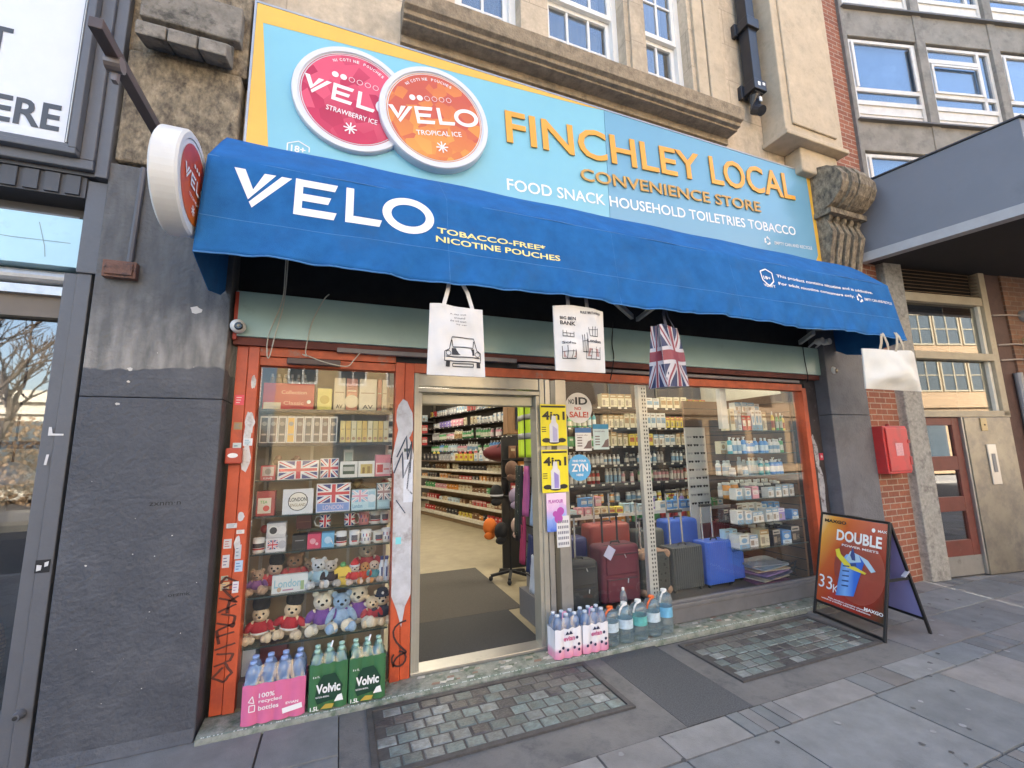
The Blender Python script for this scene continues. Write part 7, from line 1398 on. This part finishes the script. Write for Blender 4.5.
# ================================================================== inside: mats, gondola, wall of shelves, hats, vest
b = MB(); b.box(.6,1.66,.16,.95,.045,.053); tag(b.build('door_mat', M('wet daylit mat', (.035,.036,.038), .8, var=.3, sc=90, bump=.6, bsc=300)), 'dark grey door mat just inside the threshold', 'mat')  # near mat's grey tone has the daylight put into its colour
b = MB(); b.box(.62,1.82,.955,2.66,.045,.052); tag(b.build('long_mat', M('brown grey mat', (.07,.063,.055), .85, var=.25, sc=90, bump=.6, bsc=300)), 'longer brownish grey mat further inside the doorway', 'mat')
gd = Vector((-.2393,.971,0)); gn_ = Vector((-.971,-.2393,0)); g0 = Vector((3.12,4.3,0)); GL = 4.6; grz = math.atan2(gd.y, gd.x)+math.pi  # faces -x
def GM(): mb = MB(); mb.T = Matrix.Translation(g0) @ Matrix(((gd.x,-gn_.x,0,0),(gd.y,-gn_.y,0,0),(0,0,1,0),(0,0,0,1))); return mb  # x along the run, y away from the aisle
gt = thing('gondola', g0, 'long cream gondola of confectionery shelves inside the open doorway', 'shelves')
GZ = [.18,.48,.76,1.02,1.24]; m_gw = M('gondola cream', (.6,.56,.46), .5, var=.08)
b = GM(); b.box(0,GL,.32,.36,.05,1.42); b.box(0,GL,.0,.36,.05,.12); b.build('back_panel', M('gondola brown', (.2,.13,.07), .7, var=.2), gt)
for k, z in enumerate(GZ): b = GM(); d = .0 if k == 0 else .06; b.box(0,GL,d,.32,z-.03,z); b.box(0,GL,d-.012,d,z-.045,z+.012); tags(b, .05, GL-.1, d-.012, z-.035, 300+k, .25); b.build('shelf', [m_gw, m_tag], gt)
b = GM(); b.box(-.01,GL,.03,.5,1.42,1.45); b.build('top', M('gondola top', (.1,.07,.05), .6), gt)
def grow(kind, cols, a0, a1, y, z, **k): row(kind, cols, g0+gd*a0-gn_*y, g0+gd*a1-gn_*y, z, rz=grz-math.pi, **k)
FR = math.atan2(gn_.y, gn_.x)+math.pi/2     # fronts face gn_
def frow(kind, cols, base, a0, a1, y, z, where, seed, **k):
    p0, p1 = base+gd*a0-gn_*y, base+gd*a1-gn_*y; row(kind, cols, p0, p1, z, where=where, rz=FR, seed=seed, zone=DEEP, **k)
wg = Sh('of the confectionery gondola, %s shelf')
for k, (cols, z) in enumerate(((['brown','red','orange','yellow','dark'],GZ[0]),(['pale blue','cream','red','brown'],GZ[1]),(['pink','green','brown','cream','orange'],GZ[2]),(['brown','orange','dark','red'],GZ[3]),(['brown','cream','dark','orange'],GZ[4]))):
    frow('carton' if k % 2 else 'packet', cols, g0, .05, GL-.05, .16, z, wg % (5-k), 70+k, sx=1.3, sz=.62 if k % 2 else .8, gap=.02)
frow('carton', ['cream','white','yellow','grey','dark'], g0, 0, GL, .2, 1.45, 'of the confectionery gondola top', 80, sx=1.5, sz=1.0, gap=.08); frow('bottle', ['yellow','white','red','dark'], g0, 0, GL, .36, 1.45, 'of the rear row on the gondola top', 81, sx=1.3, sz=1.4, gap=.15)
w0 = Vector((4.55,4.4,0)); WL = 7.4
def WM(): mb = MB(); mb.T = Matrix.Translation(w0) @ Matrix(((gd.x,-gn_.x,0,0),(gd.y,-gn_.y,0,0),(0,0,1,0),(0,0,0,1))); return mb
wt = thing('stock_wall', w0, 'long wall of black shelves of household goods deep inside the shop', 'shelves'); WZ = [.9,1.28,1.66,2.04,2.44,2.84]
b = WM(); b.box(-.8,WL,.3,.36,.05,3.3); b.build('back_panel', M('wall back', (.09,.08,.07), .8, var=.2), wt)
for z in WZ: b = WM(); b.box(-.8,WL,0,.3,z-.035,z); tags(b, -.7, WL-.1, 0, z-.032, int(z*200), .3); b.build('shelf', [m_blk, m_tag], wt)
ww = Sh('of the long stock wall, %s shelf')
for k, (kind, cols) in enumerate((('carton',['white','yellow','red','white','grey']),('packet',['white','cream','pink','purple','white']),('can',['white','cream','pink','green','grey']),('bottle',['pale blue','blue','green','white','pink']),('carton',['pale blue','pink','red','white','orange']),('packet',['grey','brown','pale blue','white']))):
    frow(kind, cols, w0, -.7, WL-.1, .12, WZ[5-k], ww % (k+1), 90+k, sx=1.75 if kind != 'carton' else 1.5, sz=1.35, gap=.02)
t = thing('end_fridge', (1.6,9.4,.05), 'dark red chest of goods at the far left end of the shop', 'display'); b = MB(); b.box(-1.6,2.0,10.4,11.2,.05,1.35); b.build('carcass', P_((.2,.05,.05)), t)
for k in range(3): b = MB(); b.box(-1.6,2.0,10.2,10.4,.25+k*.4,.3+k*.4); b.build('shelf', P_((.5,.5,.48)), t); row('packet', ['red','white','green','grey'], (-1.4,10.28,0), (1.95,10.28,0), .3+k*.4, 1.8, 1.7, .02, 'of the red far display, '+['lowest','middle','highest'][k]+' shelf', seed=100+k)
t = thing('stock_wall', (0,11.6,0), 'black shelves of goods against the far back wall of the shop', 'shelves')
b = MB(); b.box(-2,3.0,11.7,11.8,.05,3.3); b.build('back_panel', M('wall back'), t)
for k, z in enumerate((1.5,1.9,2.3,2.7)): b = MB(); b.box(-2,3.0,11.4,11.7,z-.04,z); b.build('shelf', m_blk, t); row('carton', ['white','pale blue','pink','grey','red'], (-1.6,11.52,0), (2.9,11.52,0), z, 2.0, 1.6, .03, 'of the far back wall, '+['lowest','second lowest','second highest','highest'][k]+' shelf', seed=110+k)
t = thing('hanging_bag', (3.0,4.3,2.3), 'dark grey bag hanging over the gondola end', 'bag'); b = MB(); tote(b, 3.35,3.95,2.15,2.62,4.6,.05,0,9); b.build('bag_body', M('grey cloth', (.07,.07,.08), .8), t, smooth=True); b = MB(); b.tube([(3.5,4.6,2.6),(3.6,4.6,2.8),(3.7,4.6,2.6)], .012); b.build('handle', m_blk, t)
t = thing('holdall', (2.7,4.0,1.45), 'dark red holdall lying on the near end of the gondola', 'bag'); b = MB(); b.ell((2.98,4.62,1.62), (.42,.2,.17), 16, 10); b.build('bag_body', M('holdall red', (.10,.01,.015), .7), t, smooth=True); b = MB(); b.tube([(2.8,4.5,1.7),(2.9,4.45,1.85),(3.05,4.45,1.85),(3.15,4.5,1.7)], .015); b.build('handle', m_blk, t)
# panel to the right of the door with the vest and scarves
t = thing('slat_panel', (1.8,.7,.05), 'grey slatted panel just inside the door on the right', 'panel'); b = MB(); b.box(1.82,1.845,.14,.82,.05,2.5); b.build('panel', M('grey slat', (.2,.2,.2), .6, var=.15), t)
b = MB()
for k in range(14): b.box(1.812,1.82,.15,.81,.25+k*.16,.262+k*.16)
b.build('groove', m_blk, t)
t = thing('safety_vest', (1.74,.5,1.6), 'fluorescent yellow safety vest with grey bands hanging inside the door', 'vest')
def vs(u, v): return (1.735+.012*math.sin(u*9)+.03*(u-.5), .36+.42*u, 1.585+.60*v)
b = MB(); b.grid(lambda u, v: vs(u, v), 16, 16); o = b.build('cloth', M('hi vis yellow', (.55,.80,.03), .7, var=.06), t, smooth=True); so = o.modifiers.new('thick','SOLIDIFY'); so.thickness = .012
for v0, v1 in ((.30,.40),(.62,.71)): b = MB(); b.grid(lambda u, v: Vector(vs(u, v0+(v1-v0)*v))+Vector((-.012,0,0)), 16, 2); so = b.build('band', M('vest band', (.25,.26,.27), .5), t, smooth=True).modifiers.new('thick','SOLIDIFY'); so.thickness = .004
b = MB(); b.tube([Vector(vs(.4,v/10))+Vector((-.016,0,0)) for v in range(11)], .006, 5); b.tube([(1.72,.45,2.18),(1.72,.57,2.26),(1.72,.7,2.18)], .006, 5); b.build('edging', m_black, t)
def drape(label, y0, y1, z0, z1, mat, x=1.74, cat='scarf'):
    t = thing(cat.replace(' ', '_'), (x,(y0+y1)/2,z0), label, cat); b = MB(); b.grid(lambda u, v: (x+.012*math.sin(u*12+v*3)-.02*(1-v), y0+(y1-y0)*u, z0+(z1-z0)*v), 10, 10); o = b.build('cloth', mat, t, smooth=True); so = o.modifiers.new('thick','SOLIDIFY'); so.thickness = .01; return t
drape('pink scarf hanging under the yellow vest', .50,.62,1.02,1.5,M('pink cloth', (.5,.12,.3), .8)); drape('dark umbrella cover hanging beside the pink scarf', .66,.82,.75,1.5,M('black cloth', (.02,.02,.024), .8), cat='cover'); drape('pale blue pouch hanging low inside the door', .3,.44,.95,1.32,M('pale blue cloth', (.3,.4,.55), .7), cat='pouch'); drape('black patterned cloth hanging at the panel end', .74,.84,.8,1.5,M('spotted cloth', (.03,.04,.03), .8, dirt=(.3,.3,.25), dsc=60, dlo=.6, dhi=.62), cat='cloth'); drape('red and white scarf hanging low inside the door', .62,.72,.55,1.0,M('red cloth', (.4,.04,.1), .8)); drape('white umbrella sleeve hanging at knee height inside the door', .36,.46,.35,.68,M('pale sleeve', (.5,.52,.55), .6), 1.73, 'sleeve'); drape('navy folded umbrella hanging inside the door', .44,.58,.5,.85,M('navy cloth', (.03,.04,.1), .7), 1.75, 'umbrella')
b = MB(); b.box(1.73,1.81,.2,.8,.05,.3); tag(b.build('stock_crate', P_((.16,.16,.17))), 'grey crate standing against the panel inside the door', 'crate')
t = thing('hat_stand', (2.08,1.94,.05), 'black castored stand hung with hats and caps inside the door', 'stand')
b = MB(); b.tube([(2.08,1.94,.14),(2.08,1.94,1.5)], .014, 8); b.build('pole', m_black, t)
for k in range(5): a = k*1.257+.5; b = MB(); b.bar((2.08,1.94,.15),(2.08+.26*math.cos(a),1.94+.26*math.sin(a),.11),.035,.03); b.ell((2.08+.26*math.cos(a),1.94+.26*math.sin(a),.078), (.028,.028,.03), 10, 8); b.build('leg', m_black, t)
for (dx, dy, z, c, lb) in ((-.16,-.1,.66,(.015,.015,.016),'black cap hanging lowest on the hat stand'),(-.26,.05,.7,(.65,.16,.02),'orange cap hanging on the hat stand'),(.05,-.14,.72,(.5,.38,.32),'beige cap hanging on the hat stand'),(-.2,-.05,1.12,(.02,.02,.02),'black cap with a white stripe on the hat stand'),(.02,-.16,1.08,(.3,.25,.36),'patterned lilac cap on the hat stand'),(-.02,-.14,1.42,(.16,.09,.06),'brown hat at the top of the hat stand')):
    h = thing('cap', (2.08+dx,1.94+dy,z), lb, 'cap', 'caps on the hat stand'); b = MB(); b.ell((2.08+dx,1.94+dy,z), (.09,.08,.11), 14, 10); b.build('crown', P_(c, .8), h, smooth=True); b = MB(); b.ell((2.08+dx-.02,1.94+dy-.05,z-.1), (.075,.02,.05), 12, 6); b.build('peak', P_(c, .8), h, smooth=True)
    if z == 1.12: b = MB(); b.lathe([(.086,0),(.088,.02)], (2.08+dx,1.94+dy,z-.03), n=20, caps=False); b.build('stripe', m_wl, h)
# ceiling lights inside the shop
m_tube = M('lit diffuser', (1.0,.90,.72), .5, var=0, emit=3.7)
for k, (x, y) in enumerate(((.4,1.4),(3.2,1.4),(1.2,3.6),(3.4,3.4),(-.4,6),(1.8,6),(3.9,7),(.2,9),(2.4,9.4),(5.2,1.2))):
    t = thing('ceiling_light', (x,y,3.6), 'lit ceiling panel inside the shop, '+['above the doorway','above the right window','over the aisle near the door','over the gondola near end','over the middle left','over the middle of the shop','over the stock wall','over the far left','over the far gondola end','above the right corner'][k], 'light', 'ceiling lights inside the shop'); b = MB(); b.box(x-.62,x+.62,y-.32,y+.32,3.555,3.598); b.build('frame', M('light frame', (.6,.6,.6), .4), t); b = MB(); b.box(x-.58,x+.58,y-.28,y+.28,3.545,3.553); b.build('diffuser', m_tube, t)
